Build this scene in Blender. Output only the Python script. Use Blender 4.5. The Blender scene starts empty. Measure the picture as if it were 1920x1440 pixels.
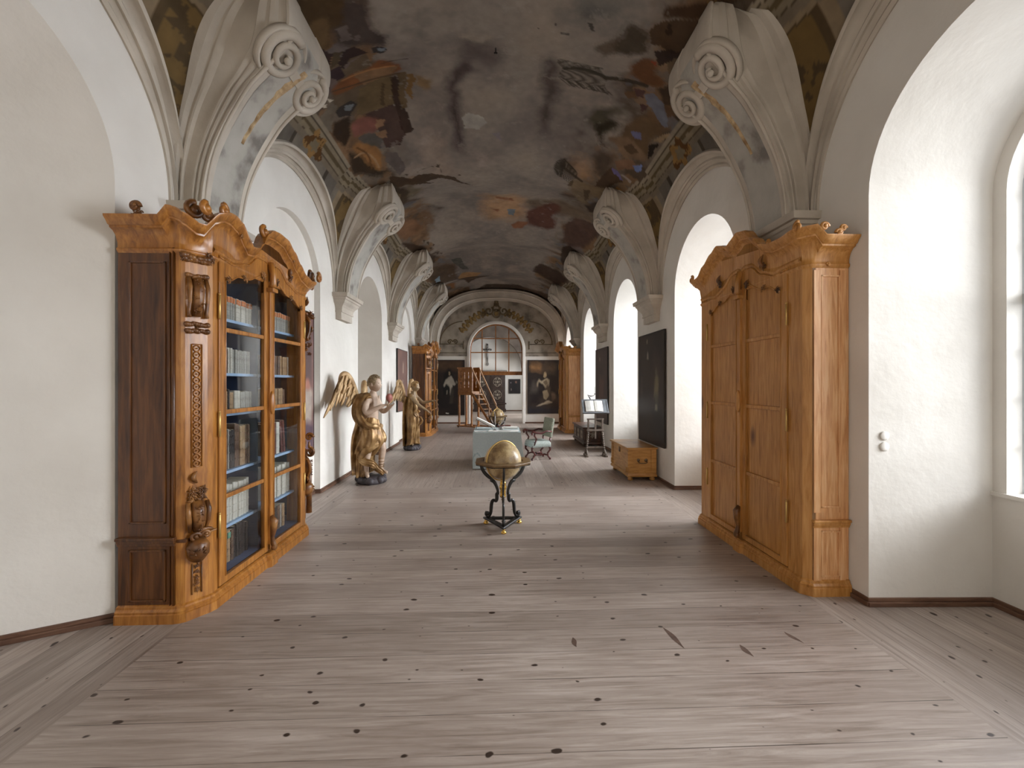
import bpy, bmesh, math, random
import numpy as np
from mathutils import Vector, Matrix
random.seed(4)
C = bpy.data.collections.new('hall'); bpy.context.scene.collection.children.link(C)
SC = bpy.context.scene
PI = math.pi
# ------------------------------------------------------------------ camera, world, lights, exposure
cam = bpy.data.cameras.new('camera'); camo = bpy.data.objects.new('camera', cam); C.objects.link(camo)
YAW = math.atan(29/780)
camo.location = (0, 0, 1.75); camo.rotation_euler = (PI/2, 0, -YAW)
cam.sensor_width = 36; cam.sensor_fit = 'HORIZONTAL'; cam.lens = 36*780/1920; cam.shift_y = -2/1920
cam.clip_start = .05; cam.clip_end = 200
SC.camera = camo
SC.view_settings.view_transform = 'Standard'; SC.view_settings.look = 'None'
SC.view_settings.gamma = 1; SC.view_settings.use_curve_mapping = False
SC.view_settings.exposure = 0.55
w = bpy.data.worlds.new('sky'); SC.world = w; w.use_nodes = True
w.node_tree.nodes['Background'].inputs[0].default_value = (.80, .88, 1, 1)
w.node_tree.nodes['Background'].inputs[1].default_value = .9
SP = 3.56; AC = [2.28+SP*i for i in range(-1, 5)]; BC = [4.06+SP*i for i in range(-2, 4)]
XL, XR, ZS, YB, YE = -2.8, 2.92, 3.3, -2.9, 18.0
def area(name, loc, rot, sx, sy, power, col=(.92, .96, 1), spread=150):
    l = bpy.data.lights.new(name, 'AREA'); l.shape = 'RECTANGLE'; l.size = sx; l.size_y = sy; l.energy = power; l.color = col; l.spread = math.radians(spread)
    o = bpy.data.objects.new(name, l); C.objects.link(o); o.location = loc; o.rotation_euler = rot; return o
for i, yc in enumerate(AC):          # overcast daylight outside each window of the right-hand wall
    area('window_daylight', (7.6, yc, 3.9), (0, PI/2-.2, 0), 4.4, 3.4, 560 if i > 1 else 400, spread=100)
area('far_room_daylight', (3.3, 22.2, 2.4), (0, PI/2, 0), 2.6, 2.4, 190)
area('rear_room_daylight', (-.2, YB+.15, 2.6), (-PI/2*1.0, 0, 0), 4.2, 2.8, 60, (1, .97, .93))

# ------------------------------------------------------------------ helpers
def lin(h):
    if isinstance(h, str): h = [int(h[i:i+2], 16) for i in (0, 2, 4)]
    return tuple(((v/255)/12.92 if v/255 <= .04045 else ((v/255+.055)/1.055)**2.4) for v in h)
class MB:
    def __init__(s): s.v = []; s.f = []; s.sm = []
    def add(s, vs, fs, smooth=False):
        b = len(s.v); s.v += [tuple(p) for p in vs]
        for f in fs: s.f.append(tuple(b+i for i in f)); s.sm.append(smooth)
        return s
    def box(s, c, d, M=None, bev=0):
        x, y, z = d[0]/2, d[1]/2, d[2]/2
        if bev <= 0:
            vs = [Vector((i*x, j*y, k*z)) for i in (-1, 1) for j in (-1, 1) for k in (-1, 1)]
            fs = [(0,1,3,2),(4,6,7,5),(0,4,5,1),(2,3,7,6),(0,2,6,4),(1,5,7,3)]
        else:
            bm = bmesh.new(); bmesh.ops.create_cube(bm, size=1)
            for v in bm.verts: v.co = Vector((v.co.x*2*x, v.co.y*2*y, v.co.z*2*z))
            bmesh.ops.bevel(bm, geom=bm.edges[:], offset=bev, segments=2, affect='EDGES', profile=.6)
            bm.verts.index_update(); vs = [v.co.copy() for v in bm.verts]; fs = [tuple(v.index for v in f.verts) for f in bm.faces]; bm.free()
        if M is not None: vs = [M @ v for v in vs]
        return s.add([v+Vector(c) for v in vs], fs)
    def b2(s, p, q, bev=0):   # box from min corner to max corner
        return s.box([(a+b)/2 for a, b in zip(p, q)], [abs(b-a) for a, b in zip(p, q)], None, bev)
    def tube(s, pts, rad, n=8, cap=True, flat=1.0, up=None, smooth=True):
        pts = [Vector(p) for p in pts]; m = len(pts)
        if not hasattr(rad, '__len__'): rad = [rad]*m
        vs = []; prev = None
        for i in range(m):
            t = (pts[min(i+1, m-1)]-pts[max(i-1, 0)])
            if t.length < 1e-9: t = Vector((0, 0, 1))
            t.normalize()
            if prev is None:
                a = Vector(up) if up else (Vector((0, 0, 1)) if abs(t.z) < .9 else Vector((1, 0, 0)))
            else: a = prev
            a = a - t*a.dot(t)
            if a.length < 1e-6: a = t.orthogonal()
            a.normalize(); b = t.cross(a); prev = a
            for k in range(n):
                th = 2*PI*k/n; vs.append(pts[i]+a*math.cos(th)*rad[i]+b*math.sin(th)*rad[i]*flat)
        fs = [(i*n+k, i*n+(k+1) % n, (i+1)*n+(k+1) % n, (i+1)*n+k) for i in range(m-1) for k in range(n)]
        if cap: fs += [tuple(range(n-1, -1, -1)), tuple((m-1)*n+k for k in range(n))]
        return s.add(vs, fs, smooth)
    def lathe(s, prof, c=(0, 0, 0), n=20, M=None, smooth=True, cap=True):
        vs = []
        for r, z in prof:
            for k in range(n):
                v = Vector((r*math.cos(2*PI*k/n), r*math.sin(2*PI*k/n), z))
                vs.append((M @ v if M is not None else v)+Vector(c))
        m = len(prof)
        fs = [(i*n+k, i*n+(k+1) % n, (i+1)*n+(k+1) % n, (i+1)*n+k) for i in range(m-1) for k in range(n)]
        if cap: fs += [tuple(range(n-1, -1, -1)), tuple((m-1)*n+k for k in range(n))]
        return s.add(vs, fs, smooth)
    def rings(s, rings, closed=True, smooth=False, caps=True):
        n = len(rings[0]); vs = [p for r in rings for p in r]; m = len(rings); e = n if closed else n-1
        fs = [(i*n+k, i*n+(k+1) % n, (i+1)*n+(k+1) % n, (i+1)*n+k) for i in range(m-1) for k in range(e)]
        if caps and closed: fs += [tuple(range(n-1, -1, -1)), tuple((m-1)*n+k for k in range(n))]
        return s.add(vs, fs, smooth)
    def ball(s, c, r, n=10, m=7, M=None):
        if not hasattr(r, '__len__'): r = (r, r, r)
        vs = []
        for i in range(m+1):
            a = PI*i/m
            for k in range(n):
                v = Vector((r[0]*math.sin(a)*math.cos(2*PI*k/n), r[1]*math.sin(a)*math.sin(2*PI*k/n), r[2]*math.cos(a)))
                vs.append((M @ v if M is not None else v)+Vector(c))
        fs = [(i*n+k, (i+1)*n+k, (i+1)*n+(k+1) % n, i*n+(k+1) % n) for i in range(m) for k in range(n)]
        return s.add(vs, fs, True)
    def prism(s, pts, f0, f1, smooth=False):   # pts 2D list ; f0,f1 map (a,b)->3D
        n = len(pts); vs = [f0(*p) for p in pts]+[f1(*p) for p in pts]
        fs = [tuple(range(n-1, -1, -1)), tuple(range(n, 2*n))]+[(i, (i+1) % n, n+(i+1) % n, n+i) for i in range(n)]
        return s.add(vs, fs, smooth)
    def build(s, name, mat, parent=None, auto=None, loc=None):
        me = bpy.data.meshes.new(name); me.from_pydata([tuple(v) for v in s.v], [], s.f)
        me.polygons.foreach_set('use_smooth', s.sm)
        me.materials.append(mat); me.validate(); me.update()
        bm = bmesh.new(); bm.from_mesh(me); bmesh.ops.recalc_face_normals(bm, faces=bm.faces); 
        if auto:
            for f in bm.faces: f.smooth = True
            for e in bm.edges:
                if len(e.link_faces) != 2 or e.calc_face_angle(0) > math.radians(auto): e.smooth = False
        bm.to_mesh(me); bm.free()
        o = bpy.data.objects.new(name, me); C.objects.link(o)
        if parent: o.parent = parent
        if loc: o.location = loc
        return o
def tag(o, label, cat, group=None, kind=None):
    if label: o['label'] = label
    if cat: o['category'] = cat
    if group: o['group'] = group
    if kind: o['kind'] = kind
    return o
def thing(name, label, cat, loc=(0, 0, 0), rz=0, group=None):
    o = bpy.data.objects.new(name, None); C.objects.link(o); o.empty_display_size = .1
    o.location = loc; o.rotation_euler = (0, 0, rz); return tag(o, label, cat, group)
def struct(o, label=None):
    o['kind'] = 'structure'
    if label: o['label'] = label
    return o
def offset_poly(poly, d):
    n = len(poly); out = []
    for i in range(n):
        p0 = Vector(poly[i-1]); p1 = Vector(poly[i]); p2 = Vector(poly[(i+1) % n])
        a = (p1-p0); b = (p2-p1)
        a = a.normalized() if a.length > 1e-9 else b.normalized(); b = b.normalized() if b.length > 1e-9 else a
        na = Vector((a.y, -a.x)); nb = Vector((b.y, -b.x)); m = na+nb
        m = m/max(m.length_squared/2, .25) if m.length > 1e-6 else na
        out.append(p1+m*d)
    return out
def ringstack(mb, poly, prof, zf=None, smooth=False):   # poly CCW ; prof [(z,off)]
    rs = []
    for z, off in prof:
        q = offset_poly(poly, off)
        rs.append([(p.x, p.y, z+(zf(poly[i]) if zf else 0)) for i, p in enumerate(q)])
    return mb.rings(rs, True, smooth)
# ------------------------------------------------------------------ materials
MATS = {}
def newmat(name):
    m = bpy.data.materials.new(name); m.use_nodes = True; nt = m.node_tree; b = nt.nodes['Principled BSDF']; return m, nt, b
def N(nt, t, **k):
    n = nt.nodes.new(t)
    for a, v in k.items(): setattr(n, a, v)
    return n
def ramp(nt, stops):
    r = N(nt, 'ShaderNodeValToRGB'); e = r.color_ramp.elements
    e[0].position, e[0].color = stops[0][0], (*stops[0][1], 1); e[1].position, e[1].color = stops[-1][0], (*stops[-1][1], 1)
    for p, c in stops[1:-1]: x = e.new(p); x.color = (*c, 1)
    return r
def coords(nt, scale=(1, 1, 1), kind='Object'):
    t = N(nt, 'ShaderNodeTexCoord'); m = N(nt, 'ShaderNodeMapping'); m.inputs['Scale'].default_value = scale
    nt.links.new(t.outputs[kind], m.inputs[0]); return m
def noise_mat(name, c1, c2, scale=3, rough=.8, det=5, sc3=(1, 1, 1), bump=0, bscale=None, metal=0, c3=None, lo=.3, hi=.7, spec=.5):
    m, nt, b = newmat(name); mp = coords(nt, sc3); n = N(nt, 'ShaderNodeTexNoise'); n.inputs['Scale'].default_value = scale; n.inputs['Detail'].default_value = det
    nt.links.new(mp.outputs[0], n.inputs[0])
    st = [(lo, c1), (hi, c2)] if c3 is None else [(lo, c1), ((lo+hi)/2, c2), (hi, c3)]
    r = ramp(nt, st); nt.links.new(n.outputs[0], r.inputs[0]); nt.links.new(r.outputs[0], b.inputs['Base Color'])
    b.inputs['Roughness'].default_value = rough; b.inputs['Metallic'].default_value = metal; b.inputs['Specular IOR Level'].default_value = spec
    if bump:
        n2 = N(nt, 'ShaderNodeTexNoise'); n2.inputs['Scale'].default_value = bscale or scale*6; n2.inputs['Detail'].default_value = 6
        nt.links.new(mp.outputs[0], n2.inputs[0]); bp = N(nt, 'ShaderNodeBump'); bp.inputs['Strength'].default_value = bump; bp.inputs['Distance'].default_value = .02
        nt.links.new(n2.outputs[0], bp.inputs['Height']); nt.links.new(bp.outputs[0], b.inputs['Normal'])
    return m
def wood_mat(name, dark, mid, light, grain=(1.2, 14, 1.2), knots=0, rough=.45, s=3.0, coat=0, spec=.5, kcol=None):
    # grain: scale on object axes; the small number is along the grain
    m, nt, b = newmat(name); mp = coords(nt, grain)
    n = N(nt, 'ShaderNodeTexNoise'); n.inputs['Scale'].default_value = s; n.inputs['Detail'].default_value = 7; n.inputs['Roughness'].default_value = .62; n.inputs['Distortion'].default_value = .6
    nt.links.new(mp.outputs[0], n.inputs[0]); r = ramp(nt, [(.28, dark), (.5, mid), (.72, light)]); nt.links.new(n.outputs[0], r.inputs[0]); col = r.outputs[0]
    mp2 = coords(nt, (1, 1, 1)); n3 = N(nt, 'ShaderNodeTexNoise'); n3.inputs['Scale'].default_value = 1.7; nt.links.new(mp2.outputs[0], n3.inputs[0])
    mx0 = N(nt, 'ShaderNodeMix', data_type='RGBA', blend_type='MULTIPLY'); mx0.inputs[0].default_value = .55
    r0 = ramp(nt, [(.3, (.62, .58, .54)), (.7, (1.0, 1.0, 1.0))]); nt.links.new(n3.outputs[0], r0.inputs[0])
    nt.links.new(col, mx0.inputs[6]); nt.links.new(r0.outputs[0], mx0.inputs[7]); col = mx0.outputs[2]
    if knots:
        v = N(nt, 'ShaderNodeTexVoronoi'); v.inputs['Scale'].default_value = knots; mp3 = coords(nt, tuple(.4+.6*min(1, g/8) for g in grain)); nt.links.new(mp3.outputs[0], v.inputs[0])
        rk = ramp(nt, [(.05, (1, 1, 1)), (.12, (0, 0, 0))]); nt.links.new(v.outputs['Distance'], rk.inputs[0])
        mx = N(nt, 'ShaderNodeMix', data_type='RGBA'); nt.links.new(rk.outputs[0], mx.inputs[0]); nt.links.new(col, mx.inputs[6]); mx.inputs[7].default_value = (*(kcol or tuple(.35*c for c in dark)), 1); col = mx.outputs[2]
    nt.links.new(col, b.inputs['Base Color']); b.inputs['Roughness'].default_value = rough; b.inputs['Specular IOR Level'].default_value = spec
    if coat: b.inputs['Coat Weight'].default_value = coat; b.inputs['Coat Roughness'].default_value = .2
    bp = N(nt, 'ShaderNodeBump'); bp.inputs['Strength'].default_value = .15; bp.inputs['Distance'].default_value = .004; nt.links.new(n.outputs[0], bp.inputs['Height']); nt.links.new(bp.outputs[0], b.inputs['Normal'])
    return m
def plain(name, c, rough=.6, metal=0, spec=.5):
    m, nt, b = newmat(name); b.inputs['Base Color'].default_value = (*c, 1); b.inputs['Roughness'].default_value = rough; b.inputs['Metallic'].default_value = metal; b.inputs['Specular IOR Level'].default_value = spec
    return m
M = MATS
M['plaster'] = noise_mat('white_plaster', lin('d8d2c9'), lin('e6e1d9'), 1.3, .9, 4, bump=.25, bscale=9, spec=.2)
M['stucco'] = noise_mat('stucco', lin('ada395'), lin('c8beb0'), 2.2, .88, 6, bump=.3, bscale=14, spec=.2)
M['stucco_grey'] = noise_mat('grey_painted_stucco', lin('7c7670'), lin('aaa59c'), 3.2, .9, 8, bump=.2, bscale=20, c3=lin('b2ada4'), lo=.33, hi=.62, spec=.2)
M['stain'] = noise_mat('worn_gilding', lin('8d6f4d'), lin('cdb48d'), 14, .9, 8, bump=.6, bscale=30)
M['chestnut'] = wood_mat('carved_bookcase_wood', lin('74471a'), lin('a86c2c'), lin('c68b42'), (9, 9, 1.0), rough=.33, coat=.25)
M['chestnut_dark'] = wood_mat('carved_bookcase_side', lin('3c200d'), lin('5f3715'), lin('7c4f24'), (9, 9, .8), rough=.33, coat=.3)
M['carving'] = noise_mat('dark_carving', lin('3c220f'), lin('6e4520'), 9, .36, 5, c3=lin('9a6a36'))
M['pine'] = wood_mat('knotty_pine_shaded', lin('9c6526'), lin('c18744'), lin('d39f60'), (12, 12, 1.0), knots=1.9, rough=.4, kcol=lin('6a3f1c'))  # bookcase front: same pine, shade away from the windows put into the colour
M['pine_lit_side'] = wood_mat('knotty_pine_lit_side', lin('c28450'), lin('e2aa75'), lin('f2ca9b'), (14, 14, .9), knots=1.7, rough=.4, kcol=lin('7a5030'))  # bookcase sides: same pine lightened, near-window light put into the colour
M['glass'] = None
def glass_mat(name, tint=(1, 1, 1), boost=1.0):
    m, nt, b = newmat(name); nt.nodes.remove(b); out = nt.nodes['Material Output']
    tr = N(nt, 'ShaderNodeBsdfTransparent'); tr.inputs[0].default_value = (*tint, 1); gl = N(nt, 'ShaderNodeBsdfGlossy'); gl.inputs['Roughness'].default_value = .03
    ge = N(nt, 'ShaderNodeNewGeometry'); dt = N(nt, 'ShaderNodeVectorMath', operation='DOT_PRODUCT'); nt.links.new(ge.outputs['Normal'], dt.inputs[0]); nt.links.new(ge.outputs['Incoming'], dt.inputs[1])
    ab = N(nt, 'ShaderNodeMath', operation='ABSOLUTE'); nt.links.new(dt.outputs['Value'], ab.inputs[0]); om = N(nt, 'ShaderNodeMath', operation='SUBTRACT'); om.inputs[0].default_value = 1; nt.links.new(ab.outputs[0], om.inputs[1])
    pw = N(nt, 'ShaderNodeMath', operation='POWER'); pw.inputs[1].default_value = 5; nt.links.new(om.outputs[0], pw.inputs[0])      # Schlick reflectance of a thin pane
    mt = N(nt, 'ShaderNodeMath', operation='MULTIPLY_ADD', use_clamp=True); mt.inputs[1].default_value = .92*boost; mt.inputs[2].default_value = .08*boost; nt.links.new(pw.outputs[0], mt.inputs[0])
    mx = N(nt, 'ShaderNodeMixShader'); nt.links.new(mt.outputs[0], mx.inputs[0]); nt.links.new(tr.outputs[0], mx.inputs[1]); nt.links.new(gl.outputs[0], mx.inputs[2]); nt.links.new(mx.outputs[0], out.inputs[0])
    return m
M['glass'] = glass_mat('old_glass', (.93, .95, .97), 1.5)
M['window_glass'] = glass_mat('window_glass', (.97, .98, 1), 1.0)
M['window_paint'] = plain('window_paint', lin('b9bcbd'), .5)
M['oak_trim'] = wood_mat('baseboard_wood', lin('4d3528'), lin('6b4c3a'), lin('84644f'), (1, 1, 6), rough=.6)

# ------------------------------------------------------------------ floor
def floor_mat(name, across, c=('85776b', 'ab9e94', 'c6bbb2')):
    m, nt, b = newmat(name); L = nt.links.new
    tc = N(nt, 'ShaderNodeTexCoord'); sep = N(nt, 'ShaderNodeSeparateXYZ'); L(tc.outputs['Object'], sep.inputs[0])
    wd = .245
    u, v = (sep.outputs[0], sep.outputs[1]) if across else (sep.outputs[1], sep.outputs[0])   # u along the board, v across it
    dv = N(nt, 'ShaderNodeMath', operation='DIVIDE'); L(v, dv.inputs[0]); dv.inputs[1].default_value = wd
    fl = N(nt, 'ShaderNodeMath', operation='FLOOR'); L(dv.outputs[0], fl.inputs[0])
    fc = N(nt, 'ShaderNodeMath', operation='FRACT'); L(dv.outputs[0], fc.inputs[0])
    cb = N(nt, 'ShaderNodeCombineXYZ'); L(fl.outputs[0], cb.inputs[0])
    wn = N(nt, 'ShaderNodeTexWhiteNoise', noise_dimensions='1D'); L(fl.outputs[0], wn.inputs['W'])
    # grain coordinates, shifted per board
    s1 = N(nt, 'ShaderNodeMath', operation='MULTIPLY'); L(u, s1.inputs[0]); s1.inputs[1].default_value = 1.1
    s2 = N(nt, 'ShaderNodeMath', operation='MULTIPLY_ADD'); L(wn.outputs[0], s2.inputs[0]); s2.inputs[1].default_value = 40; L(s1.outputs[0], s2.inputs[2])
    s3 = N(nt, 'ShaderNodeMath', operation='MULTIPLY'); L(v, s3.inputs[0]); s3.inputs[1].default_value = 22
    gv = N(nt, 'ShaderNodeCombineXYZ'); L(s2.outputs[0], gv.inputs[0]); L(s3.outputs[0], gv.inputs[1])
    n = N(nt, 'ShaderNodeTexNoise'); n.inputs['Scale'].default_value = 1.6; n.inputs['Detail'].default_value = 8; n.inputs['Roughness'].default_value = .68; n.inputs['Distortion'].default_value = .8; L(gv.outputs[0], n.inputs[0])
    r = ramp(nt, [(.25, lin(c[0])), (.5, lin(c[1])), (.75, lin(c[2]))]); L(n.outputs[0], r.inputs[0])
    # board tone
    r2 = ramp(nt, [(0, (.78, .75, .73)), (1, (1.08, 1.07, 1.06))]); L(wn.outputs[0], r2.inputs[0])
    mx = N(nt, 'ShaderNodeMix', data_type='RGBA', blend_type='MULTIPLY'); mx.inputs[0].default_value = 1; L(r.outputs[0], mx.inputs[6]); L(r2.outputs[0], mx.inputs[7])
    # large worn patches
    n2 = N(nt, 'ShaderNodeTexNoise'); n2.inputs['Scale'].default_value = .55; n2.inputs['Detail'].default_value = 6; L(tc.outputs['Object'], n2.inputs[0])
    r3 = ramp(nt, [(.32, (.66, .60, .57)), (.6, (1.05, 1.05, 1.05))]); L(n2.outputs[0], r3.inputs[0])
    mx2 = N(nt, 'ShaderNodeMix', data_type='RGBA', blend_type='MULTIPLY'); mx2.inputs[0].default_value = .8; L(mx.outputs[2], mx2.inputs[6]); L(r3.outputs[0], mx2.inputs[7])
    # knots
    kv = N(nt, 'ShaderNodeMapping'); kv.inputs['Scale'].default_value = (2.1, 3.4, 1) if across else (3.4, 2.1, 1); L(tc.outputs['Object'], kv.inputs[0])
    nd = N(nt, 'ShaderNodeTexNoise'); nd.inputs['Scale'].default_value = 9; L(tc.outputs['Object'], nd.inputs[0])
    av = N(nt, 'ShaderNodeVectorMath', operation='MULTIPLY_ADD'); L(nd.outputs['Color'], av.inputs[0]); av.inputs[1].default_value = (.12, .12, 0); L(kv.outputs[0], av.inputs[2])
    vo = N(nt, 'ShaderNodeTexVoronoi', voronoi_dimensions='2D'); vo.inputs['Scale'].default_value = 1.5; L(av.outputs[0], vo.inputs['Vector'])
    # random knot size from cell colour
    sc = N(nt, 'ShaderNodeSeparateColor'); L(vo.outputs['Color'], sc.inputs[0])
    th = N(nt, 'ShaderNodeMath', operation='MULTIPLY_ADD'); L(sc.outputs[0], th.inputs[0]); th.inputs[1].default_value = .10; th.inputs[2].default_value = -.012
    kd = N(nt, 'ShaderNodeMath', operation='SUBTRACT'); L(th.outputs[0], kd.inputs[0]); L(vo.outputs['Distance'], kd.inputs[1])
    km = N(nt, 'ShaderNodeMath', operation='MULTIPLY', use_clamp=True); L(kd.outputs[0], km.inputs[0]); km.inputs[1].default_value = 38
    mx3 = N(nt, 'ShaderNodeMix', data_type='RGBA'); L(km.outputs[0], mx3.inputs[0]); L(mx2.outputs[2], mx3.inputs[6]); mx3.inputs[7].default_value = (*lin('3a2c24'), 1)
    # joints
    cp = N(nt, 'ShaderNodeMath', operation='COMPARE'); L(fc.outputs[0], cp.inputs[0]); cp.inputs[1].default_value = .5; cp.inputs[2].default_value = .491
    nj = N(nt, 'ShaderNodeTexNoise'); nj.inputs['Scale'].default_value = 2.3; L(tc.outputs['Object'], nj.inputs[0])
    rj = ramp(nt, [(.38, (.25, .25, .25)), (.62, (.95, .95, .95))]); L(nj.outputs[0], rj.inputs[0])
    iv = N(nt, 'ShaderNodeMath', operation='SUBTRACT'); iv.inputs[0].default_value = 1; L(cp.outputs[0], iv.inputs[1])
    jm = N(nt, 'ShaderNodeMath', operation='MULTIPLY'); L(iv.outputs[0], jm.inputs[0]); L(rj.outputs[0], jm.inputs[1])
    mx4 = N(nt, 'ShaderNodeMix', data_type='RGBA'); L(jm.outputs[0], mx4.inputs[0]); L(mx3.outputs[2], mx4.inputs[6]); mx4.inputs[7].default_value = (*lin('40342c'), 1)
    L(mx4.outputs[2], b.inputs['Base Color'])
    rr = ramp(nt, [(.3, (.36, .36, .36)), (.7, (.56, .56, .56))]); L(n.outputs[0], rr.inputs[0]); L(rr.outputs[0], b.inputs['Roughness'])
    b.inputs['Specular IOR Level'].default_value = .45
    bp = N(nt, 'ShaderNodeBump'); bp.inputs['Strength'].default_value = .22; bp.inputs['Distance'].default_value = .004; L(n.outputs[0], bp.inputs['Height']); L(bp.outputs[0], b.inputs['Normal'])
    return m
M['floor_x'] = floor_mat('floorboards_across', True)
M['floor_y'] = floor_mat('floorboards_lengthwise', False, ('7e7066', 'a5988e', 'beb3aa'))
def plate(name, x0, x1, y0, y1, mat, z=0, t=.06):
    mb = MB(); mb.b2((x0, y0, z-t), (x1, y1, z)); return mb.build(name, mat)
SL, SR = -2.27, 2.52
struct(plate('floor', SL, SR, YB, 7.0, M['floor_x']))
struct(plate('floor', SL, SR, 7.0, YE, M['floor_y']))
struct(plate('floor', XL-1.3, SL, YB, YE, M['floor_y']))
struct(plate('floor', SR, XR+1.3, YB, YE, M['floor_y']))
struct(plate('floor', -4.5, 4.5, YE, 26.2, M['floor_x']))

# ------------------------------------------------------------------ walls with arched bays
def arch_pts(yc, r, zs, n=28):       # from left spring to right spring over the top
    return [(yc-r*math.cos(PI*i/n), zs+r*math.sin(PI*i/n)) for i in range(n+1)]
AR, AZ = .88, 3.22
def wall_mesh(mb, X, ztop, holes, y0, y1, out):     # plane x = X with arched openings, slab behind of thickness out
    edges = [y0]
    for yc, r in holes: edges += [yc-r, yc+r]
    edges.append(y1)
    for k in range(0, len(edges), 2):
        a, b = edges[k], edges[k+1]
        mb.add([(X, a, -.02), (X, b, -.02), (X, b, ztop), (X, a, ztop)], [(0, 1, 2, 3)])
    for yc, r in holes:
        ap = arch_pts(yc, r, AZ)
        for (ya, za), (yb, zb) in zip(ap, ap[1:]):
            mb.add([(X, ya, za), (X, yb, zb), (X, yb, ztop), (X, ya, ztop)], [(0, 1, 2, 3)])
def reveal(mb, X0, X1, yc, r0, r1, z0=-.02, smooth=True, back=False, zsh=0):
    a0 = [(yc-r0, z0)]+arch_pts(yc, r0, AZ)+[(yc+r0, z0)]; a1 = [(yc-r1, z0)]+arch_pts(yc, r1, AZ-zsh)+[(yc+r1, z0)]
    n = len(a0); vs = [(X0, *p) for p in a0]+[(X1, *p) for p in a1]
    mb.add(vs, [(i, i+1, n+i+1, n+i) for i in range(n-1)], False)
    if back: mb.add([(X1, *p) for p in a1], [tuple(range(n))])
# right wall
wr = MB(); wall_mesh(wr, XR, 5.15, [(y, AR) for y in AC], YB, YE, 1)
XW0, XW1 = 3.90, 4.06
for y in AC:
    reveal(wr, XR, XW0, y, AR, AR-.03)
    # parapet under the window, its flat top, then the narrower upper opening out to the glass
    r = AR-.03; ri = r-.09
    a1 = [(y-r, .88)]+arch_pts(y, r, AZ)+[(y+r, .88)]; a2 = [(y-ri, .88)]+arch_pts(y, ri, AZ)+[(y+ri, .88)]; n = len(a1)
    wr.add([(XW0, *p) for p in a1]+[(XW0, *p) for p in a2], [(i, i+1, n+i+1, n+i) for i in range(n-1)])
    wr.add([(XW0, *p) for p in a2]+[(XW1+.3, *p) for p in a2], [(i, i+1, n+i+1, n+i) for i in range(n-1)])
    wr.add([(XW0, y-r, -.02), (XW0, y+r, -.02), (XW0, y+r, .88), (XW0, y-r, .88)], [(0, 1, 2, 3)])
    wr.add([(XW0-.02, y-r, .90), (XW0-.02, y+r, .90), (XW1+.3, y+r, .90), (XW1+.3, y-r, .90), (XW0-.02, y-r, .87), (XW0-.02, y+r, .87)], [(0, 1, 2, 3), (0, 4, 5, 1)])
# outer face so no light leaks round
XO = XW1+.3
def outer(mb):
    edges = [YB]
    for y in AC: edges += [y-(AR-.12), y+(AR-.12)]
    edges.append(YE)
    for k in range(0, len(edges), 2): mb.add([(XO, edges[k], -.1), (XO, edges[k+1], -.1), (XO, edges[k+1], 5.6), (XO, edges[k], 5.6)], [(0, 1, 2, 3)])
    for y in AC:
        r = AR-.12; mb.add([(XO, y-r, -.1), (XO, y+r, -.1), (XO, y+r, .88), (XO, y-r, .88)], [(0, 1, 2, 3)])
        ap = arch_pts(y, r, AZ)
        for (ya, za), (yb, zb) in zip(ap, ap[1:]): mb.add([(XO, ya, za), (XO, yb, zb), (XO, yb, 5.6), (XO, ya, 5.6)], [(0, 1, 2, 3)])
outer(wr)
struct(wr.build('wall_right', M['plaster'], auto=35))
# left wall : niche depths vary
wl = MB(); wall_mesh(wl, XL, 5.15, [(y, AR) for y in AC], YB, YE, 1)
DEP = {1: (1.1, .32), 2: (.09, AR-.01), 3: (.85, AR-.02), 4: (.07, AR-.01), 5: (.6, AR-.02), 0: (.09, AR-.01)}
for i, y in enumerate(AC):
    d, r1 = DEP[i]; reveal(wl, XL, XL-d, y, AR, r1, back=True)
struct(wl.build('wall_left', M['plaster'], auto=35))
# windows
for i, y in enumerate(AC):
    root = bpy.data.objects.new('window_%d' % (i+1), None); C.objects.link(root); root['kind'] = 'structure'; root.location = (XW1, y, .9)
    r = AR-.12; fr = MB()
    out = [(-r, 0)]+[(p[0], p[1]-.9) for p in arch_pts(0, r, AZ)]+[(r, 0)]
    fr.tube([(0, *p) for p in out]+[(0, -r, 0)], .035, 4, smooth=False)
    for yy in (0,): fr.b2((-.03, yy-.04, 0), (.03, yy+.04, AZ-.9+r))
    for yy in (-r*.52, r*.52): fr.b2((-.012, yy-.012, 0), (.012, yy+.012, AZ-.9+r*.8))
    fr.b2((-.035, -r, 1.45), (.035, r, 1.53))
    for zz in (.37, .74, 1.1, 1.9, 2.3, 2.7):
        h = r if zz < AZ-.9 else math.sqrt(max(.01, r*r-(zz-AZ+.9)**2)); fr.b2((-.01, -h, zz-.01), (.01, h, zz+.01))
    fr.build('window_frame', M['window_paint'], root)
    gp = MB(); gp.add([(0, *p) for p in out], [tuple(range(len(out)))]); gp.build('window_pane', M['window_glass'], root)
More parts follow.
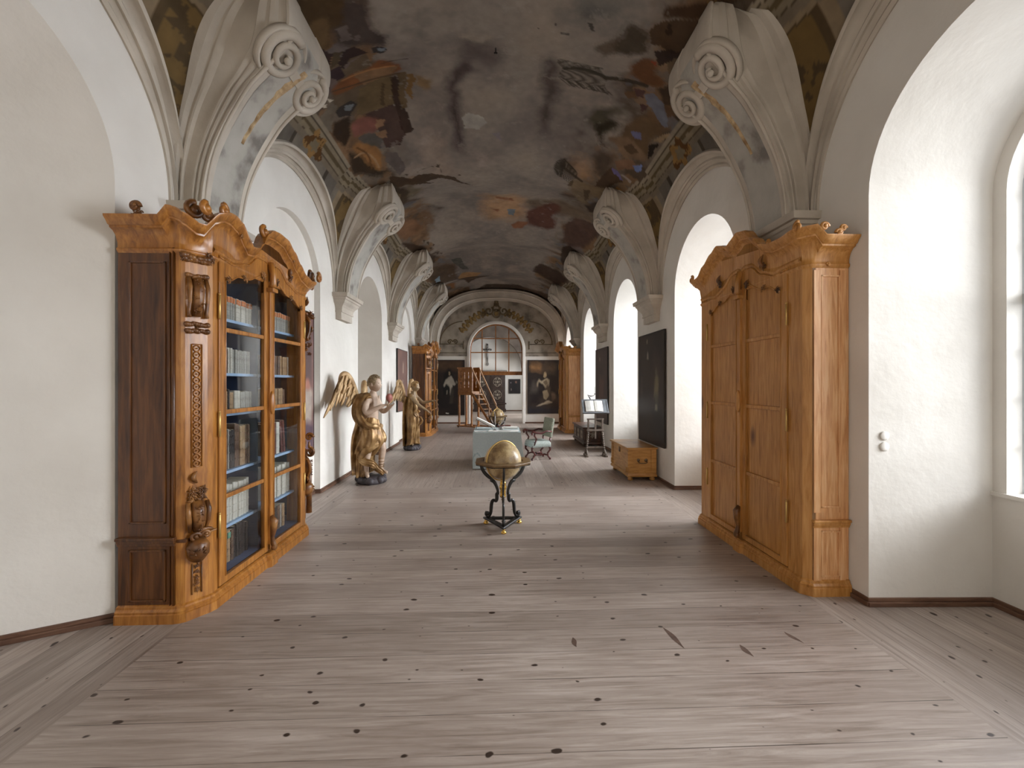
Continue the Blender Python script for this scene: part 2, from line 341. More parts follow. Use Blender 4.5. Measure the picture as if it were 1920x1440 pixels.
# baseboards
def bb(name, segs, X=None):
    mb = MB()
    for p, q in segs:
        p, q = Vector((*p, 0)), Vector((*q, 0)); t = (q-p).normalized(); L = (q-p).length; ang = math.atan2(t.y, t.x)
        R = Matrix.Rotation(ang, 3, 'Z'); mid = (p+q)/2; mb.box((mid.x, mid.y, .018), (L+.03, .05, .036), R, .006); mb.box((mid.x, mid.y, .05), (L+.02, .022, .03), R, .006)
    return struct(mb.build(name, M['oak_trim']))
segL = []; segR = []; yl = YB
for i, y in enumerate(AC):
    d, r1 = DEP[i]; segL += [((XL, yl), (XL, y-AR)), ((XL, y-AR), (XL-d, y-r1)), ((XL-d, y-r1), (XL-d, y+r1)), ((XL-d, y+r1), (XL, y+AR))]
    segR += [((XR, yl), (XR, y-AR)), ((XR, y-AR), (XW0, y-AR+.03)), ((XW0, y-AR+.03), (XW0, y+AR-.03)), ((XW0, y+AR-.03), (XR, y+AR))]
    yl = y+AR
segL.append(((XL, yl), (XL, YE))); segR.append(((XR, yl), (XR, YE)))
bb('baseboard_left', segL); bb('baseboard_right', segR)

# ------------------------------------------------------------------ the painted vault
def vw(y): return math.sin(PI*(y-BC[0])/SP)**2
def vparams(y):
    k = vw(y); return 2.5+.7*k, 2.33+.2*k
def vault_x(z, y, side):         # |x| on the vault at height z
    n, b = vparams(y); q = min(1, max(0, (z-ZS)/b)); return (2.8 if side < 0 else 2.92)*(1-q**n)**(1/n)
def vault_pt(phi, y):
    n, b = vparams(y); c, s_ = math.cos(phi), math.sin(phi); a = 2.8 if c < 0 else 2.92
    # parametrise by direction angle
    k = (abs(c)**n+abs(s_)**n)**(-1/n); return a*c*k, ZS+b*s_*k
RO, RI = 1.56, 1.38
def make_vault():
    y0, y1 = YB, YE; ny = 1150; ns = 470
    ys = np.linspace(y0, y1, ny); ph = np.linspace(PI, 0, ns)
    Y, P = np.meshgrid(ys, ph, indexing='ij')
    k = np.sin(PI*(Y-BC[0])/SP)**2; n = 2.5+.7*k; b = 2.33+.2*k
    c, s = np.cos(P), np.maximum(np.sin(P), 0); kk = (np.abs(c)**n+np.abs(s)**n)**(-1/n); a = np.where(c < 0, 2.8, 2.92)
    X = a*c*kk; Z = ZS+b*s*kk
    co = np.stack([X, Y, Z], -1).reshape(-1, 3)
    col = paint_fresco(P, Y, X, Z).reshape(-1, 3)
    idx = np.arange(ny*ns).reshape(ny, ns)
    q = np.stack([idx[:-1, :-1], idx[:-1, 1:], idx[1:, 1:], idx[1:, :-1]], -1)
    cy = (Y[:-1, :-1]+Y[1:, 1:])/2; cz = (Z[:-1, :-1]+Z[1:, 1:])/2
    keep = np.ones(cy.shape, bool)
    for yc in AC: keep &= ~(((cy-yc)**2+(cz-ZS)**2 < (RO-.012)**2))
    q = q[keep].astype(np.int32)
    used = np.zeros(ny*ns, bool); used[q.ravel()] = True; remap = np.cumsum(used)-1; q = remap[q].astype(np.int32); co = co[used]; col = col[used]
    me = bpy.data.meshes.new('ceiling'); me.vertices.add(len(co)); me.vertices.foreach_set('co', co.ravel())
    me.loops.add(q.size); me.loops.foreach_set('vertex_index', q.ravel()); me.polygons.add(len(q))
    me.polygons.foreach_set('loop_start', np.arange(0, q.size, 4, dtype=np.int32)); me.polygons.foreach_set('use_smooth', np.ones(len(q), bool))
    me.update(calc_edges=True)
    at = me.color_attributes.new('fresco', 'FLOAT_COLOR', 'POINT'); at.data.foreach_set('color', np.concatenate([col, np.ones((len(col), 1))], 1).astype(np.float32).ravel())
    m, nt, bs = newmat('ceiling_fresco'); L = nt.links.new
    a_ = N(nt, 'ShaderNodeVertexColor'); a_.layer_name = 'fresco'
    mp = coords(nt, (1, 1, 1)); n1 = N(nt, 'ShaderNodeTexNoise'); n1.inputs['Scale'].default_value = 9; n1.inputs['Detail'].default_value = 8; L(mp.outputs[0], n1.inputs[0])
    r1 = ramp(nt, [(.25, (.8, .8, .81)), (.75, (1.15, 1.13, 1.1))]); L(n1.outputs[0], r1.inputs[0])
    mx = N(nt, 'ShaderNodeMix', data_type='RGBA', blend_type='MULTIPLY'); mx.inputs[0].default_value = .7; L(a_.outputs[0], mx.inputs[6]); L(r1.outputs[0], mx.inputs[7]); L(mx.outputs[2], bs.inputs['Base Color'])
    bs.inputs['Roughness'].default_value = .85; bs.inputs['Specular IOR Level'].default_value = .2
    bp = N(nt, 'ShaderNodeBump'); bp.inputs['Strength'].default_value = .15; bp.inputs['Distance'].default_value = .01; L(n1.outputs[0], bp.inputs['Height']); L(bp.outputs[0], bs.inputs['Normal'])
    me.materials.append(m); o = bpy.data.objects.new('ceiling', me); C.objects.link(o); return struct(o, 'painted barrel vault with faded frescoes of clouds, figures and palms')
def smooth_path(pts, n):
    pts = [Vector(p) for p in pts]; out = []
    m = len(pts)-1
    for i in range(n+1):
        t = i/n*m; k = min(int(t), m-1); u = t-k
        p0, p1, p2, p3 = pts[max(k-1, 0)], pts[k], pts[k+1], pts[min(k+2, m)]
        out.append(.5*((2*p1)+(-p0+p2)*u+(2*p0-5*p1+4*p2-p3)*u*u+(-p0+3*p1-3*p2+p3)*u**3))
    return out
#FRESCO_BEGIN
FPOLY = [('8a827a',0.3,[-1.23,4.15,-0.69,4.22,0.02,4.31,-0.11,4.67,-0.52,4.75,-1.06,4.87,-1.15,4.66,-1.27,4.38]),('938478',0.25,[-1.06,6.59,-0.86,6.64,-0.88,7.08,-0.71,7.78,-1.17,7.62,-1.14,7.0]),('403734',0.08,[-1.46,4.05,-1.23,4.12,-1.28,4.34,-1.23,4.49,-1.17,4.71,-1.22,4.82,-1.38,4.77,-1.42,4.71,-1.61,4.66,-1.68,4.5,-1.66,4.24]),('44341f',0.06,[-1.95,3.83,-1.44,4.05,-1.55,4.3,-1.69,4.32,-1.77,4.54,-1.98,4.43,-1.93,4.23,-1.89,4.04]),('5f4b33',0.04,[-1.82,4.13,-1.66,4.18,-1.73,4.43,-1.79,4.51,-1.96,4.41,-1.92,4.24]),('4b3a26',0.04,[-1.61,4.06,-1.48,4.09,-1.53,4.27,-1.65,4.29]),('625853',0.03,[-1.62,4.33,-1.51,4.32,-1.53,4.55,-1.63,4.51]),('625853',0.03,[-1.51,4.52,-1.42,4.53,-1.43,4.61,-1.51,4.58]),('5a4c3c',0.05,[-1.89,4.83,-1.52,4.79,-1.27,5.27,-1.37,5.98,-1.83,6.01,-2.05,5.66]),('2c1f1e',0.02,[-1.98,4.45,-1.81,4.51,-1.76,4.67,-1.82,4.79,-1.97,4.69]),('2c1f1e',0.02,[-1.74,4.86,-1.63,4.7,-1.52,4.69,-1.42,4.88,-1.59,4.87,-1.71,5.0]),('453a2b',0.03,[-1.74,4.63,-1.64,4.69,-1.74,4.86,-1.83,4.86]),('32262b',0.03,[-1.87,4.85,-1.72,4.93,-1.75,5.14,-1.95,5.18,-1.94,4.95]),('645651',0.02,[-1.7,4.96,-1.45,4.86,-1.62,4.96,-1.69,5.02]),('645651',0.02,[-1.91,4.98,-1.85,5.11,-1.86,5.28,-2.06,5.32,-2.04,5.2]),('2f2b2b',0.01,[-1.37,4.8,-1.28,4.8,-1.21,4.87,-1.25,4.96,-1.36,4.93]),('747c84',0.01,[-1.32,4.82,-1.23,4.86,-1.25,4.93,-1.33,4.9]),('74482a',0.04,[-1.97,5.28,-1.79,5.17,-1.49,5.17,-1.33,5.06,-1.14,5.23,-1.17,5.35,-1.36,5.4,-1.56,5.46,-1.95,5.39]),('7a5f45',0.03,[-1.67,5.16,-1.16,5.25,-1.31,5.42,-1.64,5.47]),('7a5f45',0.03,[-1.46,4.88,-1.33,4.92,-1.44,5.08]),('63533b',0.01,[-1.71,5.53,-1.39,5.39,-1.3,5.47,-1.36,5.99,-1.72,5.99,-1.86,5.99]),('4a3b29',0.01,[-1.43,5.53,-1.4,5.57,-1.48,5.97,-1.53,5.94]),('473530',0.02,[-1.76,6.01,-1.37,5.98,-1.33,6.53,-1.47,6.71,-1.66,6.67,-1.69,6.31]),('33231a',0.008,[-1.32,5.47,-1.23,5.44,-1.25,6.01,-1.21,6.51,-1.35,6.54,-1.36,6.01]),('5d4c35',0.008,[-1.22,5.39,-1.1,5.4,-1.22,6.09,-1.28,6.08]),('6f542f',0.03,[-1.1,5.45,-1.0,5.44,-1.05,5.66,-1.12,5.95,-1.15,5.82]),('7a6345',0.05,[-1.0,5.47,-0.82,5.59,-0.89,5.81,-1.01,5.67]),('764c43',0.04,[-1.95,6.07,-1.78,6.05,-1.64,6.15,-1.56,6.26,-1.74,6.36,-1.99,6.28]),('87694f',0.02,[-1.65,6.17,-1.56,6.21,-1.61,6.33,-1.7,6.33]),('87694f',0.02,[-1.78,6.36,-1.58,6.41,-1.6,6.52,-1.7,6.49]),('2c2117',0.04,[-2.12,5.83,-1.92,5.92,-2.04,6.24,-2.2,6.31,-2.26,6.01]),('6a6053',0.03,[-2.24,5.56,-2.02,5.49,-1.99,5.62,-2.23,5.95,-2.26,5.72]),('cfc5b2',0.01,[-2.04,5.36,-2.0,5.48,-2.07,5.46]),('cfc5b2',0.01,[-2.15,5.39,-2.1,5.45,-2.14,5.5,-2.18,5.43]),('35302d',0.01,[-2.03,5.68,-1.83,5.65,-1.79,5.77,-1.91,5.93,-2.04,5.81]),('6e7276',0.01,[-1.93,5.7,-1.82,5.74,-1.88,5.85,-1.95,5.79]),('514d48',0.02,[-1.95,6.31,-1.75,6.37,-1.67,6.51,-1.75,6.65,-1.89,6.51]),('87613a',0.04,[-2.12,6.37,-1.97,6.37,-1.79,6.6,-1.76,6.72,-1.9,7.04,-2.05,6.9,-2.08,6.59]),('2e2419',0.07,[-2.2,6.36,-2.06,6.56,-2.02,6.76,-1.94,6.96,-1.75,7.11,-1.99,7.08,-2.29,6.81,-2.26,6.63]),('5c5450',0.03,[-1.69,6.76,-1.55,6.8,-1.5,7.2,-1.65,7.33,-1.75,6.92]),('473b3b',0.12,[-0.6,5.47,-0.35,5.14,-0.25,5.44,-0.46,5.57,-0.55,6.04,-0.53,6.56,-0.5,7.21,-0.67,6.89,-0.7,6.2]),('5f5653',0.2,[-0.44,4.84,0.03,4.83,0.03,5.2,-0.28,5.37,-0.47,5.15]),('a5a19a',0.02,[-0.43,6.25,-0.22,6.34,-0.16,6.46,-0.27,6.59,-0.49,6.56,-0.51,6.35]),('958b80',0.05,[-0.39,4.73,-0.04,4.69,-0.03,4.76,-0.2,4.84,-0.38,4.78]),('7c7478',0.03,[-0.06,6.66,0.05,6.63,0.06,6.81]),('60605c',0.3,[0.51,4.19,1.37,3.97,1.24,4.32,0.8,4.53]),('483f3c',0.12,[0.56,5.11,0.68,5.1,0.77,5.52,0.84,5.74,0.76,6.05,0.79,6.29,0.68,6.72,0.57,6.17,0.7,5.99,0.6,5.67]),('8b847b',0.09,[0.08,4.91,0.27,4.88,0.26,4.97,0.11,4.98]),('8b847b',0.09,[0.21,5.45,0.39,5.46,0.36,5.54,0.23,5.52]),('8b847b',0.09,[0.31,4.72,0.51,4.72,0.49,4.79]),('44403c',0.01,[0.41,4.56,0.45,4.56,0.44,4.6]),('44403c',0.01,[0.59,4.47,0.62,4.47,0.62,4.53,0.6,4.52]),('44403c',0.01,[0.91,4.42,0.95,4.42,1.0,4.5,0.97,4.53]),('44403c',0.01,[0.65,4.62,0.75,4.61,0.74,4.65,0.67,4.66]),('554a3e',0.07,[1.04,4.78,1.22,4.49,1.34,4.72,1.2,4.92]),('3f362a',0.08,[1.22,4.51,1.3,4.27,1.47,4.36,1.54,4.58,1.37,4.77,1.26,4.71]),('3a2818',0.04,[1.56,4.08,1.53,3.98,1.85,3.75,2.08,3.62,1.98,3.77,1.93,3.89]),('6a4f28',0.02,[1.83,3.76,1.9,3.72,1.92,3.83,1.89,3.83]),('433221',0.02,[1.47,4.31,1.55,4.14,1.72,4.01,1.93,3.89,1.97,4.2,1.96,4.3,1.8,4.45,1.64,4.43,1.54,4.45]),('2b1f15',0.02,[1.62,4.16,1.65,4.09,1.69,4.24,1.63,4.28]),('2a1e18',0.03,[1.64,4.53,1.76,4.42,2.02,4.29,1.83,4.58,1.74,4.71]),('625240',0.03,[1.81,4.62,1.9,4.42,2.03,4.34,2.06,4.58,1.89,4.84]),('5e3c22',0.06,[1.46,4.9,1.57,4.68,1.71,4.66,1.72,4.91,1.89,4.99,1.86,5.13,1.67,5.2,1.51,5.09]),('7a3824',0.02,[1.64,4.7,1.71,4.66,1.71,4.74]),('392b1e',0.04,[1.86,5.15,1.96,4.93,2.15,5.33,2.27,5.33,2.24,5.45,2.01,5.39]),('5c4430',0.03,[1.53,5.52,1.65,5.41,1.71,5.53,1.59,5.59]),('5c4430',0.03,[2.01,5.39,2.08,5.25,2.19,5.35,2.12,5.55]),('7a6a61',0.02,[1.7,5.21,1.83,5.16,1.86,5.25,1.75,5.31]),('696b76',0.02,[1.74,5.41,1.82,5.3,2.0,5.37,2.17,5.67,2.13,5.75,1.82,5.58]),('4b3534',0.02,[1.76,5.63,1.85,5.61,1.84,5.79]),('4b3534',0.02,[1.61,5.38,1.74,5.32,1.75,5.5,1.69,5.49]),('454033',0.12,[1.24,6.24,1.28,5.99,1.6,5.8,1.7,5.82,1.49,6.09,1.64,6.14,1.67,6.24,1.48,6.43,1.43,6.36]),('2c261a',0.08,[1.38,6.29,1.52,6.1,1.67,6.14,1.52,6.32,1.53,6.55,1.66,6.66,1.5,6.62]),('5c4833',0.08,[1.69,6.11,1.89,5.77,2.16,5.77,2.11,6.14,2.2,6.41,2.02,6.48,1.78,6.39]),('626280',0.02,[1.82,6.17,1.93,6.08,1.99,6.18,1.9,6.25]),('745d48',0.04,[1.57,6.46,1.82,6.29,2.19,6.37,2.19,6.5,1.9,6.67,1.73,6.54]),('4f3e2e',0.03,[1.82,6.48,1.93,6.36,2.06,6.44,1.97,6.55]),('8a7458',0.02,[2.14,6.08,2.23,5.78,2.29,5.72,2.25,6.0]),('1f1610',0.02,[2.11,6.19,2.23,6.03,2.23,6.28,2.2,6.41]),('4f4238',0.1,[1.46,6.91,1.58,6.72,1.78,6.73,1.84,7.06,1.63,7.21]),('775a46',0.03,[1.8,6.79,2.0,6.62,2.14,6.68,1.9,6.93]),('6776a0',0.015,[2.06,6.7,2.2,6.57,2.21,6.67,2.13,6.74]),('90847c',0.2,[-1.2,6.65,-1.0,6.54,-1.06,6.83,-1.23,6.87]),('90847c',0.2,[-0.41,7.13,-0.1,7.13,-0.14,7.6,-0.4,7.49]),('3f2f20',0.02,[-1.81,7.23,-1.61,7.41,-1.51,7.54,-1.34,7.47,-1.06,7.57,-0.76,7.83,-0.48,8.36,-0.77,7.99,-1.03,7.74,-1.28,7.78,-1.15,7.92,-1.47,7.74,-1.8,7.6,-1.84,7.38]),('675d4b',0.09,[-1.65,7.66,-1.43,7.99,-1.5,8.39,-1.74,8.32]),('3d3022',0.06,[-1.86,7.46,-1.63,7.88,-1.72,8.61,-1.93,8.84,-1.91,8.11]),('675640',0.02,[-1.88,7.56,-1.79,7.91,-1.88,8.19,-1.92,7.82]),('7a5a41',0.09,[-2.23,9.46,-1.82,9.72,-1.63,10.13,-1.88,10.28,-2.19,10.16,-2.33,9.72]),('3a2b1f',0.04,[-2.28,10.14,-1.85,10.76,-1.73,12.53,-1.83,13.22,-2.06,12.77,-2.17,10.96]),('43362a',0.01,[-1.75,10.7,-1.67,10.72,-1.72,10.83]),('43362a',0.01,[-1.61,10.87,-1.58,10.97,-1.64,11.0]),('43362a',0.01,[-1.75,10.98,-1.68,11.06,-1.73,11.16]),('43362a',0.01,[-1.66,11.53,-1.56,11.88,-1.65,12.57]),('43362a',0.01,[-1.56,12.31,-1.53,12.63,-1.6,12.68]),('43362a',0.01,[-1.79,10.57,-1.75,10.61,-1.79,10.66]),('43362a',0.01,[-1.04,7.32,-0.97,7.34,-1.02,7.41]),('43362a',0.01,[-1.11,7.32,-1.07,7.35,-1.1,7.37]),('43362a',0.01,[-1.56,7.33,-1.5,7.38,-1.56,7.42]),('43362a',0.01,[-0.69,7.71,-0.63,7.77,-0.68,7.8]),('a08062',0.25,[-0.3,8.96,0.63,9.02,0.65,10.07,-0.27,10.25]),('a08062',0.25,[1.23,7.03,1.45,7.03,1.58,7.32,1.39,7.45]),('655647',0.15,[0.62,9.22,1.33,8.98,2.05,9.32,1.67,9.75,1.23,9.75,0.78,9.68]),('65707a',0.03,[0.22,9.73,0.41,9.72,0.39,10.0,0.25,9.96]),('57362d',0.09,[0.67,9.89,0.78,9.63,1.11,9.27,1.31,9.4,1.25,9.92,1.28,10.29,1.16,10.43,0.72,10.33]),('7a5139',0.04,[0.36,10.37,0.5,10.22,0.74,10.23,0.61,10.53,0.42,10.56]),('7a5139',0.04,[-0.03,9.08,0.36,9.19,0.37,9.31,-0.03,9.21]),('7a5139',0.04,[-0.13,9.74,0.06,9.78,0.01,9.88]),('4f3c35',0.09,[1.46,10.08,1.65,9.67,2.05,9.51,2.26,9.54,2.26,9.96,2.11,10.53,1.78,10.8,1.6,10.54]),('473628',0.03,[1.68,7.51,1.72,7.15,1.81,6.93,2.06,7.05,1.88,7.39]),('71604a',0.08,[1.24,7.62,1.36,7.47,1.45,7.55,1.63,7.56,1.94,7.33,1.94,7.58,1.75,7.96,1.65,8.9,1.41,8.29]),('4d4030',0.03,[1.25,7.65,1.3,7.54,1.35,7.81,1.28,7.87]),('4d4030',0.03,[1.54,7.82,1.64,7.71,1.7,8.14,1.66,8.45]),('9a7040',0.03,[1.96,7.38,2.04,7.21,2.11,7.22,2.08,7.41,1.95,7.61]),('675f88',0.02,[1.81,6.93,1.9,6.94,2.07,7.04,2.01,7.04,1.86,7.02]),('8c8078',0.02,[1.93,6.96,2.19,6.9,2.18,6.96,1.98,6.97]),('2f2219',0.05,[1.7,8.8,1.9,7.91,2.04,8.75,1.88,9.08]),('4f3f30',0.12,[-2.03,13.34,-1.33,13.7,-1.34,14.96,-2.11,14.66,-2.24,13.62]),('4a4a44',0.02,[-1.38,13.38,-1.1,13.36,-0.92,14.22,-1.12,14.14,-1.32,13.63]),('7f909a',0.02,[-2.05,14.1,-1.84,14.05,-1.91,14.36,-2.05,14.3]),('92704a',0.04,[-1.36,14.74,-1.14,14.37,-0.52,14.61,-0.86,15.81,-1.31,15.95]),('3f3022',0.04,[-1.42,15.04,-0.24,15.19,-1.07,16.82]),('7d5636',0.08,[-1.98,14.67,-1.51,16.64,-1.65,17.09,-2.02,14.94]),('4e3e2d',0.1,[-1.61,17.4,-1.09,17.14,-0.94,17.94,-1.56,18.3]),('4e3e2d',0.1,[-2.24,16.83,-1.6,17.32,-1.76,17.74,-2.29,17.2]),('34281e',0.06,[-0.98,17.8,-0.44,17.04,0.74,16.98,1.36,17.45,1.97,17.85,1.22,18.12,0.57,17.9,-0.29,17.96]),('4a3b30',0.1,[0.75,17.3,1.81,17.14,2.3,17.52,2.08,17.91,1.42,17.92]),('3a2b22',0.09,[1.27,13.59,1.69,13.65,2.26,13.79,2.06,14.53,1.49,14.4,1.12,14.24]),('33261c',0.04,[1.65,10.99,1.79,10.73,2.09,10.82,1.94,13.21,1.78,12.85])]
FSTROKE = [('332c22',0.045,[1.289,5.345,1.405,5.298,1.551,5.257,1.716,5.22]),('352f24',0.035,[1.289,5.345,1.136,5.271,0.965,5.244,0.804,5.281]),('38332a',0.012,[1.299,5.326,1.293,5.497,1.353,5.607,1.432,5.663]),('38332a',0.012,[1.299,5.326,1.233,5.273,1.192,5.207,1.209,5.158]),('38332a',0.012,[1.28,5.327,1.272,5.498,1.342,5.65,1.4,5.614]),('38332a',0.012,[1.28,5.327,1.213,5.273,1.168,5.185,1.19,5.158]),('38332a',0.012,[1.261,5.328,1.251,5.499,1.322,5.654,1.378,5.607]),('38332a',0.012,[1.261,5.328,1.194,5.273,1.149,5.183,1.171,5.157]),('38332a',0.012,[1.241,5.328,1.23,5.499,1.294,5.617,1.371,5.667]),('38332a',0.012,[1.241,5.328,1.175,5.273,1.133,5.202,1.152,5.157]),('38332a',0.012,[1.222,5.328,1.209,5.499,1.264,5.572,1.342,5.628]),('38332a',0.012,[1.222,5.328,1.155,5.272,1.118,5.224,1.133,5.157]),('38332a',0.012,[1.202,5.328,1.188,5.499,1.242,5.562,1.316,5.603]),('38332a',0.012,[1.202,5.328,1.136,5.271,1.1,5.228,1.114,5.156]),('38332a',0.012,[1.183,5.328,1.167,5.499,1.229,5.596,1.309,5.666]),('38332a',0.012,[1.183,5.328,1.116,5.27,1.077,5.209,1.094,5.155]),('38332a',0.012,[1.163,5.327,1.146,5.498,1.218,5.642,1.283,5.641]),('38332a',0.012,[1.163,5.327,1.097,5.269,1.054,5.184,1.075,5.153]),('38332a',0.012,[1.143,5.326,1.124,5.497,1.2,5.658,1.254,5.6]),('38332a',0.012,[1.143,5.326,1.077,5.267,1.033,5.173,1.056,5.152]),('38332a',0.012,[1.124,5.325,1.103,5.495,1.174,5.628,1.246,5.66]),('38332a',0.012,[1.124,5.325,1.057,5.266,1.016,5.186,1.037,5.15]),('38332a',0.012,[1.104,5.324,1.082,5.494,1.145,5.579,1.224,5.65]),('38332a',0.012,[1.104,5.324,1.038,5.264,1.001,5.209,1.017,5.148]),('38332a',0.012,[1.084,5.322,1.06,5.492,1.12,5.555,1.193,5.597]),('38332a',0.012,[1.084,5.322,1.018,5.262,0.983,5.218,0.998,5.146]),('38332a',0.012,[1.065,5.321,1.039,5.49,1.104,5.576,1.183,5.649]),('38332a',0.012,[1.065,5.321,0.998,5.259,0.961,5.204,0.979,5.144]),('38332a',0.012,[1.045,5.319,1.017,5.488,1.092,5.622,1.164,5.657]),('38332a',0.012,[1.045,5.319,0.979,5.257,0.938,5.176,0.959,5.142]),('38332a',0.012,[1.025,5.316,0.996,5.486,1.076,5.649,1.132,5.595]),('38332a',0.012,[1.025,5.316,0.959,5.254,0.916,5.159,0.94,5.139]),('38332a',0.012,[1.005,5.314,0.974,5.483,1.052,5.63,1.119,5.635]),('38332a',0.012,[1.005,5.314,0.939,5.251,0.897,5.165,0.92,5.137]),('38332a',0.012,[0.985,5.312,0.952,5.48,1.023,5.58,1.103,5.659]),('38332a',0.012,[0.985,5.312,0.919,5.248,0.882,5.186,0.901,5.134]),('38332a',0.012,[0.965,5.309,0.931,5.477,0.997,5.543,1.071,5.594]),('38332a',0.012,[0.965,5.309,0.899,5.245,0.864,5.199,0.881,5.131]),('38332a',0.012,[0.945,5.306,0.909,5.474,0.978,5.551,1.055,5.619]),('38332a',0.012,[0.945,5.306,0.879,5.242,0.844,5.191,0.862,5.128]),('38332a',0.012,[0.925,5.303,0.887,5.471,0.965,5.593,1.041,5.657]),('38332a',0.012,[0.925,5.303,0.859,5.238,0.821,5.164,0.842,5.124]),('38332a',0.012,[0.905,5.3,0.865,5.467,0.95,5.628,1.01,5.593]),('38332a',0.012,[0.905,5.3,0.839,5.235,0.798,5.141,0.822,5.121]),('38332a',0.012,[0.885,5.296,0.844,5.463,0.928,5.621,0.99,5.6]),('38332a',0.012,[0.885,5.296,0.819,5.231,0.779,5.139,0.803,5.117]),('38332a',0.012,[0.865,5.293,0.822,5.46,0.9,5.575,0.978,5.65]),('38332a',0.012,[0.865,5.293,0.799,5.227,0.762,5.157,0.783,5.113]),('38332a',0.012,[0.845,5.289,0.8,5.456,0.873,5.529,0.948,5.593]),('38332a',0.012,[0.845,5.289,0.779,5.223,0.745,5.174,0.763,5.11]),('38332a',0.012,[0.824,5.285,0.778,5.451,0.852,5.522,0.926,5.582]),('38332a',0.012,[0.824,5.285,0.759,5.219,0.725,5.171,0.744,5.106]),('38332a',0.012,[0.804,5.281,0.756,5.447,0.836,5.557,0.914,5.639]),('38332a',0.012,[0.804,5.281,0.739,5.215,0.703,5.147,0.724,5.102]),('3d3226',0.035,[1.117,7.31,1.24,7.406,1.449,7.534]),('352f26',0.016,[1.117,7.31,1.092,7.371,1.102,7.596]),('352f26',0.016,[1.117,7.31,1.075,7.368,1.072,7.586]),('352f26',0.016,[1.117,7.31,1.059,7.361,1.044,7.565]),('352f26',0.016,[1.117,7.31,1.044,7.349,1.017,7.536]),('352f26',0.016,[1.117,7.31,1.031,7.335,0.995,7.501]),('352f26',0.016,[1.117,7.31,1.021,7.317,0.976,7.46]),('352f26',0.016,[1.117,7.31,1.013,7.298,0.962,7.415]),('352f26',0.016,[1.117,7.31,1.009,7.277,0.953,7.37]),('352f26',0.016,[1.117,7.31,1.007,7.256,0.949,7.324]),('352f26',0.016,[1.117,7.31,1.008,7.234,0.951,7.279]),('352f26',0.016,[1.117,7.31,1.013,7.214,0.957,7.237]),('352f26',0.016,[1.117,7.31,1.02,7.194,0.969,7.199]),('352f26',0.016,[1.117,7.31,1.029,7.176,0.984,7.165]),('352f26',0.016,[1.117,7.31,1.041,7.161,1.004,7.136]),('352f26',0.016,[1.117,7.31,1.055,7.148,1.026,7.112]),('352f26',0.016,[1.117,7.31,1.07,7.137,1.051,7.094]),('352f26',0.016,[1.117,7.31,1.087,7.13,1.078,7.082]),('352f26',0.016,[1.117,7.31,1.103,7.126,1.106,7.077]),('352f26',0.014,[1.155,7.323,1.147,7.187,1.082,7.106]),('352f26',0.014,[1.155,7.323,1.078,7.386,1.042,7.499]),('352f26',0.014,[1.18,7.348,1.172,7.21,1.106,7.129]),('352f26',0.014,[1.18,7.348,1.103,7.413,1.068,7.529]),('352f26',0.014,[1.206,7.373,1.197,7.232,1.131,7.151]),('352f26',0.014,[1.206,7.373,1.129,7.44,1.094,7.561]),('352f26',0.014,[1.232,7.398,1.222,7.255,1.155,7.174]),('352f26',0.014,[1.232,7.398,1.155,7.468,1.12,7.592]),('352f26',0.014,[1.258,7.422,1.247,7.277,1.18,7.196]),('352f26',0.014,[1.258,7.422,1.181,7.496,1.147,7.625]),('352f26',0.014,[1.284,7.447,1.273,7.299,1.204,7.218]),('352f26',0.014,[1.284,7.447,1.207,7.524,1.174,7.658]),('352f26',0.014,[1.311,7.473,1.299,7.322,1.23,7.24]),('352f26',0.014,[1.311,7.473,1.234,7.553,1.201,7.692]),('352f26',0.014,[1.338,7.498,1.324,7.344,1.255,7.262]),('352f26',0.014,[1.338,7.498,1.261,7.582,1.229,7.727]),('3b302a',0.012,[-1.33,5.135,-1.162,5.116,-1.04,5.121]),('3b302a',0.01,[-1.363,7.398,-1.228,7.356,-1.002,7.365,-0.967,7.565]),('4b3a2c',0.02,[-1.963,5.318,-1.736,5.394,-1.448,5.411,-1.19,5.401]),('9a6d45',0.02,[-1.804,5.214,-1.598,5.209,-1.402,5.212,-1.213,5.233]),('97795a',0.02,[-2.148,6.557,-1.989,6.59,-1.901,6.775,-1.893,6.96]),('5a3d22',0.02,[-2.048,6.447,-1.957,6.662,-2.003,6.904])]
def vnoise(X, Y, seed, octaves=5, gain=.55):
    r = np.random.RandomState(seed); out = np.zeros_like(X); amp = 1; tot = 0; f = 1
    for o in range(octaves):
        g = r.rand(256, 256); x = X*f+r.rand()*50+64; y = Y*f+r.rand()*50+64; xi = np.floor(x).astype(int); yi = np.floor(y).astype(int); u = x-xi; v = y-yi
        u = u*u*(3-2*u); v = v*v*(3-2*v); xi %= 256; yi %= 256; x1 = (xi+1) % 256; y1 = (yi+1) % 256
        out += amp*((g[xi, yi]*(1-u)+g[x1, yi]*u)*(1-v)+(g[xi, y1]*(1-u)+g[x1, y1]*u)*v); tot += amp; amp *= gain; f *= 2
    return out/tot
FG = 1.1      # pigments are given as seen in the dim vault; this lifts them to their own reflectance
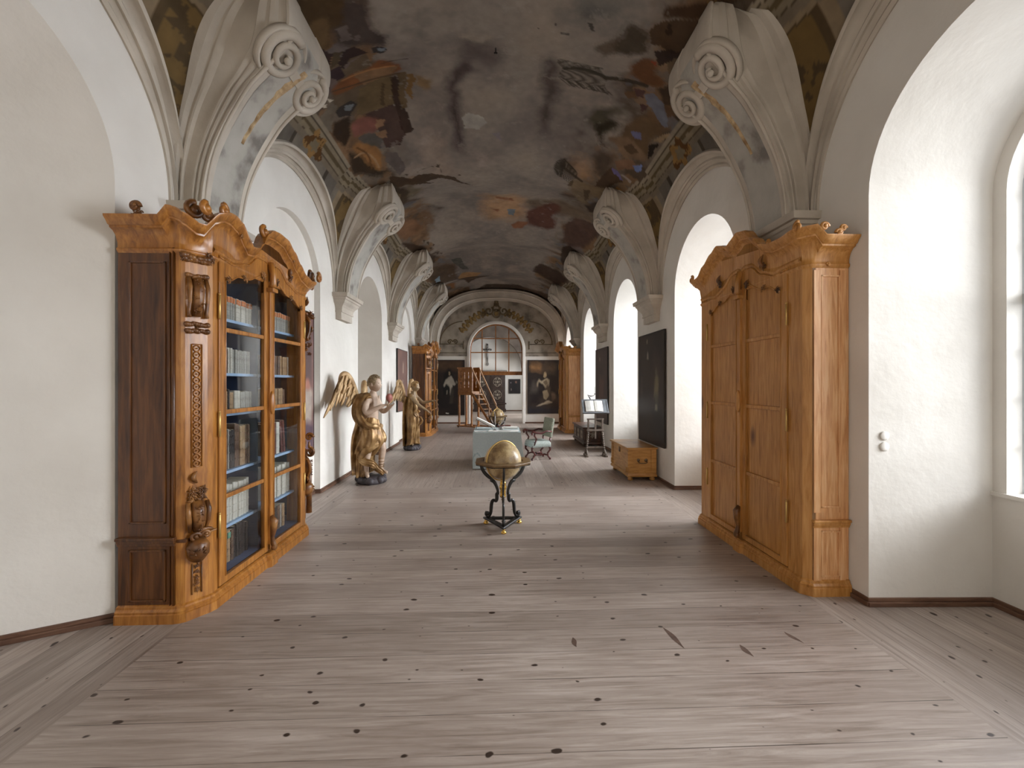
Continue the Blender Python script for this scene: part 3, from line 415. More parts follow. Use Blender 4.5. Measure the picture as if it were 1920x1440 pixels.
def paint_fresco(P, Y, X, Z):
    # canvas coordinates: S = metres across the vault from the crown, T = metres along the hall
    S = (PI/2-P)*2.75; T = Y
    n1 = vnoise(S*.7, T*.6, 1); n2 = vnoise(S*3, T*3, 2); n3 = vnoise(S*1.7, T*1.7, 3); n4 = vnoise(S*7, T*7, 4)
    w1 = vnoise(S*3.2, T*3.2, 5, 6, .65)-.5; w2 = vnoise(S*3.2, T*3.2, 6, 6, .65)-.5
    def c(h): return np.minimum(np.array(lin(h))*FG, .85)
    col = np.zeros(S.shape+(3,))
    def mix(m, h, k=1.0):
        m = np.clip(m, 0, 1)[..., None]*k; col[:] = col*(1-m)+c(h)*m
    col[:] = c('7c736c'); mix((n1-.42)/.2, '8b837b', .7); mix((.5-n1)/.25, '66605c', .7); mix((n3-.5)/.22, '978b7f', .6); mix((.45-n3)/.2, '625b59', .5)
    # darker, browner figure belt along both sides
    side = np.clip((np.abs(S)-1.35-(n3-.5)*1.6)/.5, 0, 1); mix(side, '5f5142', .75)
    mix(side*(n2-.5)/.12, '3d2f22', .65); mix(side*(vnoise(S*2.3, T*2.3, 11)-.55)/.08, '6e533a', .7); mix(side*(vnoise(S*2.7, T*2.7, 12)-.6)/.05, '83664a', .6); mix(side*(vnoise(S*2.5, T*2.1, 13)-.63)/.04, '5d6168', .5)
    def inside(q, px, py):
        m = np.zeros(px.shape, bool); n = len(q)
        for i in range(n):
            x0, y0 = q[i]; x1, y1 = q[(i+1) % n]
            if y0 == y1: continue
            cr = ((y0 > py) != (y1 > py)) & (px < (x1-x0)*(py-y0)/(y1-y0)+x0); m ^= cr
        return m
    s1 = (PI/2-P[0])*2.75; t1 = Y[:, 0]
    for hx, w, fl in FPOLY:
        q = list(zip(fl[::2], fl[1::2])); xs = [p[0] for p in q]; ys = [p[1] for p in q]; mg = .12+w
        i0, i1 = np.searchsorted(t1, [min(ys)-mg, max(ys)+mg]); j0, j1 = np.searchsorted(s1, [min(xs)-mg, max(xs)+mg])
        if i1-i0 < 2 or j1-j0 < 2: continue
        sl = (slice(i0, i1), slice(j0, j1)); acc = 0; ks = [(0, 0)] if w < .035 else ([(0, 0), (.4, .3), (-.3, .5), (.2, -.5), (-.4, -.2)] if w < .1 else [(a*.5, b*.5) for a in (-1, -.5, 0, .5, 1) for b in (-1, -.5, 0, .5, 1)])
        am = .10+w*1.2
        for a, b in ks: acc = acc+inside(q, S[sl]+w1[sl]*am+a*w, T[sl]+w2[sl]*am+b*w).astype(float)
        acc = acc/len(ks); sh = 1+.55*(n4[sl]-.5)+.5*(n2[sl]-.5)
        k = (acc*.93)[..., None]; col[sl] = col[sl]*(1-k)+np.clip(c(hx)*sh[..., None], 0, .9)*k
    for hx, w, fl in FSTROKE:
        q = list(zip(fl[::2], fl[1::2])); q = [Vector(a) for a in q]
        if len(q) > 2: q = smooth_path(q, 10)
        xs = [p[0] for p in q]; ys = [p[1] for p in q]; i0, i1 = np.searchsorted(t1, [min(ys)-.1, max(ys)+.1]); j0, j1 = np.searchsorted(s1, [min(xs)-.1, max(xs)+.1])
        if i1-i0 < 2 or j1-j0 < 2: continue
        sl = (slice(i0, i1), slice(j0, j1)); d = np.full(S[sl].shape, 9.)
        for a, b in zip(q, q[1:]):
            ax, ay, bx, by = a[0], a[1], b[0], b[1]; L = max((bx-ax)**2+(by-ay)**2, 1e-9)
            u = np.clip(((S[sl]-ax)*(bx-ax)+(T[sl]-ay)*(by-ay))/L, 0, 1); d = np.minimum(d, np.hypot(S[sl]-ax-u*(bx-ax), T[sl]-ay-u*(by-ay)))
        k = (np.clip((w-d)/.012, 0, 1)*.9)[..., None]; col[sl] = col[sl]*(1-k)+c(hx)*k
    # painted architecture: moulded cornice along both sides, panels and gilt cartouches below it
    ph = (T-BC[0]) % SP/SP; yy = np.abs(ph-.5)*2          # 0 mid bay .. 1 at the bracket
    edge = 2.27-.17*np.clip((yy-.45)/.5, 0, 1)**1.2+.05*(np.abs(((ph*2) % 1)-.5) < .06)
    far = T < 17.2
    e = np.abs(S)-edge+w1*.02
    m = (e > 0) & far
    def put(mask, h, k=.95):
        q = (mask.astype(float)*k)[..., None]; v = c(h)*(1+.35*(n4-.5)+.25*(n2-.5))[..., None]; col[:] = col*(1-q)+v*q
    put(m, '6b6051')
    put(m & (e < .05), '857a69'); put(m & (e > .05) & (e < .065), '3c3226'); put(m & (e > .065) & (e < .12), '7c705d'); put(m & (e > .12) & (e < .17), '51452f'); put(m & (e > .17) & (e < .23), '776b58'); put(m & (e > .23) & (e < .245), '453a2c')
    panel = m & (e > .33)
    put(panel & (yy > .5) & (yy < .93) & (e < .9), '7a6a54'); put(panel & (yy > .56) & (yy < .88) & (e > .38), '463824')
    put(panel & (yy > .6) & (yy < .85) & (e > .4) & (n4 > .47), '64502f')
    put(panel & (yy < .5), '6a6258'); put(panel & (yy > .26) & (yy < .3), '3c342a'); put(panel & (yy > .3) & (yy < .44), '5b554d')
    # cartouche
    dy = (ph-.5)*SP; r = np.hypot(dy*1.0, (e-.26)*1.5)
    ang = np.arctan2(e-.26, dy); rr = .24+.05*np.sin(5*ang)+w1*.1
    put(m & (r < rr), '83643a'); put(m & (r < rr) & (n4 > .54), '4c3216'); put(m & (r < rr*.45), '6d624f')
    # worn crown of the vault: bare lime patches
    mix((vnoise(S*5, T*5, 21, 6, .7)-.68)/.03*(np.abs(S) < 1.6), 'a09a92', .22)
    return col
#FRESCO_END
make_vault()
# roof above the vault keeps the sky out
mb = MB(); mb.b2((XL-1.5, YB-.2, 6.1), (XO+.1, 26.4, 6.2)); mb.b2((XL-1.5, YB-.2, -.3), (XL-1.4, 26.4, 6.2)); mb.b2((XL-1.5, YB-.2, -.3), (XO, YB-.1, 6.2)); mb.b2((XO, YE, -.3), (XO+.1, 26.4, 6.2))
struct(mb.build('wall_outer', M['plaster']))
mb = MB(); mb.b2((XL-1.4, YB-.1, -.1), (XO, YB, 6.1)); struct(mb.build('wall_rear', M['plaster']))

# ------------------------------------------------------------------ arch mouldings and scroll brackets (trim)
PROF = [(-.03, -.01), (-.02, .03), (.05, .04), (.1, .04), (.13, .005), (.3, -.02), (.46, -.01), (.5, .018), (.6, .024), (.64, .0), (.8, -.004), (.84, .018), (.97, .018), (1.0, -.01)]
def arch_mould(yc, side, ti):
    a = 2.8 if side < 0 else 2.92; n = 64; rows = []
    for i in range(n+1):
        th = PI*i/n; cy, sz = -math.cos(th), math.sin(th)
        def P(R, onv):
            y = yc+R*cy; z = ZS+R*sz; return y, z
        yo, zo = P(RO, 1); xo = vault_x(zo, yo, side); yi, zi = P(RI, 0); xi = a
        row = []
        d = Vector((xo-xi, RO-RI)); nn = Vector((-d.y, d.x)).normalized()     # in (|x|, radial) plane, pointing to the room
        if nn.x > 0: nn = -nn
        for p, off in PROF:
            x = xo+(xi-xo)*p+nn.x*off; R = RO+(RI-RO)*p+nn.y*off
            row.append((side*x, yc+R*cy, ZS+R*sz))
        row.append((side*(a+.05), yc+(RI-.0)*cy, ZS+(RI)*sz)); row.append((side*(max(xo, a-.0)+.12), yc+(RO+.03)*cy, ZS+(RO+.03)*sz))
        rows.append(row)
    mb = MB(); mb.rings(rows, True, False, True)
    return struct(mb.build('trim_%d' % ti, M['stucco'], auto=50))
FRONT = [(.20, 3.28), (.215, 3.45), (.25, 3.65), (.31, 3.85), (.40, 4.05), (.50, 4.23), (.61, 4.40), (.74, 4.54), (.87, 4.66), (.97, 4.75), (1.02, 4.86), (1.03, 4.99), (1.02, 5.11), (.99, 5.2)]
def bracket(yc, side, ti, worn):
    a = 2.8 if side < 0 else 2.92
    F = smooth_path(FRONT, 44); n = len(F); B = []
    for i, f in enumerate(F):       # back points run up the wall and along the vault
        s_ = i/(n-1); zz = ZS-.03+(4.98-ZS)*s_ if s_ < .999 else 4.98
        th = s_; x = vault_x(zz+ .12*s_, yc, side); B.append(Vector((a-x-.04, zz+.18*s_)))
    B[-1] = Vector((.95, 5.28)) if 0 else B[-1]
    # cross-section: fraction front->back, half width at the foot, half width at the head
    CS = [(-.0, .0, .0), (.0, .2, .2), (-.03, .205, .21), (-.03, .215, .22), (-.02, .225, .23), (-.02, .285, .30), (.0, .30, .315), (.03, .30, .315), (.05, .28, .295), (.14, .28, .30), (.17, .30, .325), (.22, .30, .33), (.25, .28, .315), (.28, .28, .315), (.31, .30, .335), (.36, .30, .34), (.39, .275, .32), (.70, .275, .325), (.74, .30, .35), (.78, .30, .355), (.80, .28, .34), (.84, .29, .35), (.87, .33, .40), (.97, .34, .42), (1.0, .32, .41), (1.12, .28, .40)]
    rows = []
    for i in range(n):
        s_ = i/(n-1); L = max((B[i]-F[i]).length, .14); dr = (B[i]-F[i]).normalized(); e = s_*s_*(3-2*s_)
        tail = 1-max(0, (s_-.93)/.07)*.2; e2 = min(1, max(0, (s_-.5)/.4)); e2 = e2*e2*(3-2*e2)
        half = []
        for fr_, w0, w1 in CS:
            fr2 = fr_ if fr_ >= 0 else fr_*.1/ max(L, .1)*3
            p = F[i]+dr*L*fr2; w = (w0+(w1-w0)*e+(.14*e2*(1 if fr_ < .4 else .7) if (w0 > .221 or fr_ > .0) else 0))*tail; half.append((p.x, w, p.y))
        ring = [(side*(a-x), yc-w, z) for x, w, z in half[::-1]]+[(side*(a-x), yc+w, z) for x, w, z in half[1:]]
        rows.append(ring)
    mb = MB(); mb.rings(rows, True, False, True)
    root = bpy.data.objects.new('trim_%d' % ti, None); C.objects.link(root); root['kind'] = 'structure'; root['label'] = 'stucco scroll bracket curving off its corbel into the painted vault'
    mb.build('bracket', M['stucco'], root, auto=40)
    # painted grey field on the front
    pm = MB(); rr = []
    for i in range(1, 36):
        f = F[i]; t = (F[i+1]-F[i-1]).normalized(); nrm = Vector((t.y, -t.x))
        s_ = i/(n-1); w = .205 if i < 30 else .205-.012*(i-30)
        p = f+nrm*.006; rr.append([(side*(a-p.x), yc-w, p.y), (side*(a-p.x), yc+w, p.y)])
    pm.rings(rr, False, False, False); pm.build('painted_field', M['stucco_grey'], root)
    if worn:                        # streak of bare, flaked stucco on the grey field
        fm = MB(); rr = []; R_ = random.Random(ti)
        for i in range(13, 31):
            f = F[i]; t = (F[i+1]-F[i-1]).normalized(); nrm = Vector((t.y, -t.x)); p = f+nrm*.02
            k = (i-13)/17; w = (.008+.028*k)*(.6+.8*R_.random()); c0 = -.03+.05*k+R_.uniform(-.006, .006); q = f+nrm*.004
            rr.append([(side*(a-q.x), yc+c0-w-.008, q.y), (side*(a-p.x), yc+c0-w*.6, p.y), (side*(a-p.x), yc+c0+w*.6, p.y), (side*(a-q.x), yc+c0+w+.008, q.y)])
        fm.rings(rr, False, False, False); fm.build('flaked_patch', M['stain'], root)
    # twin volutes, facing down into the hall
    cen = Vector((.87, 4.70)); nrm = Vector((.66, -.75)).normalized(); tan = Vector((.75, .66)).normalized()
    for sg in (-1, 1):
        vm = MB(); y0 = yc+sg*.25; R0 = .205
        def W(u, v, h): # u along +-Y, v along tan, h along normal
            p = cen+tan*v+nrm*h; return (side*(a-p.x), y0+u, p.y)
        prof = [(.215, -.16), (.215, .0), (.205, .035), (.17, .045), (.15, .03), (.13, .06)]
        nn = 40; rings = []
        for r_, h in [(.25, -.03), (.25, .005), (.243, .025), (.222, .028), (.212, .004), (.02, .01)]:
            rings.append([W(r_*math.cos(2*PI*k/nn), r_*math.sin(2*PI*k/nn), h) for k in range(nn)])
        vm.rings(rings, True, True, True)
        pts = []; rad = []
        for k in range(90):
            u = k/89; ang = PI/2*1.1-sg*0-(u*2*PI*2.1); r_ = .175*(1-u)**.9+.025
            pts.append(W(sg*r_*math.cos(ang), r_*math.sin(ang), .012+.055*u)); rad.append(.030*(1-u)+.017)
        vm.tube(pts, rad, 8, flat=1.0)
        e = W(0, 0, .085); vm.ball(e, .032, 10, 6)
        vm.build('volute', M['stucco'], root)
        # rounded rib that leaves the volute and runs down the edge of the bracket
        em = MB(); pp = []; rd = []
        for i in range(0, 33):
            f = F[i]; t = (F[min(i+1, n-1)]-F[max(i-1, 0)]).normalized(); nr = Vector((t.y, -t.x)); k = i/32
            p = f+nr*.01; pp.append((side*(a-p.x), yc+sg*(.262+.04*k+.16*max(0, k-.75)), p.y)); rd.append(.010+.010*k)
        em.tube(pp, rd, 8); em.build('edge_rib', M['stucco'], root)
    vb = MB(); c0 = cen+nrm*.0
    q = [(-.12, -.06), (.12, -.06), (.12, .03), (-.12, .03)]
    vb.prism(q, lambda u, v: (side*(a-(c0+tan*v+nrm*.05).x), yc+u, (c0+tan*v+nrm*.05).y), lambda u, v: (side*(a-(c0+tan*v-nrm*.2).x), yc+u, (c0+tan*v-nrm*.2).y))
    vb.build('volute_block', M['stucco'], root)
    # corbel
    cm = MB(); hw, d = .27, .10
    poly = [(0, hw), (0, -hw), (d, -hw), (d, hw)]
    poly = [(-.04, -hw), (d, -hw), (d, hw), (-.04, hw)]
    rs = []
    for z, off in [(2.86, .0), (2.985, 0), (2.985, .018), (3.01, .02), (3.01, .01), (3.07, .02), (3.11, .045), (3.15, .085), (3.19, .10), (3.20, .115), (3.23, .12), (3.235, .15), (3.30, .16), (3.305, .0)]:
        rs.append([(side*(a+.04), yc-hw-off, z), (side*(a-d-off), yc-hw-off, z), (side*(a-d-off), yc+hw+off, z), (side*(a+.04), yc+hw+off, z)])
    cm.rings(rs, True, False, True); cm.build('corbel', M['stucco'], root)
ti = 1
for y in AC:
    for sd in (-1, 1): arch_mould(y, sd, ti); ti += 1
for k, y in enumerate(BC):
    for sd in (-1, 1): bracket(y, sd, ti, k == 2); ti += 1

# ------------------------------------------------------------------ end wall and the room beyond
M['fresco_grey'] = noise_mat('end_wall_fresco', lin('6b6359'), lin('958b7e'), 2.6, .9, 8, bump=.15, bscale=20, c3=lin('a59a8b'), lo=.32, hi=.66, spec=.2)
M['fresco_line'] = noise_mat('painted_ornament', lin('4a3d2c'), lin('75654c'), 8, .9, 5, spec=.2)
M['fresco_gold'] = noise_mat('painted_garland', lin('6b5432'), lin('9c8155'), 11, .9, 6, spec=.2)
M['frame_wood'] = wood_mat('screen_wood', lin('7c4a20'), lin('96602c'), lin('a8713a'), (6, 6, 3), rough=.45)
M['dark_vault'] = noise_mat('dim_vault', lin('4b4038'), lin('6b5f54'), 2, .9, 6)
OX, OR, OZ = -.01, 1.14, 3.17
def end_plane(mb, y, x0, x1, z0, z1, flip=1):
    ap = [(OX-OR*math.cos(PI*i/32), OZ+OR*math.sin(PI*i/32)) for i in range(33)]
    mb.add([(x0, y, z0), (OX-OR, y, z0), (OX-OR, y, z1), (x0, y, z1)], [(0, 1, 2, 3)]); mb.add([(x1, y, z0), (OX+OR, y, z0), (OX+OR, y, z1), (x1, y, z1)], [(0, 1, 2, 3)])
    if z1 > OZ:
        for (xa, za), (xb, zb) in zip(ap, ap[1:]): mb.add([(xa, y, max(za, z0)), (xb, y, max(zb, z0)), (xb, y, z1), (xa, y, z1)], [(0, 1, 2, 3)])
mb = MB(); end_plane(mb, YE, XL-.1, XR+.1, -.02, 5.9); end_plane(mb, YE+.4, -4.6, 4.6, -.02, 5.9)
ap = [(OX-OR, -.02)]+[(OX-OR*math.cos(PI*i/32), OZ+OR*math.sin(PI*i/32)) for i in range(33)]+[(OX+OR, -.02)]
mb.add([(x, YE, z) for x, z in ap]+[(x, YE+.4, z) for x, z in ap], [(i, i+1, 35+i+1, 35+i) for i in range(34)])
struct(mb.build('wall_end', M['plaster'], auto=40))
# frescoed lunette skin over the white wall
mb = MB(); R2 = OR+.12; ap2 = [(OX-R2*math.cos(PI*i/32), OZ+R2*math.sin(PI*i/32)) for i in range(33)]; yy = YE-.012
for sx in (-1, 1):
    x0 = (XL if sx < 0 else XR); xe = OX+sx*R2
    mb.add([(x0, yy, 2.9), (xe, yy, 2.9), (xe, yy, 5.7), (x0, yy, 5.7)], [(0, 1, 2, 3)])
for (xa, za), (xb, zb) in zip(ap2, ap2[1:]): mb.add([(xa, yy, za), (xb, yy, zb), (xb, yy, 5.7), (xa, yy, 5.7)], [(0, 1, 2, 3)])
fres = struct(mb.build('trim_40', M['fresco_grey']), 'grey frescoed lunette over the arched opening in the end wall')
def curl_pts(cx, cz, r, turns=1.4, a0=0, sg=1, r1=.15, n=26):
    return [(cx+sg*(r*(1-(1-r1)*i/n))*math.cos(a0+2*PI*turns*i/n), cz+(r*(1-(1-r1)*i/n))*math.sin(a0+2*PI*turns*i/n)) for i in range(n+1)]
mb = MB(); gb = MB(); yy = YE-.016
def fl(m_, pts, w): m_.tube([(x, yy, z) for x, z in pts], w, 6, flat=1.0)
for sx in (-1, 1):
    fl(mb, [(OX+sx*(1.42), 3.55), (OX+sx*1.42, 3.2)], .02)
    fl(mb, [(OX+sx*(2.42-1.0*(1-math.cos(t*PI/2*.98)) ), 3.42+.98*math.sin(t*PI/2*.98)) for t in [i/12 for i in range(13)]], .018)
    fl(mb, [(OX+sx*1.45, 3.42), (OX+sx*2.45, 3.42)], .016); fl(mb, [(OX+sx*1.3, 3.05), (OX+sx*2.6, 3.05)], .012)
    for q in (1.75, 2.0): fl(mb, curl_pts(OX+sx*q, 3.52, .11, 1.3, 0, sx*(1 if q < 1.9 else -1)), .022)
    R_ = random.Random(7)
    for k in range(26):
        a = math.radians(28+k*1.9); rr = 1.62+.1*math.sin(k*1.7)+.05; x = OX+sx*rr*math.cos(a)*1.0; z = OZ+.02+rr*math.sin(a)*1.0
        gb.ball((x, yy+.0, z), (.10, .015, .06), 6, 4, Matrix.Rotation(-sx*a, 3, 'Y'))
    for r_, a in ((.2, 0), (.13, 1)): fl(mb, curl_pts(OX+sx*(.32+.25*a), 4.86-.12*a, r_, 1.3, 2.2, sx), .035)
for z, r_ in ((4.75, .16), (4.98, .13), (5.15, .08)):
    fl(mb, [(OX+r_*math.cos(t), z+r_*1.1*math.sin(t)) for t in [2*PI*i/20 for i in range(21)]], .03)
gb.ball((OX, yy, 4.75), (.1, .02, .12), 8, 5); mb.ball((OX, yy, 5.3), (.09, .06, .16), 8, 6)
mb.build('ornament', M['fresco_line'], fres); gb.build('garland', M['fresco_gold'], fres)
mb = MB(); ap3 = [(OX-(OR+.0)*math.cos(PI*i/40), OZ+(OR+.0)*math.sin(PI*i/40)) for i in range(41)]
rows = []
for i, (dr, dy) in enumerate([(0, 0), (0, -.04), (.09, -.04), (.12, -.02), (.125, .0)]):
    r = OR+dr; rows.append([(OX-r, YE+dy, 0)]+[(OX-r*math.cos(PI*k/40), YE+dy, OZ+r*math.sin(PI*k/40)) for k in range(41)]+[(OX+r, YE+dy, 0)])
mb.rings(rows, False, False, False); struct(mb.build('trim_41', M['plaster'], auto=40), 'white plaster surround of the arched opening')
# broad stucco arch that closes the vault against the end wall
def sec(k, y, n=60, n_=2.5, b_=2.33):
    out = []
    for i in range(n+1):
        p = PI-PI*i/n; c_, s_ = math.cos(p), abs(math.sin(p)); q = (abs(c_)**n_+s_**n_)**(-1/n_); a = (2.8 if c_ < 0 else 2.92)
        out.append(((a-k)*c_*q, y, ZS-.1+(b_+.1-k)*s_*q))
    return out
rows = [sec(-.05, 17.42), sec(.03, 17.42), sec(.045, 17.40), sec(.07, 17.42), sec(.075, 17.46), sec(.28, 17.50), sec(.30, 17.47), sec(.33, 17.5), sec(.34, 17.56), sec(.34, YE)]
mb = MB(); mb.rings(rows, False, False, False); struct(mb.build('trim_42', M['stucco'], auto=40), 'broad stucco arch closing the vault at the end wall')
# glazed wooden screen in the upper part of the opening
sc_ = bpy.data.objects.new('window_7', None); C.objects.link(sc_); sc_['kind'] = 'structure'; sc_['label'] = 'wooden glazed fanlight screen filling the upper part of the end arch'
Yg = YE+.2; fr = MB(); fr.b2((OX-OR, Yg-.05, 2.09), (OX+OR, Yg+.05, 2.24)); fr.b2((OX-OR, Yg-.07, 2.2), (OX+OR, Yg+.07, 2.25))
fr.tube([(OX-(OR-.02)*math.cos(PI*i/32), Yg, OZ+(OR-.02)*math.sin(PI*i/32)) for i in range(33)], .035, 4, smooth=False)
for x in (-.63, -.04, .536): fr.b2((x-.022, Yg-.03, 2.24), (x+.022, Yg+.03, OZ+math.sqrt(OR**2-(x-OX)**2)))
for z in (3.08, 3.69):
    h = OR if z < OZ else math.sqrt(OR**2-(z-OZ)**2); fr.b2((OX-h, Yg-.025, z-.022), (OX+h, Yg+.025, z+.022))
for sx in (-1, 1): fr.b2((OX+sx*(OR-.04), Yg-.03, 2.2), (OX+sx*OR, Yg+.03, OZ))
fr.build('window_frame', M['frame_wood'], sc_)
gp = MB(); gp.add([(x, Yg, z) for x, z in [(OX-OR, 2.24)]+[(OX-OR*math.cos(PI*i/32), OZ+OR*math.sin(PI*i/32)) for i in range(33)]+[(OX+OR, 2.24)]], [tuple(range(35))]); gp.build('window_pane', M['window_glass'], sc_)
# far room
mb = MB(); mb.b2((-4.6, 26, -.02), (4.6, 26.2, 5.9)); struct(mb.build('wall_far', M['plaster']))
mb = MB(); mb.b2((-4.6, 18.4, -.02), (-4.5, 26, 5.9)); struct(mb.build('wall_far_left', M['plaster']))
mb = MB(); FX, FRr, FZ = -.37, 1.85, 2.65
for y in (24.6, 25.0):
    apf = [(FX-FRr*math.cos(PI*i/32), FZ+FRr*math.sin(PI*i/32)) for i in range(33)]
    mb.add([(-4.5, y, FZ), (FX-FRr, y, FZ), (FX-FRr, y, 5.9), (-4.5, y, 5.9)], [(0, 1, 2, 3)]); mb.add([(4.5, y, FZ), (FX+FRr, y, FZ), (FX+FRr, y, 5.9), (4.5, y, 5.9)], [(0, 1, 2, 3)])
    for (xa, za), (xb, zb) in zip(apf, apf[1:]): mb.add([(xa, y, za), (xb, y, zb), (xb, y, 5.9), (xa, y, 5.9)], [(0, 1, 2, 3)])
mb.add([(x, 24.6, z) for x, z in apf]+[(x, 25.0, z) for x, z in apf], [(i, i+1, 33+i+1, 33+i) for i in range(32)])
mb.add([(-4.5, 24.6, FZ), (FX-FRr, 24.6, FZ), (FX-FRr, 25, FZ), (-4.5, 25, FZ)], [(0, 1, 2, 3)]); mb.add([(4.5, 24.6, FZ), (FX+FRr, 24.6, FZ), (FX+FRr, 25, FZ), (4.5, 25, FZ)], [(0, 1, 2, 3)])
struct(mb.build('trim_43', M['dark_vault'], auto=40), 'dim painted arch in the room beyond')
mb = MB(); mb.b2((-4.5, 25.97, 0), (4.5, 26, .06)); struct(mb.build('baseboard_far', M['oak_trim']))
mb = MB(); mb.b2((XL, YE-.03, 0), (OX-OR, YE, .06)); mb.b2((OX+OR, YE-.03, 0), (XR, YE, .06)); struct(mb.build('baseboard_end', M['oak_trim']))

# ------------------------------------------------------------------ paintings
pm_, nt_, b_ = newmat('oil_paint'); a_ = N(nt_, 'ShaderNodeVertexColor'); a_.layer_name = 'paint'; nt_.links.new(a_.outputs[0], b_.inputs['Base Color']); b_.inputs['Roughness'].default_value = .42; b_.inputs['Specular IOR Level'].default_value = .35
M['oil'] = pm_
M['black_frame'] = plain('black_frame', lin('1d1714'), .45)
def canvas(name, wd, ht, bg, shapes, seed, parent, res=.014, g=1.0):
    nx, nz = max(8, int(wd/res)), max(8, int(ht/res)); xs = np.linspace(0, 1, nx); zs = np.linspace(0, 1, nz); U, V = np.meshgrid(xs, zs, indexing='ij')
    n = vnoise(U*wd*2, V*ht*2, seed); n2 = vnoise(U*wd*7, V*ht*7, seed+1); w1 = (vnoise(U*6, V*6, seed+2)-.5)*.06; w2 = (vnoise(U*6, V*6, seed+3)-.5)*.06
    c0, c1 = np.array(lin(bg[0])), np.array(lin(bg[1])); t = np.clip((n-.35)/.3, 0, 1)[..., None]; col = c0*(1-t)+c1*t
    for h, soft, pts in shapes:
        acc = 0; ks = [(0, 0), (.5, .3), (-.4, .5), (.3, -.5), (-.5, -.3), (.8, .7), (-.8, -.7), (.7, -.8), (-.7, .8)]
        for a, b in ks:
            px, py = U+w1+a*soft, V+w2+b*soft; m = np.zeros(U.shape, bool)
            for i in range(len(pts)):
                x0, y0 = pts[i]; x1, y1 = pts[(i+1) % len(pts)]
                if y0 == y1: continue
                m ^= ((y0 > py) != (y1 > py)) & (px < (x1-x0)*(py-y0)/(y1-y0)+x0)
            acc = acc+m
        k = (acc/len(ks)*.95)[..., None]; col = col*(1-k)+np.array(lin(h))*(1+.6*(n2-.5))[..., None]*k
    col = np.clip(col*g, 0, .9)
    vs = [((u-.5)*wd, 0, v*ht) for u in xs for v in zs]; fs = [(i*nz+j, (i+1)*nz+j, (i+1)*nz+j+1, i*nz+j+1) for i in range(nx-1) for j in range(nz-1)]
    me = bpy.data.meshes.new(name); me.from_pydata(vs, [], fs); at = me.color_attributes.new('paint', 'FLOAT_COLOR', 'POINT')
    at.data.foreach_set('color', np.concatenate([col.reshape(-1, 3), np.ones((nx*nz, 1))], 1).astype(np.float32).ravel()); me.materials.append(M['oil']); me.update()
    o = bpy.data.objects.new(name, me); C.objects.link(o); o.parent = parent; o.location = (0, -.032, 0); return o
def painting(label, loc, rz, wd, ht, bg, shapes, seed, res=.014, fw=.02, g=1.0):
    t = thing('painting', label, 'painting', loc, rz)
    mb = MB(); d = .035
    for x0, x1, z0, z1 in ((-wd/2-fw, -wd/2, -fw, ht+fw), (wd/2, wd/2+fw, -fw, ht+fw), (-wd/2, wd/2, -fw, 0), (-wd/2, wd/2, ht, ht+fw)): mb.b2((x0, -d, z0), (x1, 0, z1))
    mb.b2((-wd/2, -.028, 0), (wd/2, -.002, ht)); mb.build('frame', M['black_frame'], t); canvas('canvas', wd, ht, bg, shapes, seed, t, res, g); return t
# end wall, left: abbot in a white rochet against the dark
def P2(px, py): return None
painting('large dark painting of a standing cleric in white, left of the end arch', (-2.02, YE-.01, .38), 0, 1.26, 2.34, ('1c1716', '2b211d'), [
    ('4a3626', .05, [(.1, .82), (.9, .82), (.95, 1.0), (.05, 1.0)]), ('0f0d0e', .03, [(.28, .35), (.62, .4), (.6, .78), (.45, .86), (.3, .75)]),
    ('9a9184', .015, [(.47, .70), (.55, .71), (.63, .64), (.72, .56), (.66, .53), (.6, .55), (.57, .4), (.53, .35), (.5, .5), (.38, .58), (.32, .52), (.3, .56), (.36, .64)]),
    ('15110f', .02, [(.44, .74), (.55, .74), (.56, .83), (.44, .83)]), ('37302a', .02, [(.5, .2), (.62, .2), (.66, .45), (.56, .5)]), ('8b7a63', .008, [(.46, .73), (.5, .72), (.53, .75), (.52, .79), (.47, .79)]), ('7c7568', .012, [(.38, .38), (.42, .38), (.43, .46), (.39, .46)]), ('6c6458', .01, [(.72, .63), (.78, .6), (.76, .57), (.7, .6)]), ('c9c4b8', .004, [(.38, .02), (.48, .02), (.48, .035), (.38, .04)])], 31)
painting('large painting of a kneeling monk in cream robes beneath a glowing cloud', (2.02, YE-.01, .44), 0, 1.32, 2.28, ('221c1c', '3a302a'), [
    ('8f6a45', .06, [(.05, .82), (.45, .78), (.5, .9), (.35, .95), (.08, .94)]), ('57483a', .06, [(.4, .8), (.9, .75), (.95, .92), (.5, .95)]), ('4d4640', .05, [(.05, .38), (.3, .4), (.35, .55), (.15, .62)]),
    ('b09a78', .012, [(.5, .7), (.56, .68), (.62, .72), (.61, .78), (.54, .79)]), ('aa9c83', .02, [(.46, .62), (.62, .68), (.7, .62), (.68, .5), (.56, .46), (.5, .56), (.36, .6), (.3, .48), (.28, .56), (.38, .66)]),
    ('4b4034', .03, [(.5, .3), (.72, .3), (.74, .5), (.6, .55)]), ('6d5f4c', .01, [(.5, .6), (.6, .64), (.64, .56), (.56, .52)]), ('94866d', .012, [(.48, .42), (.62, .44), (.7, .34), (.6, .24), (.52, .28), (.5, .34)]), ('6b5a4c', .03, [(.75, .4), (.9, .38), (.92, .28), (.8, .25)]), ('a99c86', .015, [(.25, .14), (.45, .19), (.7, .24), (.82, .22), (.6, .17), (.42, .14)]), ('2b2a30', .04, [(0, 0), (1, 0), (1, .1), (0, .12)])], 37)
bgR = ('201916', '31261f')
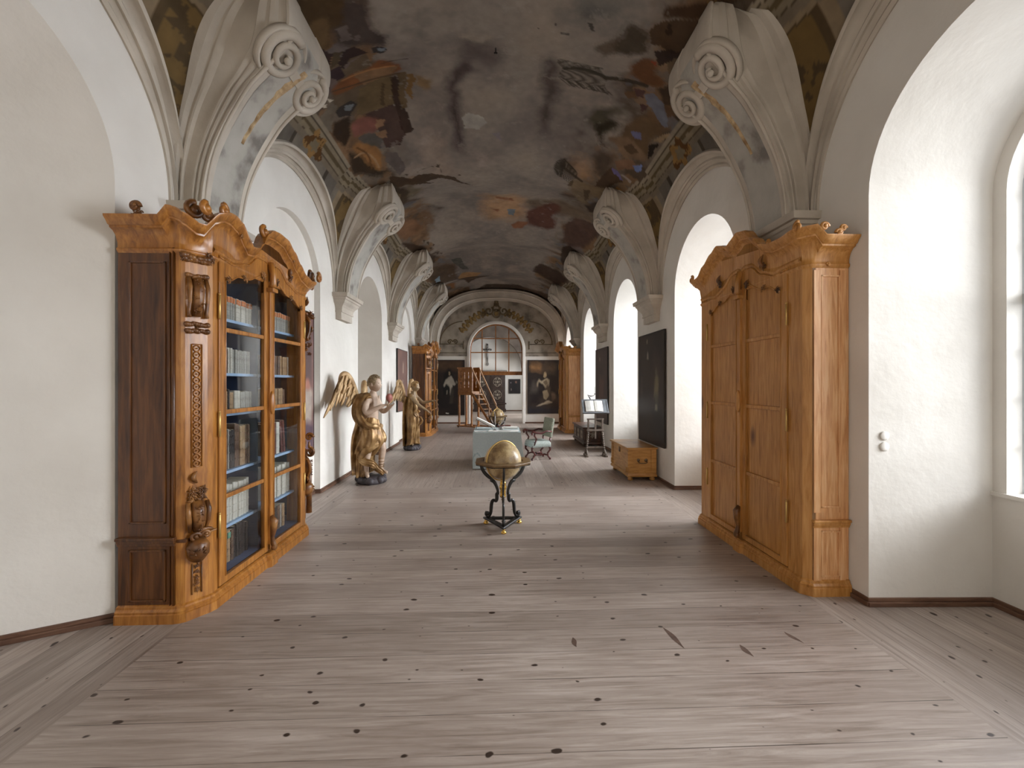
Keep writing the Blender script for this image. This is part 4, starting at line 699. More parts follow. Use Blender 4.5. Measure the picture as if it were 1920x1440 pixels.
painting('dark portrait painting of a standing man on the right pier above the blond chest', (XR-.012, 7.68, .64), -PI/2, 1.24, 2.02, bgR, [
    ('382a24', .06, [(.55, .35), (.9, .35), (.85, .8), (.6, .85)]), ('8a7d6c', .006, [(.36, .90), (.40, .90), (.40, .94), (.37, .95), (.35, .92)]), ('8b8378', .008, [(.35, .78), (.42, .77), (.42, .82), (.39, .84), (.36, .82)]),
    ('6e6448', .03, [(.64, .42), (.8, .43), (.83, .56), (.74, .66), (.68, .6)]), ('5d5546', .02, [(.68, .66), (.74, .62), (.75, .68), (.7, .7)]), ('847e6c', .01, [(.68, .30), (.77, .31), (.76, .36), (.69, .355)]), ('57503f', .02, [(.7, .36), (.78, .36), (.8, .46), (.68, .46)]), ('453732', .04, [(.05, .45), (.15, .4), (.18, .6), (.08, .62)])], 41)
painting('narrow reddish dark portrait on the right pier behind the reading stand', (XR-.012, 11.35, .68), -PI/2, 1.25, 2.0, ('2a1e1a', '43302a'), [
    ('8a7d6c', .008, [(.33, .84), (.39, .84), (.39, .89), (.34, .90)]), ('5a3a2e', .05, [(.3, .3), (.7, .3), (.75, .6), (.35, .62)])], 43)
painting('pale reddish painting with a draped table hung in the niche beside the carved glass bookcase', (XL-.075, 5.90, .73), PI/2, 1.35, 2.08, ('6e4f4a', '85655f'), [
    ('5c4b49', .04, [(.4, .55), (.95, .5), (.95, .9), (.6, .95)]), ('a89b90', .03, [(.62, .2), (.95, .2), (.97, .42), (.8, .5), (.6, .4)]), ('594a55', .03, [(.5, .0), (1, 0), (1, .2), (.55, .22)]), ('a06f60', .02, [(.7, .42), (.9, .44), (.88, .52), (.72, .5)])], 47, g=1.0)
painting('reddish brown painting with small pale figures on the left wall behind the second angel', (XL+.012, 12.35, .95), PI/2, 1.25, 1.75, ('6a4c43', '7d5b50'), [
    ('b39a86', .01, [(.5, .62), (.58, .62), (.6, .78), (.54, .82), (.5, .75)]), ('b7a08c', .01, [(.42, .36), (.5, .42), (.55, .5), (.5, .52), (.42, .44)])], 53, g=1.0)
painting('small black framed painting on the wall of the room beyond', (1.13, 25.96, 1.12), 0, .66, .84, ('171315', '241c1d'), [('7c5a4c', .03, [(.55, .75), (.7, .72), (.68, .88), (.56, .88)]), ('7a6f70', .02, [(.1, .7), (.2, .72), (.18, .82), (.1, .8)]), ('6b5f5a', .02, [(.12, .15), (.24, .2), (.2, .36), (.14, .34)])], 59, fw=.03)
# crucifix on the far wall
M['ebony'] = plain('ebony_wood', lin('241c18'), .4); M['silver'] = plain('grey_silver', lin('8f8d8a'), .35, .6)
t = thing('crucifix', 'dark crucifix with a pale figure on the far room wall above the wardrobe', 'crucifix', (-.57, 25.95, 2.85))
mb = MB(); mb.b2((-.05, -.03, .0), (.05, .0, 1.33), .01); mb.b2((-.26, -.03, .92), (.26, 0, 1.02), .01); mb.ball((0, -.02, .08), (.09, .04, .12)); mb.build('cross', M['ebony'], t)
bm_ = MB(); bm_.tube([(0, -.05, .98), (.0, -.06, .88), (.01, -.06, .76), (0, -.07, .62), (.0, -.05, .42)], [.03, .055, .04, .04, .018], 8); bm_.ball((0.01, -.06, 1.05), (.04, .04, .055)); bm_.tube([(-.22, -.04, 1.0), (-.1, -.05, .95), (0, -.05, .92), (.1, -.05, .95), (.22, -.04, 1.0)], [.014, .02, .03, .02, .014], 6); bm_.build('figure', M['silver'], t)
mb = MB(); mb.b2((-.06, -.045, 1.12), (.06, -.03, 1.22)); mb.build('title_plate', M['silver'], t)
# dark carved wardrobe in the far room
M['dark_oak'] = wood_mat('dark_carved_oak', lin('1d1512'), lin('33251f'), lin('49372d'), (6, 6, 1.2), rough=.4)
M['inlay'] = noise_mat('pale_inlay', lin('6d6052'), lin('a59a88'), 18, .6, 5)
t = thing('wardrobe', 'massive dark wardrobe with pale carved door panels in the room beyond', 'wardrobe', (-.42, 25.92, 0))
mb = MB(); mb.b2((-.95, -.62, .12), (.95, 0, 2.3), .01); mb.build('body', M['dark_oak'], t)
mb = MB(); ringstack(mb, [(-1.0, -.66), (1.0, -.66), (1.0, 0), (-1.0, 0)], [(2.3, 0), (2.34, .02), (2.38, .03), (2.44, .07), (2.5, .08), (2.52, .0)]); mb.v = [(a, min(b, 0), c) for a, b, c in mb.v]; mb.build('cornice', M['dark_oak'], t)
mb = MB(); mb.b2((-1.0, -.67, .0), (1.0, 0, .16), .01); mb.b2((-1.02, -.69, .45), (1.02, 0, .52), .008); mb.build('base', M['dark_oak'], t)
for sx in (-1, 1):
    d = MB(); d.b2((sx*.47-.38, -.66, .56), (sx*.47+.38, -.62, 2.24), .008)
    for z in (.72, 1.5): d.b2((sx*.47-.3, -.68, z), (sx*.47+.3, -.655, z+.62), .01)
    dd = d.build('door', M['dark_oak'], t); cv = MB()
    for z in (.72, 1.5):
        cx = sx*.47; cv.tube([(cx+.24*math.cos(a), -.69, z+.31+.26*math.sin(a)*(1+.08*math.cos(4*a))) for a in [2*PI*i/24 for i in range(25)]], .012, 5)
        for ss in (-1, 1):
            for q in (.12, .3, .48): cv.tube([(x, -.69, zz) for x, zz in curl_pts(cx+ss*.1, z+q, .075, 1.2, 0, ss)], .014, 5)
        cv.ball((cx, -.69, z+.31), (.04, .015, .09))
    cv.build('carving', M['inlay'], dd)

# ------------------------------------------------------------------ bookcases
M['blue_paint'] = noise_mat('blue_lining', lin('33435f'), lin('4c6184'), 3, .75, 5)
M['shelf_blue'] = noise_mat('pale_blue_shelf', lin('8ba9c9'), lin('a9c3dd'), 5, .6, 4)
M['brass'] = plain('aged_brass', lin('c9a765'), .35, .7)
def interp(tab, x):
    if x <= tab[0][0]: return tab[0][1]
    for (a, b), (c, d) in zip(tab, tab[1:]):
        if x <= c:
            t = (x-a)/(c-a); t = t*t*(3-2*t); return b+(d-b)*t
    return tab[-1][1]
def curl(mb, fm, cu, cz, r, turns=1.3, sg=1, th=.012, a0=0, h=.01, tail=None):
    pts = []; rad = []; n = 20
    if tail:
        for i in range(6): k = i/6; pts.append(fm(tail[0]*(1-k)+(cu+sg*r*math.cos(a0))*k, tail[1]*(1-k)+(cz+r*math.sin(a0))*k, h)); rad.append(th*(.5+.5*k))
    for i in range(n+1):
        k = i/n; q = r*(1-.8*k); a = a0+2*PI*turns*k; pts.append(fm(cu+sg*q*math.cos(a), cz+q*math.sin(a), h+th*.6*k)); rad.append(th*(1-.35*k))
    mb.tube(pts, rad, 6); mb.ball(pts[-1], th*1.15, 6, 4)
def leaf(mb, fm, u0, z0, u1, z1, w, h=.012, bend=.3):
    pts = []; rad = []; du, dz = u1-u0, z1-z0
    for i in range(7):
        k = i/6; b = bend*math.sin(PI*k); pts.append(fm(u0+du*k-dz*b, z0+dz*k+du*b, h*(1+.8*math.sin(PI*k)))); rad.append(max(.002, w*math.sin(PI*min(.97, k*.9+.08))))
    mb.tube(pts, rad, 6)
def rocaille(mb, fm, u, z, s, seed=0, h=.012):
    R_ = random.Random(seed)
    for k in range(5):
        a = 2*PI*k/5+R_.uniform(-.3, .3); curl(mb, fm, u+.42*s*math.cos(a), z+.42*s*math.sin(a), s*R_.uniform(.22, .34), 1.1, R_.choice((-1, 1)), s*.10, a, h)
    for k in range(5):
        a = R_.uniform(0, 2*PI); leaf(mb, fm, u, z, u+s*1.05*math.cos(a), z+s*1.05*math.sin(a), s*.13, h, R_.uniform(-.4, .4))
    mb.ball(fm(u, z, h+s*.1), s*.2, 8, 5)
def swag(mb, fm, u0, u1, z, dz, th, seed=0):
    R_ = random.Random(seed); n = 9
    for i in range(n+1):
        k = i/n; mb.ball(fm(u0+(u1-u0)*k, z-dz*math.sin(PI*k)+R_.uniform(-1, 1)*th*.3, th*.5), (th*R_.uniform(.7, 1.1),)*3, 7, 5)
CREST_A = [(-1.08, 3.04), (-.95, 3.01), (-.92, 2.95), (-.88, 2.915), (-.845, 2.925), (-.80, 3.04), (-.76, 3.085), (-.68, 3.09), (-.58, 3.06), (-.50, 2.98), (-.44, 2.92), (-.36, 2.93), (-.28, 3.0), (-.21, 3.11), (-.1, 3.18), (0, 3.19), (.15, 3.18), (.3, 3.10), (.42, 3.01), (.55, 2.93), (.7, 2.90), (.82, 2.92), (.9, 3.0), (1.0, 3.06)]
CREST_B = [(-1.0, 3.08), (-.86, 3.02), (-.74, 3.03), (-.6, 3.13), (-.42, 3.22), (-.30, 3.27), (-.2, 3.24), (-.1, 3.2), (.0, 3.24), (.08, 3.28), (.2, 3.26), (.34, 3.14), (.46, 3.04), (.6, 3.0), (.75, 3.0), (.9, 3.02), (1.0, 3.02)]
def door_top(y): return interp([(0, 2.89), (.05, 2.925), (.17, 2.915), (.36, 2.80), (.55, 2.745), (.75, 2.768)], abs(y))
def glass_top(y): return interp([(0.0, 2.75), (.12, 2.745), (.36, 2.655), (.46, 2.65), (.6, 2.59), (.7, 2.56)], abs(y))
def bookcase(label, loc, rz, D, h, glazed, mats, crest, near=1):
    wood, side, carv = mats; t = thing('bookcase', label, 'bookcase', loc, rz)
    xf = D; xs = D-.15 if glazed else D-.05; yf = h-.17 if glazed else h-.05; yi = .72*h/.95
    # stacked plan of the front corners
    if glazed: corner = [(xs, -h), (xs+.03, -h+.008), (xs+.052, -h+.02), (xs+.135, -h+.135), (xf, -yf)]
    else: corner = [(xs, -h), (xf, -h+.045), (xf, -yf)]
    nf = 46; fr = [(xf, -yf+2*yf*i/nf) for i in range(1, nf)]
    body = [(0, -h)]+corner+[(xf, -yi), (xf, yi)][0:0]+[(x, -y) for x, y in corner[::-1]]+[(0, h)]
    cs = []
    for (a, b), (c_, d_) in zip(corner, corner[1:]): cs += [(a+(c_-a)*q/3, b+(d_-b)*q/3) for q in range(3)]
    cs.append(corner[-1])
    fine = [(0, -h), (xs*.35, -h), (xs*.7, -h), (xs*.9, -h)]+cs+fr+[(x, -y) for x, y in cs[::-1]]+[(xs*.9, h), (xs*.7, h), (xs*.35, h), (0, h)]
    # sides
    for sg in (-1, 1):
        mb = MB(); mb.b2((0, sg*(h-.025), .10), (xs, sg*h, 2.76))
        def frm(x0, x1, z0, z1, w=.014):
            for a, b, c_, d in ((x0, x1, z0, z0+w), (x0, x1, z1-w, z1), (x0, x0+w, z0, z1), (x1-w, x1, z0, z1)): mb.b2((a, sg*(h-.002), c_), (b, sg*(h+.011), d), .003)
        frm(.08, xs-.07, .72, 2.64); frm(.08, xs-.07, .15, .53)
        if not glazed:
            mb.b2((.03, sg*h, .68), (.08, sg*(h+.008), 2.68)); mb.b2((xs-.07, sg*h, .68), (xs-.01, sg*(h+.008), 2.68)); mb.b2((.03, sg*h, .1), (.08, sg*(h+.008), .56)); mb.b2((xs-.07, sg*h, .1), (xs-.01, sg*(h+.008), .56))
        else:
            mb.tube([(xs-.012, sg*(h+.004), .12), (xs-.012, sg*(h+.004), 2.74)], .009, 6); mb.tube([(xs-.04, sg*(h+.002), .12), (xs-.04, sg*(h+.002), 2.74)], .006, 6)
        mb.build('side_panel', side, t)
        # corner pilaster
        mb = MB(); cp = [(x, y*-sg) for x, y in corner]+[(xf, sg*(yi+.005)), (xs-.03, sg*(yi+.005)), (xs-.03, sg*h)]
        if sg > 0: cp = [(x, abs(y)) for x, y in cp]
        else: cp = [(x, -abs(y)) for x, y in cp]
        mb.prism(cp, lambda a, b: (a, b, .10), lambda a, b: (a, b, 2.78)); mb.build('corner_pilaster', wood, t)
    mb = MB(); mb.b2((0, -h+.02, .1), (.02, h-.02, 2.8)); mb.b2((.0, -h+.02, 2.74), (xs-.03, h-.02, 2.77)); mb.b2((0, -h+.02, .12), (xs-.03, h-.02, .19)); mb.b2((0, -yi, 2.74), (xf-.03, yi, 2.77)); mb.b2((0, -yi, .12), (xf-.03, yi, .19)); mb.build('back_panel', M['blue_paint'] if glazed else side, t)
    # plinth and waist
    mb = MB(); bodyo = [(0, -h)]+corner+[(xf, -.06), (xf+.03, -.035), (xf+.03, .035), (xf, .06)]+[(x, -y) for x, y in corner[::-1]]+[(0, h)]
    ringstack(mb, bodyo, [(0, .038), (.065, .038), (.07, .03), (.085, .032), (.10, .018), (.115, .016), (.125, .0)]); mb.v = [(max(a, 0), b, c) for a, b, c in mb.v]; mb.build('plinth', wood, t)
    for sg in (-1, 1):
        mb = MB(); mb.b2((0, sg*(h-.01), .575), (xs+.0, sg*(h+.022), .60), .006); mb.b2((0, sg*(h-.01), .60), (xs+.005, sg*(h+.034), .622), .006); mb.b2((0, sg*(h-.01), .555), (xs, sg*(h+.012), .575), .004)
        if glazed: mb.b2((xs-.01, sg*(h-.16), .575), (xs+.075, sg*(h-.0), .60), .006)
        mb.build('waist_moulding', side if glazed else wood, t)
    # frieze between the doors and the cornice
    mb = MB(); n = 60; A = []; B = []
    for i in range(n+1):
        y = -yf+2*yf*i/n; A.append((xf+.004, y, door_top(y*.95/h)-.005)); B.append((xf+.012, y, interp(crest, y)-.13))
    mb.rings([A, [(x+.012, y, z+.012) for x, y, z in A], [(x+.014, y, z+.03) for x, y, z in A], [(x+.004, y, z+.04) for x, y, z in A], [(x-.006, y, (a[2]*.5+z*.5)) for (x, y, z), a in zip(B, A)], B], False, True, False); mb.build('frieze', wood, t)
    # cornice
    def zf(p):
        x, y = p
        if x > xf-.01: return interp(crest, y)-2.93
        if x > xs-.02: return interp(crest, y)-2.93
        return .03*(1 if x > xs*.9 else 0)+.01
    mb = MB()
    rs = []
    for z, off, k in [(2.72, .0, 0), (2.735, .012, 0), (2.75, .014, 0), (2.76, .004, 0), (2.79, .004, .2), (2.83, .02, 1), (2.86, .045, 1), (2.872, .07, 1), (2.885, .072, 1), (2.89, .085, 1), (2.915, .10, 1), (2.935, .118, 1), (2.95, .12, 1), (2.955, .10, 1), (2.95, .02, 1)]:
        q = offset_poly(fine, off); rs.append([(p.x if fine[i][0] > .001 else 0, p.y, z-.02+k*zf(fine[i])) for i, p in enumerate(q)])
    mb.rings(rs, True, False, True); mb.build('cornice', wood, t, auto=45)
    # scrolls riding on the cornice
    mb = MB(); ff = lambda u, z, hh: (xf+.085+hh, u, z)
    if glazed:
        for u, z, r, sg in ((-.79, 3.085, .05, -1), (-.22, 3.12, .055, 1), (-.98, 3.02, .045, 1), (.93, 3.0, .055, -1)):
            mb = MB(); curl(mb, ff, u, z, r, 1.3, sg, .022, PI/2, 0); mb.build('crest_scroll', wood, t)
        for u, z in ((-.53, 3.0), (.36, 3.04)): mb = MB(); rocaille(mb, ff, u, z, .055, int(u*100), .0); mb.build('crest_scroll', carv, t)
        # big corner scrolls
        for sg in (-1, 1):
            cf = lambda u, z, hh: (xs+.11+u*.6+hh*.8, sg*(h-.02+hh*.5-u*.8), z)
            mb = MB(); curl(mb, cf, .0, 3.02, .06, 1.3, 1, .024, PI/2, .03); curl(mb, cf, .07, 3.0, .04, 1.2, -1, .02, PI/2, .03)
            sf = lambda u, z, hh: (u, sg*(h+.10+hh), z)
            mb.build('crest_scroll', carv, t); mb = MB(); rocaille(mb, sf, xs*.55, 2.96, .05, 3, .0); mb.build('crest_scroll', carv, t); mb = MB(); curl(mb, sf, xs*.5, 3.0, .035, 1.2, 1, .016, 0, 0)
            if sg > 0: mb.build('crest_scroll', carv, t); mb = MB(); rocaille(mb, cf, .0, 2.95, .09, 9, .03); curl(mb, cf, .02, 2.9, .06, 1.3, 1, .022, 0, .04)
            mb.build('crest_scroll', carv, t)
    else:
        for u, z, r, sg in ((.92, 3.03, .045, 1), (-.93, 3.05, .045, -1), (.56, 3.02, .025, 1), (-.16, 3.2, .02, 1)): mb = MB(); curl(mb, ff, u, z, r, 1.3, sg, .018, PI/2, 0); mb.build('crest_scroll', wood, t)
        for sg in (-1, 1):
            sf = lambda u, z, hh: (u, sg*(h+.105+hh), z)
            for a1, a2, a3, a4, a5, a6 in ((xs*.55, 2.955, .028, 1, .014, 0), (xs*.45, 2.99, .028, -1, .014, 0), (xs*.95, 3.0, .035, -1, .016, 0), (xs*.6, 2.725, .016, 1, .01, -.09)):
                mb = MB(); curl(mb, sf, a1, a2, a3, 1.2, a4, a5, 0, a6); mb.build('crest_scroll', wood, t)
    # carvings on the frieze
    ff = lambda u, z, hh: (xf+.012+hh, u, z)
    for u, z in ((-.40*h/.95, 2.86), (.40*h/.95, 2.86)): mb = MB(); rocaille(mb, ff, u, z, .05, int(u*50)+3); leaf(mb, ff, u, z, u, z+.11, .02); mb.build('frieze_carving', carv, t)
    # doors
    for sg in (-1, 1):
        d = MB(); y0, y1 = .018, yi; n = 24; gy0, gy1 = .085, yi-.075; x0, x1 = xf-.02, xf+.012
        k = .95/h; Z0 = .14
        def pr(a, b, za, zb, xx1=x1): d.b2((x0, sg*a, za), (xx1, sg*b, zb), .003)
        pr(y0, gy0, Z0, 2.6); pr(gy1, y1, Z0, 2.55); pr(gy0-.002, gy1+.002, Z0, .195)
        yl_ = [(y0, 0), (gy0, 0)]+[(gy0+(gy1-gy0)*i/n, 1) for i in range(n+1)]+[(gy1, 0), (y1, 0)]
        lo = [(y, glass_top(y*k) if g_ else (2.6 if y < .2 else 2.55)) for y, g_ in yl_]; hi = [(y, door_top(y*k)-.006) for y, g_ in yl_]
        for i in range(len(lo)-1):
            (ya, za), (yb, zb) = lo[i], lo[i+1]; (_, ta), (_, tb) = hi[i], hi[i+1]
            vs = [(xx, sg*yy_, zz) for xx in (x0, x1) for yy_, zz in ((ya, za), (yb, zb), (yb, tb), (ya, ta))]
            if yb-ya < 1e-6: continue
            d.add(vs, [(0, 1, 2, 3), (4, 5, 6, 7), (0, 1, 5, 4), (3, 2, 6, 7)]+([(0, 3, 7, 4)] if i == 0 else [])+([(1, 2, 6, 5)] if i == len(lo)-2 else []))
        for z in (2.18, 1.515, .83): d.b2((xf-.015, sg*(gy0-.005), z-.018), (xf+.012, sg*(gy1+.005), z+.018), .006)
        # raised bead round the frame
        ins = lo[2:-2]
        loop = [(xf+.012, sg*gy0, .195)]+[(xf+.012, sg*y, z) for y, z in ins]+[(xf+.012, sg*gy1, .195), (xf+.012, sg*gy0, .195)]
        d.tube(loop, .007, 6)
        d.tube([(xf+.014, sg*y, z-.012) for y, z in hi], .008, 6)
        do = d.build('door', wood, t)
        gl = MB(); top = [(xf-.006, sg*y, z) for y, z in ins]
        if glazed:
            gl.add([(xf-.004, sg*gy0, .19)]+[(xf-.004, sg*y, z+.005) for y, z in ins]+[(xf-.004, sg*gy1, .19)], [tuple(range(len(ins)+2))]); gl.build('glass_pane', M['glass'], do)
        else:
            gl.prism([(gy0-.01, .185)]+[(y, z+.008) for y, z in ins]+[(gy1+.01, .185)], lambda a, b: (xf-.016, sg*a, b), lambda a, b: (xf-.006, sg*a, b)); gl.build('wood_panel', wood, do)
        for z in (2.35, 1.42, .62):
            hm = MB(); hm.lathe([(.004, -.095), (.009, -.09), (.009, .09), (.004, .095)], (xf+.018, sg*(y1+.006), z), 8); hm.ball((xf+.018, sg*(y1+.006), z+.1), .01, 6, 4); hm.build('hinge', M['brass'], do)
        ff = lambda u, z, hh: (xf+.014+hh, sg*u, z)
        for q, (u, s_) in enumerate(((.12, .045), (.40/k, .04), (gy1-.02, .035))): cm = MB(); rocaille(cm, ff, u, glass_top(u*k)+.0, s_, q+5); cm.build('door_carving', carv, do)
    # astragal between the doors
    mb = MB(); mb.b2((xf-.01, -.02, .20), (xf+.035, .02, 2.72), .006); mb.tube([(xf+.028, .0, 2.66), (xf+.05, 0, 2.7), (xf+.05, 0, 2.8), (xf+.02, 0, 2.9)], [.028, .03, .028, .035], 8); mb.b2((xf, -.045, 2.62), (xf+.075, .045, 2.66), .008)
    ast = mb.build('astragal', wood, t)
    mb = MB(); mb.ball((xf+.045, 0, 1.56), (.02, .035, .115), 12, 8); mb.build('lock_cartouche', wood, ast)
    mb = MB(); mb.tube([(xf+.03, 0, .47), (xf+.06, 0, .42), (xf+.055, 0, .34), (xf+.04, 0, .26), (xf+.055, 0, .2), (xf+.075, 0, .17)], [.02, .036, .03, .02, .026, .02], 8); mb.ball((xf+.06, 0, .17), .03, 8, 6); mb.build('foot_scroll', carv, ast)
    if glazed:
        mb = MB(); mb.b2((.02, -.012, .15), (D-.10, .012, 2.74)); mb.b2((.02, -h+.026, .2), (xs-.02, -h+.032, 2.73)); mb.b2((.02, h-.032, .2), (xs-.02, h-.026, 2.73)); mb.build('partition', M['blue_paint'], t)
        for z in SHELF_Z[1:]:
            mb = MB(); mb.b2((.02, -h+.03, z-.024), (D-.10, h-.03, z)); mb.build('shelf', M['shelf_blue'], t)
        # carved consoles on the canted corners
        for sg in (-1, 1):
            nx, ny = .80, .60; tx, ty = .60, -.80; ox, oy = xs+.0955, h-.0765
            fm = lambda u, z, hh: (ox+nx*hh+tx*u, sg*(oy+ny*hh+ty*u), z)
            cm = MB()
            swag(cm, fm, -.085, .085, 2.70, .02, .026, 1); swag(cm, fm, -.075, .075, 2.665, .0, .02, 2); rocaille(cm, fm, .08, 2.70, .05, 4); rocaille(cm, fm, -.08, 2.69, .045, 6)
            cm.build('garland_carving', carv, t); cm = MB(); swag(cm, fm, -.06, .06, 2.555, .01, .02, 3); cm.build('garland_carving', carv, t); cm = MB()
            # console
            for u in (-.055, .055): cm.tube([fm(u, 2.53, .015), fm(u, 2.46, .05), fm(u, 2.36, .045), fm(u, 2.28, .02), fm(u, 2.24, .03)], [.014, .016, .013, .012, .015], 7)
            cm.tube([fm(0, 2.53, .01), fm(0, 2.45, .035), fm(0, 2.36, .03), fm(0, 2.25, .015)], [.03, .042, .036, .03], 8)
            for q in range(5): rocaille(cm, fm, (-.012, .012)[q % 2], 2.28+.055*q, .026, q, .04)
            cm.build('console_carving', carv, t); cm = MB()
            swag(cm, fm, -.065, .065, 2.19, .0, .02, 8); swag(cm, fm, -.065, .065, 2.14, .0, .02, 9); cm.box(fm(0, 2.165, .0), (.02, .02, .05)); cm.build('garland_carving', carv, t)
            # guilloche strip
            cm = MB(); 
            for u in (-.032, .032): cm.tube([fm(u, 1.12, .006), fm(u, 2.04, .006)], .004, 5)
            for z in (1.12, 2.04): cm.tube([fm(-.032, z, .006), fm(.032, z, .006)], .004, 5)
            for q in range(19):
                z = 1.145+.048*q; cm.tube([fm(.022*math.cos(a), z+.022*math.sin(a), .006) for a in [2*PI*i/10 for i in range(11)]], .005, 5); cm.ball(fm(0, z, .006), .007, 6, 4)
            cm.build('guilloche_strip', wood, t)
            cm = MB(); leaf(cm, fm, 0, 1.0, 0, 1.09, .018)
            for q in range(6): rocaille(cm, fm, (-.03, .03)[q % 2], .885+.03*(q//2), .038, q+20, .015)
            cm.build('bouquet_carving', carv, t); cm = MB()
            for u in (-.06, .06): cm.tube([fm(u, .86, .02), fm(u*1.08, .80, .045), fm(u, .72, .05), fm(u*.85, .645, .02)], [.014, .017, .016, .01], 7)
            cm.tube([fm(0, .86, .01), fm(0, .79, .035), fm(0, .71, .04), fm(0, .645, .01)], [.04, .046, .044, .03], 8); 
            for q in range(4): rocaille(cm, fm, 0, .68+.05*q, .028, q+40, .05)
            cm.build('console_carving', carv, t); cm = MB()
            curl(cm, fm, -.02, .60, .035, 1.2, 1, .014, 0, .03); curl(cm, fm, .05, .605, .03, 1.2, -1, .014, 0, .03, (.12, .625)); leaf(cm, fm, -.03, .58, .12, .62, .02)
            cm.build('acanthus_scroll', carv, t); cm = MB()
            cm.tube([fm(0, .565, .0), fm(0, .53, .025), fm(0, .48, .028), fm(0, .445, .0)], [.055, .075, .07, .055], 12); rocaille(cm, fm, -.035, .51, .035, 60, .06); rocaille(cm, fm, .035, .51, .035, 61, .06)
            cm.build('base_carving', carv, t)
            cm = MB()
            for u in (-.03, .03): cm.tube([fm(u, .17, .006), fm(u, .40, .006)], .005, 5)
            for q in range(5): rocaille(cm, fm, 0, .20+.045*q, .024, q+70, .006)
            cm.build('lower_panel_carving', carv, t)
            # pierced side scrolls that stand out beyond the far corner
            if sg > 0:
                sf = lambda u, z, hh: (ox+.01+u, sg*(h+.035+hh*.5), z)
                cm = MB(); rocaille(cm, sf, .0, 2.55, .07, 80, .0); cm.build('pierced_scroll', carv, t); cm = MB(); curl(cm, sf, .0, 2.40, .06, 1.2, 1, .02, PI/2, .0, (0, 2.3)); rocaille(cm, sf, 0, 2.2, .04, 82, 0); cm.build('pierced_scroll', carv, t); cm = MB(); rocaille(cm, sf, 0, 2.1, .03, 83, 0); cm.build('pierced_scroll', carv, t); cm = MB()
                curl(cm, sf, .0, 1.10, .05, 1.2, 1, .018, 0, .0); curl(cm, sf, .0, .92, .06, 1.3, -1, .02, PI/2, .0, (0, 1.05)); rocaille(cm, sf, 0, .78, .04, 85, 0); cm.tube([sf(0, .72, 0), sf(0, .55, 0), sf(0, .2, -.02)], [.035, .03, .035], 8)
                cm.build('pierced_scroll', carv, t)
    return t
SHELF_Z = [.19, .537, .997, 1.49, 1.834, 2.297]
def copy_tree(o, parent=None):
    c_ = o.copy(); C.objects.link(c_); c_.parent = parent
    for ch in list(o.children): copy_tree(ch, c_)
    return c_
MA = (M['chestnut'], M['chestnut_dark'], M['carving']); MP = (M['pine'], M['pine_lit_side'], M['carving'])
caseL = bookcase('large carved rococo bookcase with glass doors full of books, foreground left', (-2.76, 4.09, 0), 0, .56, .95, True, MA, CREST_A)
farL = copy_tree(caseL); farL.location = (-2.74, 14.62, 0); farL['label'] = 'distant carved bookcase with glazed doors behind the second angel on the left'
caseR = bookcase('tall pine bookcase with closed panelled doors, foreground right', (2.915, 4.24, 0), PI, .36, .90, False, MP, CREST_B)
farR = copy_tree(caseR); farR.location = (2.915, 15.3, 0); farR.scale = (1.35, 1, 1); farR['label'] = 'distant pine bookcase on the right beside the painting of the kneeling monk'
# ------------------------------------------------------------------ books
BM = {'cream': noise_mat('vellum', lin('b9b3a2'), lin('dcd8ca'), 9, .7, 5), 'brown': noise_mat('brown_calf', lin('4a3424'), lin('7d6149'), 12, .55, 6), 'dark': noise_mat('dark_leather', lin('1f1a18'), lin('3a302b'), 12, .45, 5),
      'tan': noise_mat('tan_calf', lin('8a6d4d'), lin('b89a73'), 14, .6, 6), 'red': noise_mat('red_leather', lin('4e211a'), lin('74362b'), 12, .45, 5), 'grey': noise_mat('grey_parchment', lin('8f8c82'), lin('b5b3a8'), 9, .7, 5),
      'pages': noise_mat('page_block', lin('a99e88'), lin('cabfa6'), 30, .9, 3), 'orange': plain('orange_label', lin('cf7f4b'), .7), 'green': plain('green_label', lin('5f9a80'), .7), 'gilt': plain('gilt_lines', lin('a98a52'), .45, .4)}
PROTO = {}
def book_proto(colr, lab):
    key = (colr, lab)
    if key in PROTO: return PROTO[key]
    mb = MB(); T_, Dp, H_ = .04, .17, .26      # unit book: spine at x=0 (front), standing on z=0, centred on y
    sp = [(-Dp, -T_/2), (-.006, -T_/2), (-.001, -T_/3), (.001, 0), (-.001, T_/3), (-.006, T_/2), (-Dp, T_/2)]
    mb.prism(sp, lambda a, b: (a, b, 0), lambda a, b: (a, b, H_-.004)); 
    bands = MB()
    for k in range(4): bands.tube([(-.005, -T_*.42, .05+.055*k), (.0, -T_/3, .05+.055*k), (.002, 0, .05+.055*k), (.0, T_/3, .05+.055*k), (-.005, T_*.42, .05+.055*k)], .0032, 5)
    mb.v, b0 = mb.v, len(mb.v); mb.add(bands.v, bands.f, True)
    pg = MB(); pg.b2((-Dp+.004, -T_/2+.004, H_-.004), (-.012, T_/2-.004, H_-.002)); lb = None
    if lab: lb = MB(); lb.b2((-.004, -T_/2+.003, H_*.74), (.003, T_/2-.003, H_*.96 if lab == 'orange' else H_*.92))
    PROTO[key] = (mb, pg, lb, {}); return PROTO[key]
NUM = ['first', 'second', 'third', 'fourth', 'fifth', 'sixth', 'seventh', 'eighth', 'ninth', 'tenth', 'eleventh', 'twelfth', 'thirteenth', 'fourteenth', 'fifteenth', 'sixteenth', 'seventeenth', 'eighteenth', 'nineteenth', 'twentieth']
SHN = ['lowest', 'second lowest', 'third lowest', 'third highest', 'second highest', 'highest']
CN = {'cream': 'cream vellum', 'brown': 'brown calf', 'dark': 'dark leather', 'tan': 'tan calf', 'red': 'red leather', 'grey': 'grey parchment'}
SRC = {}
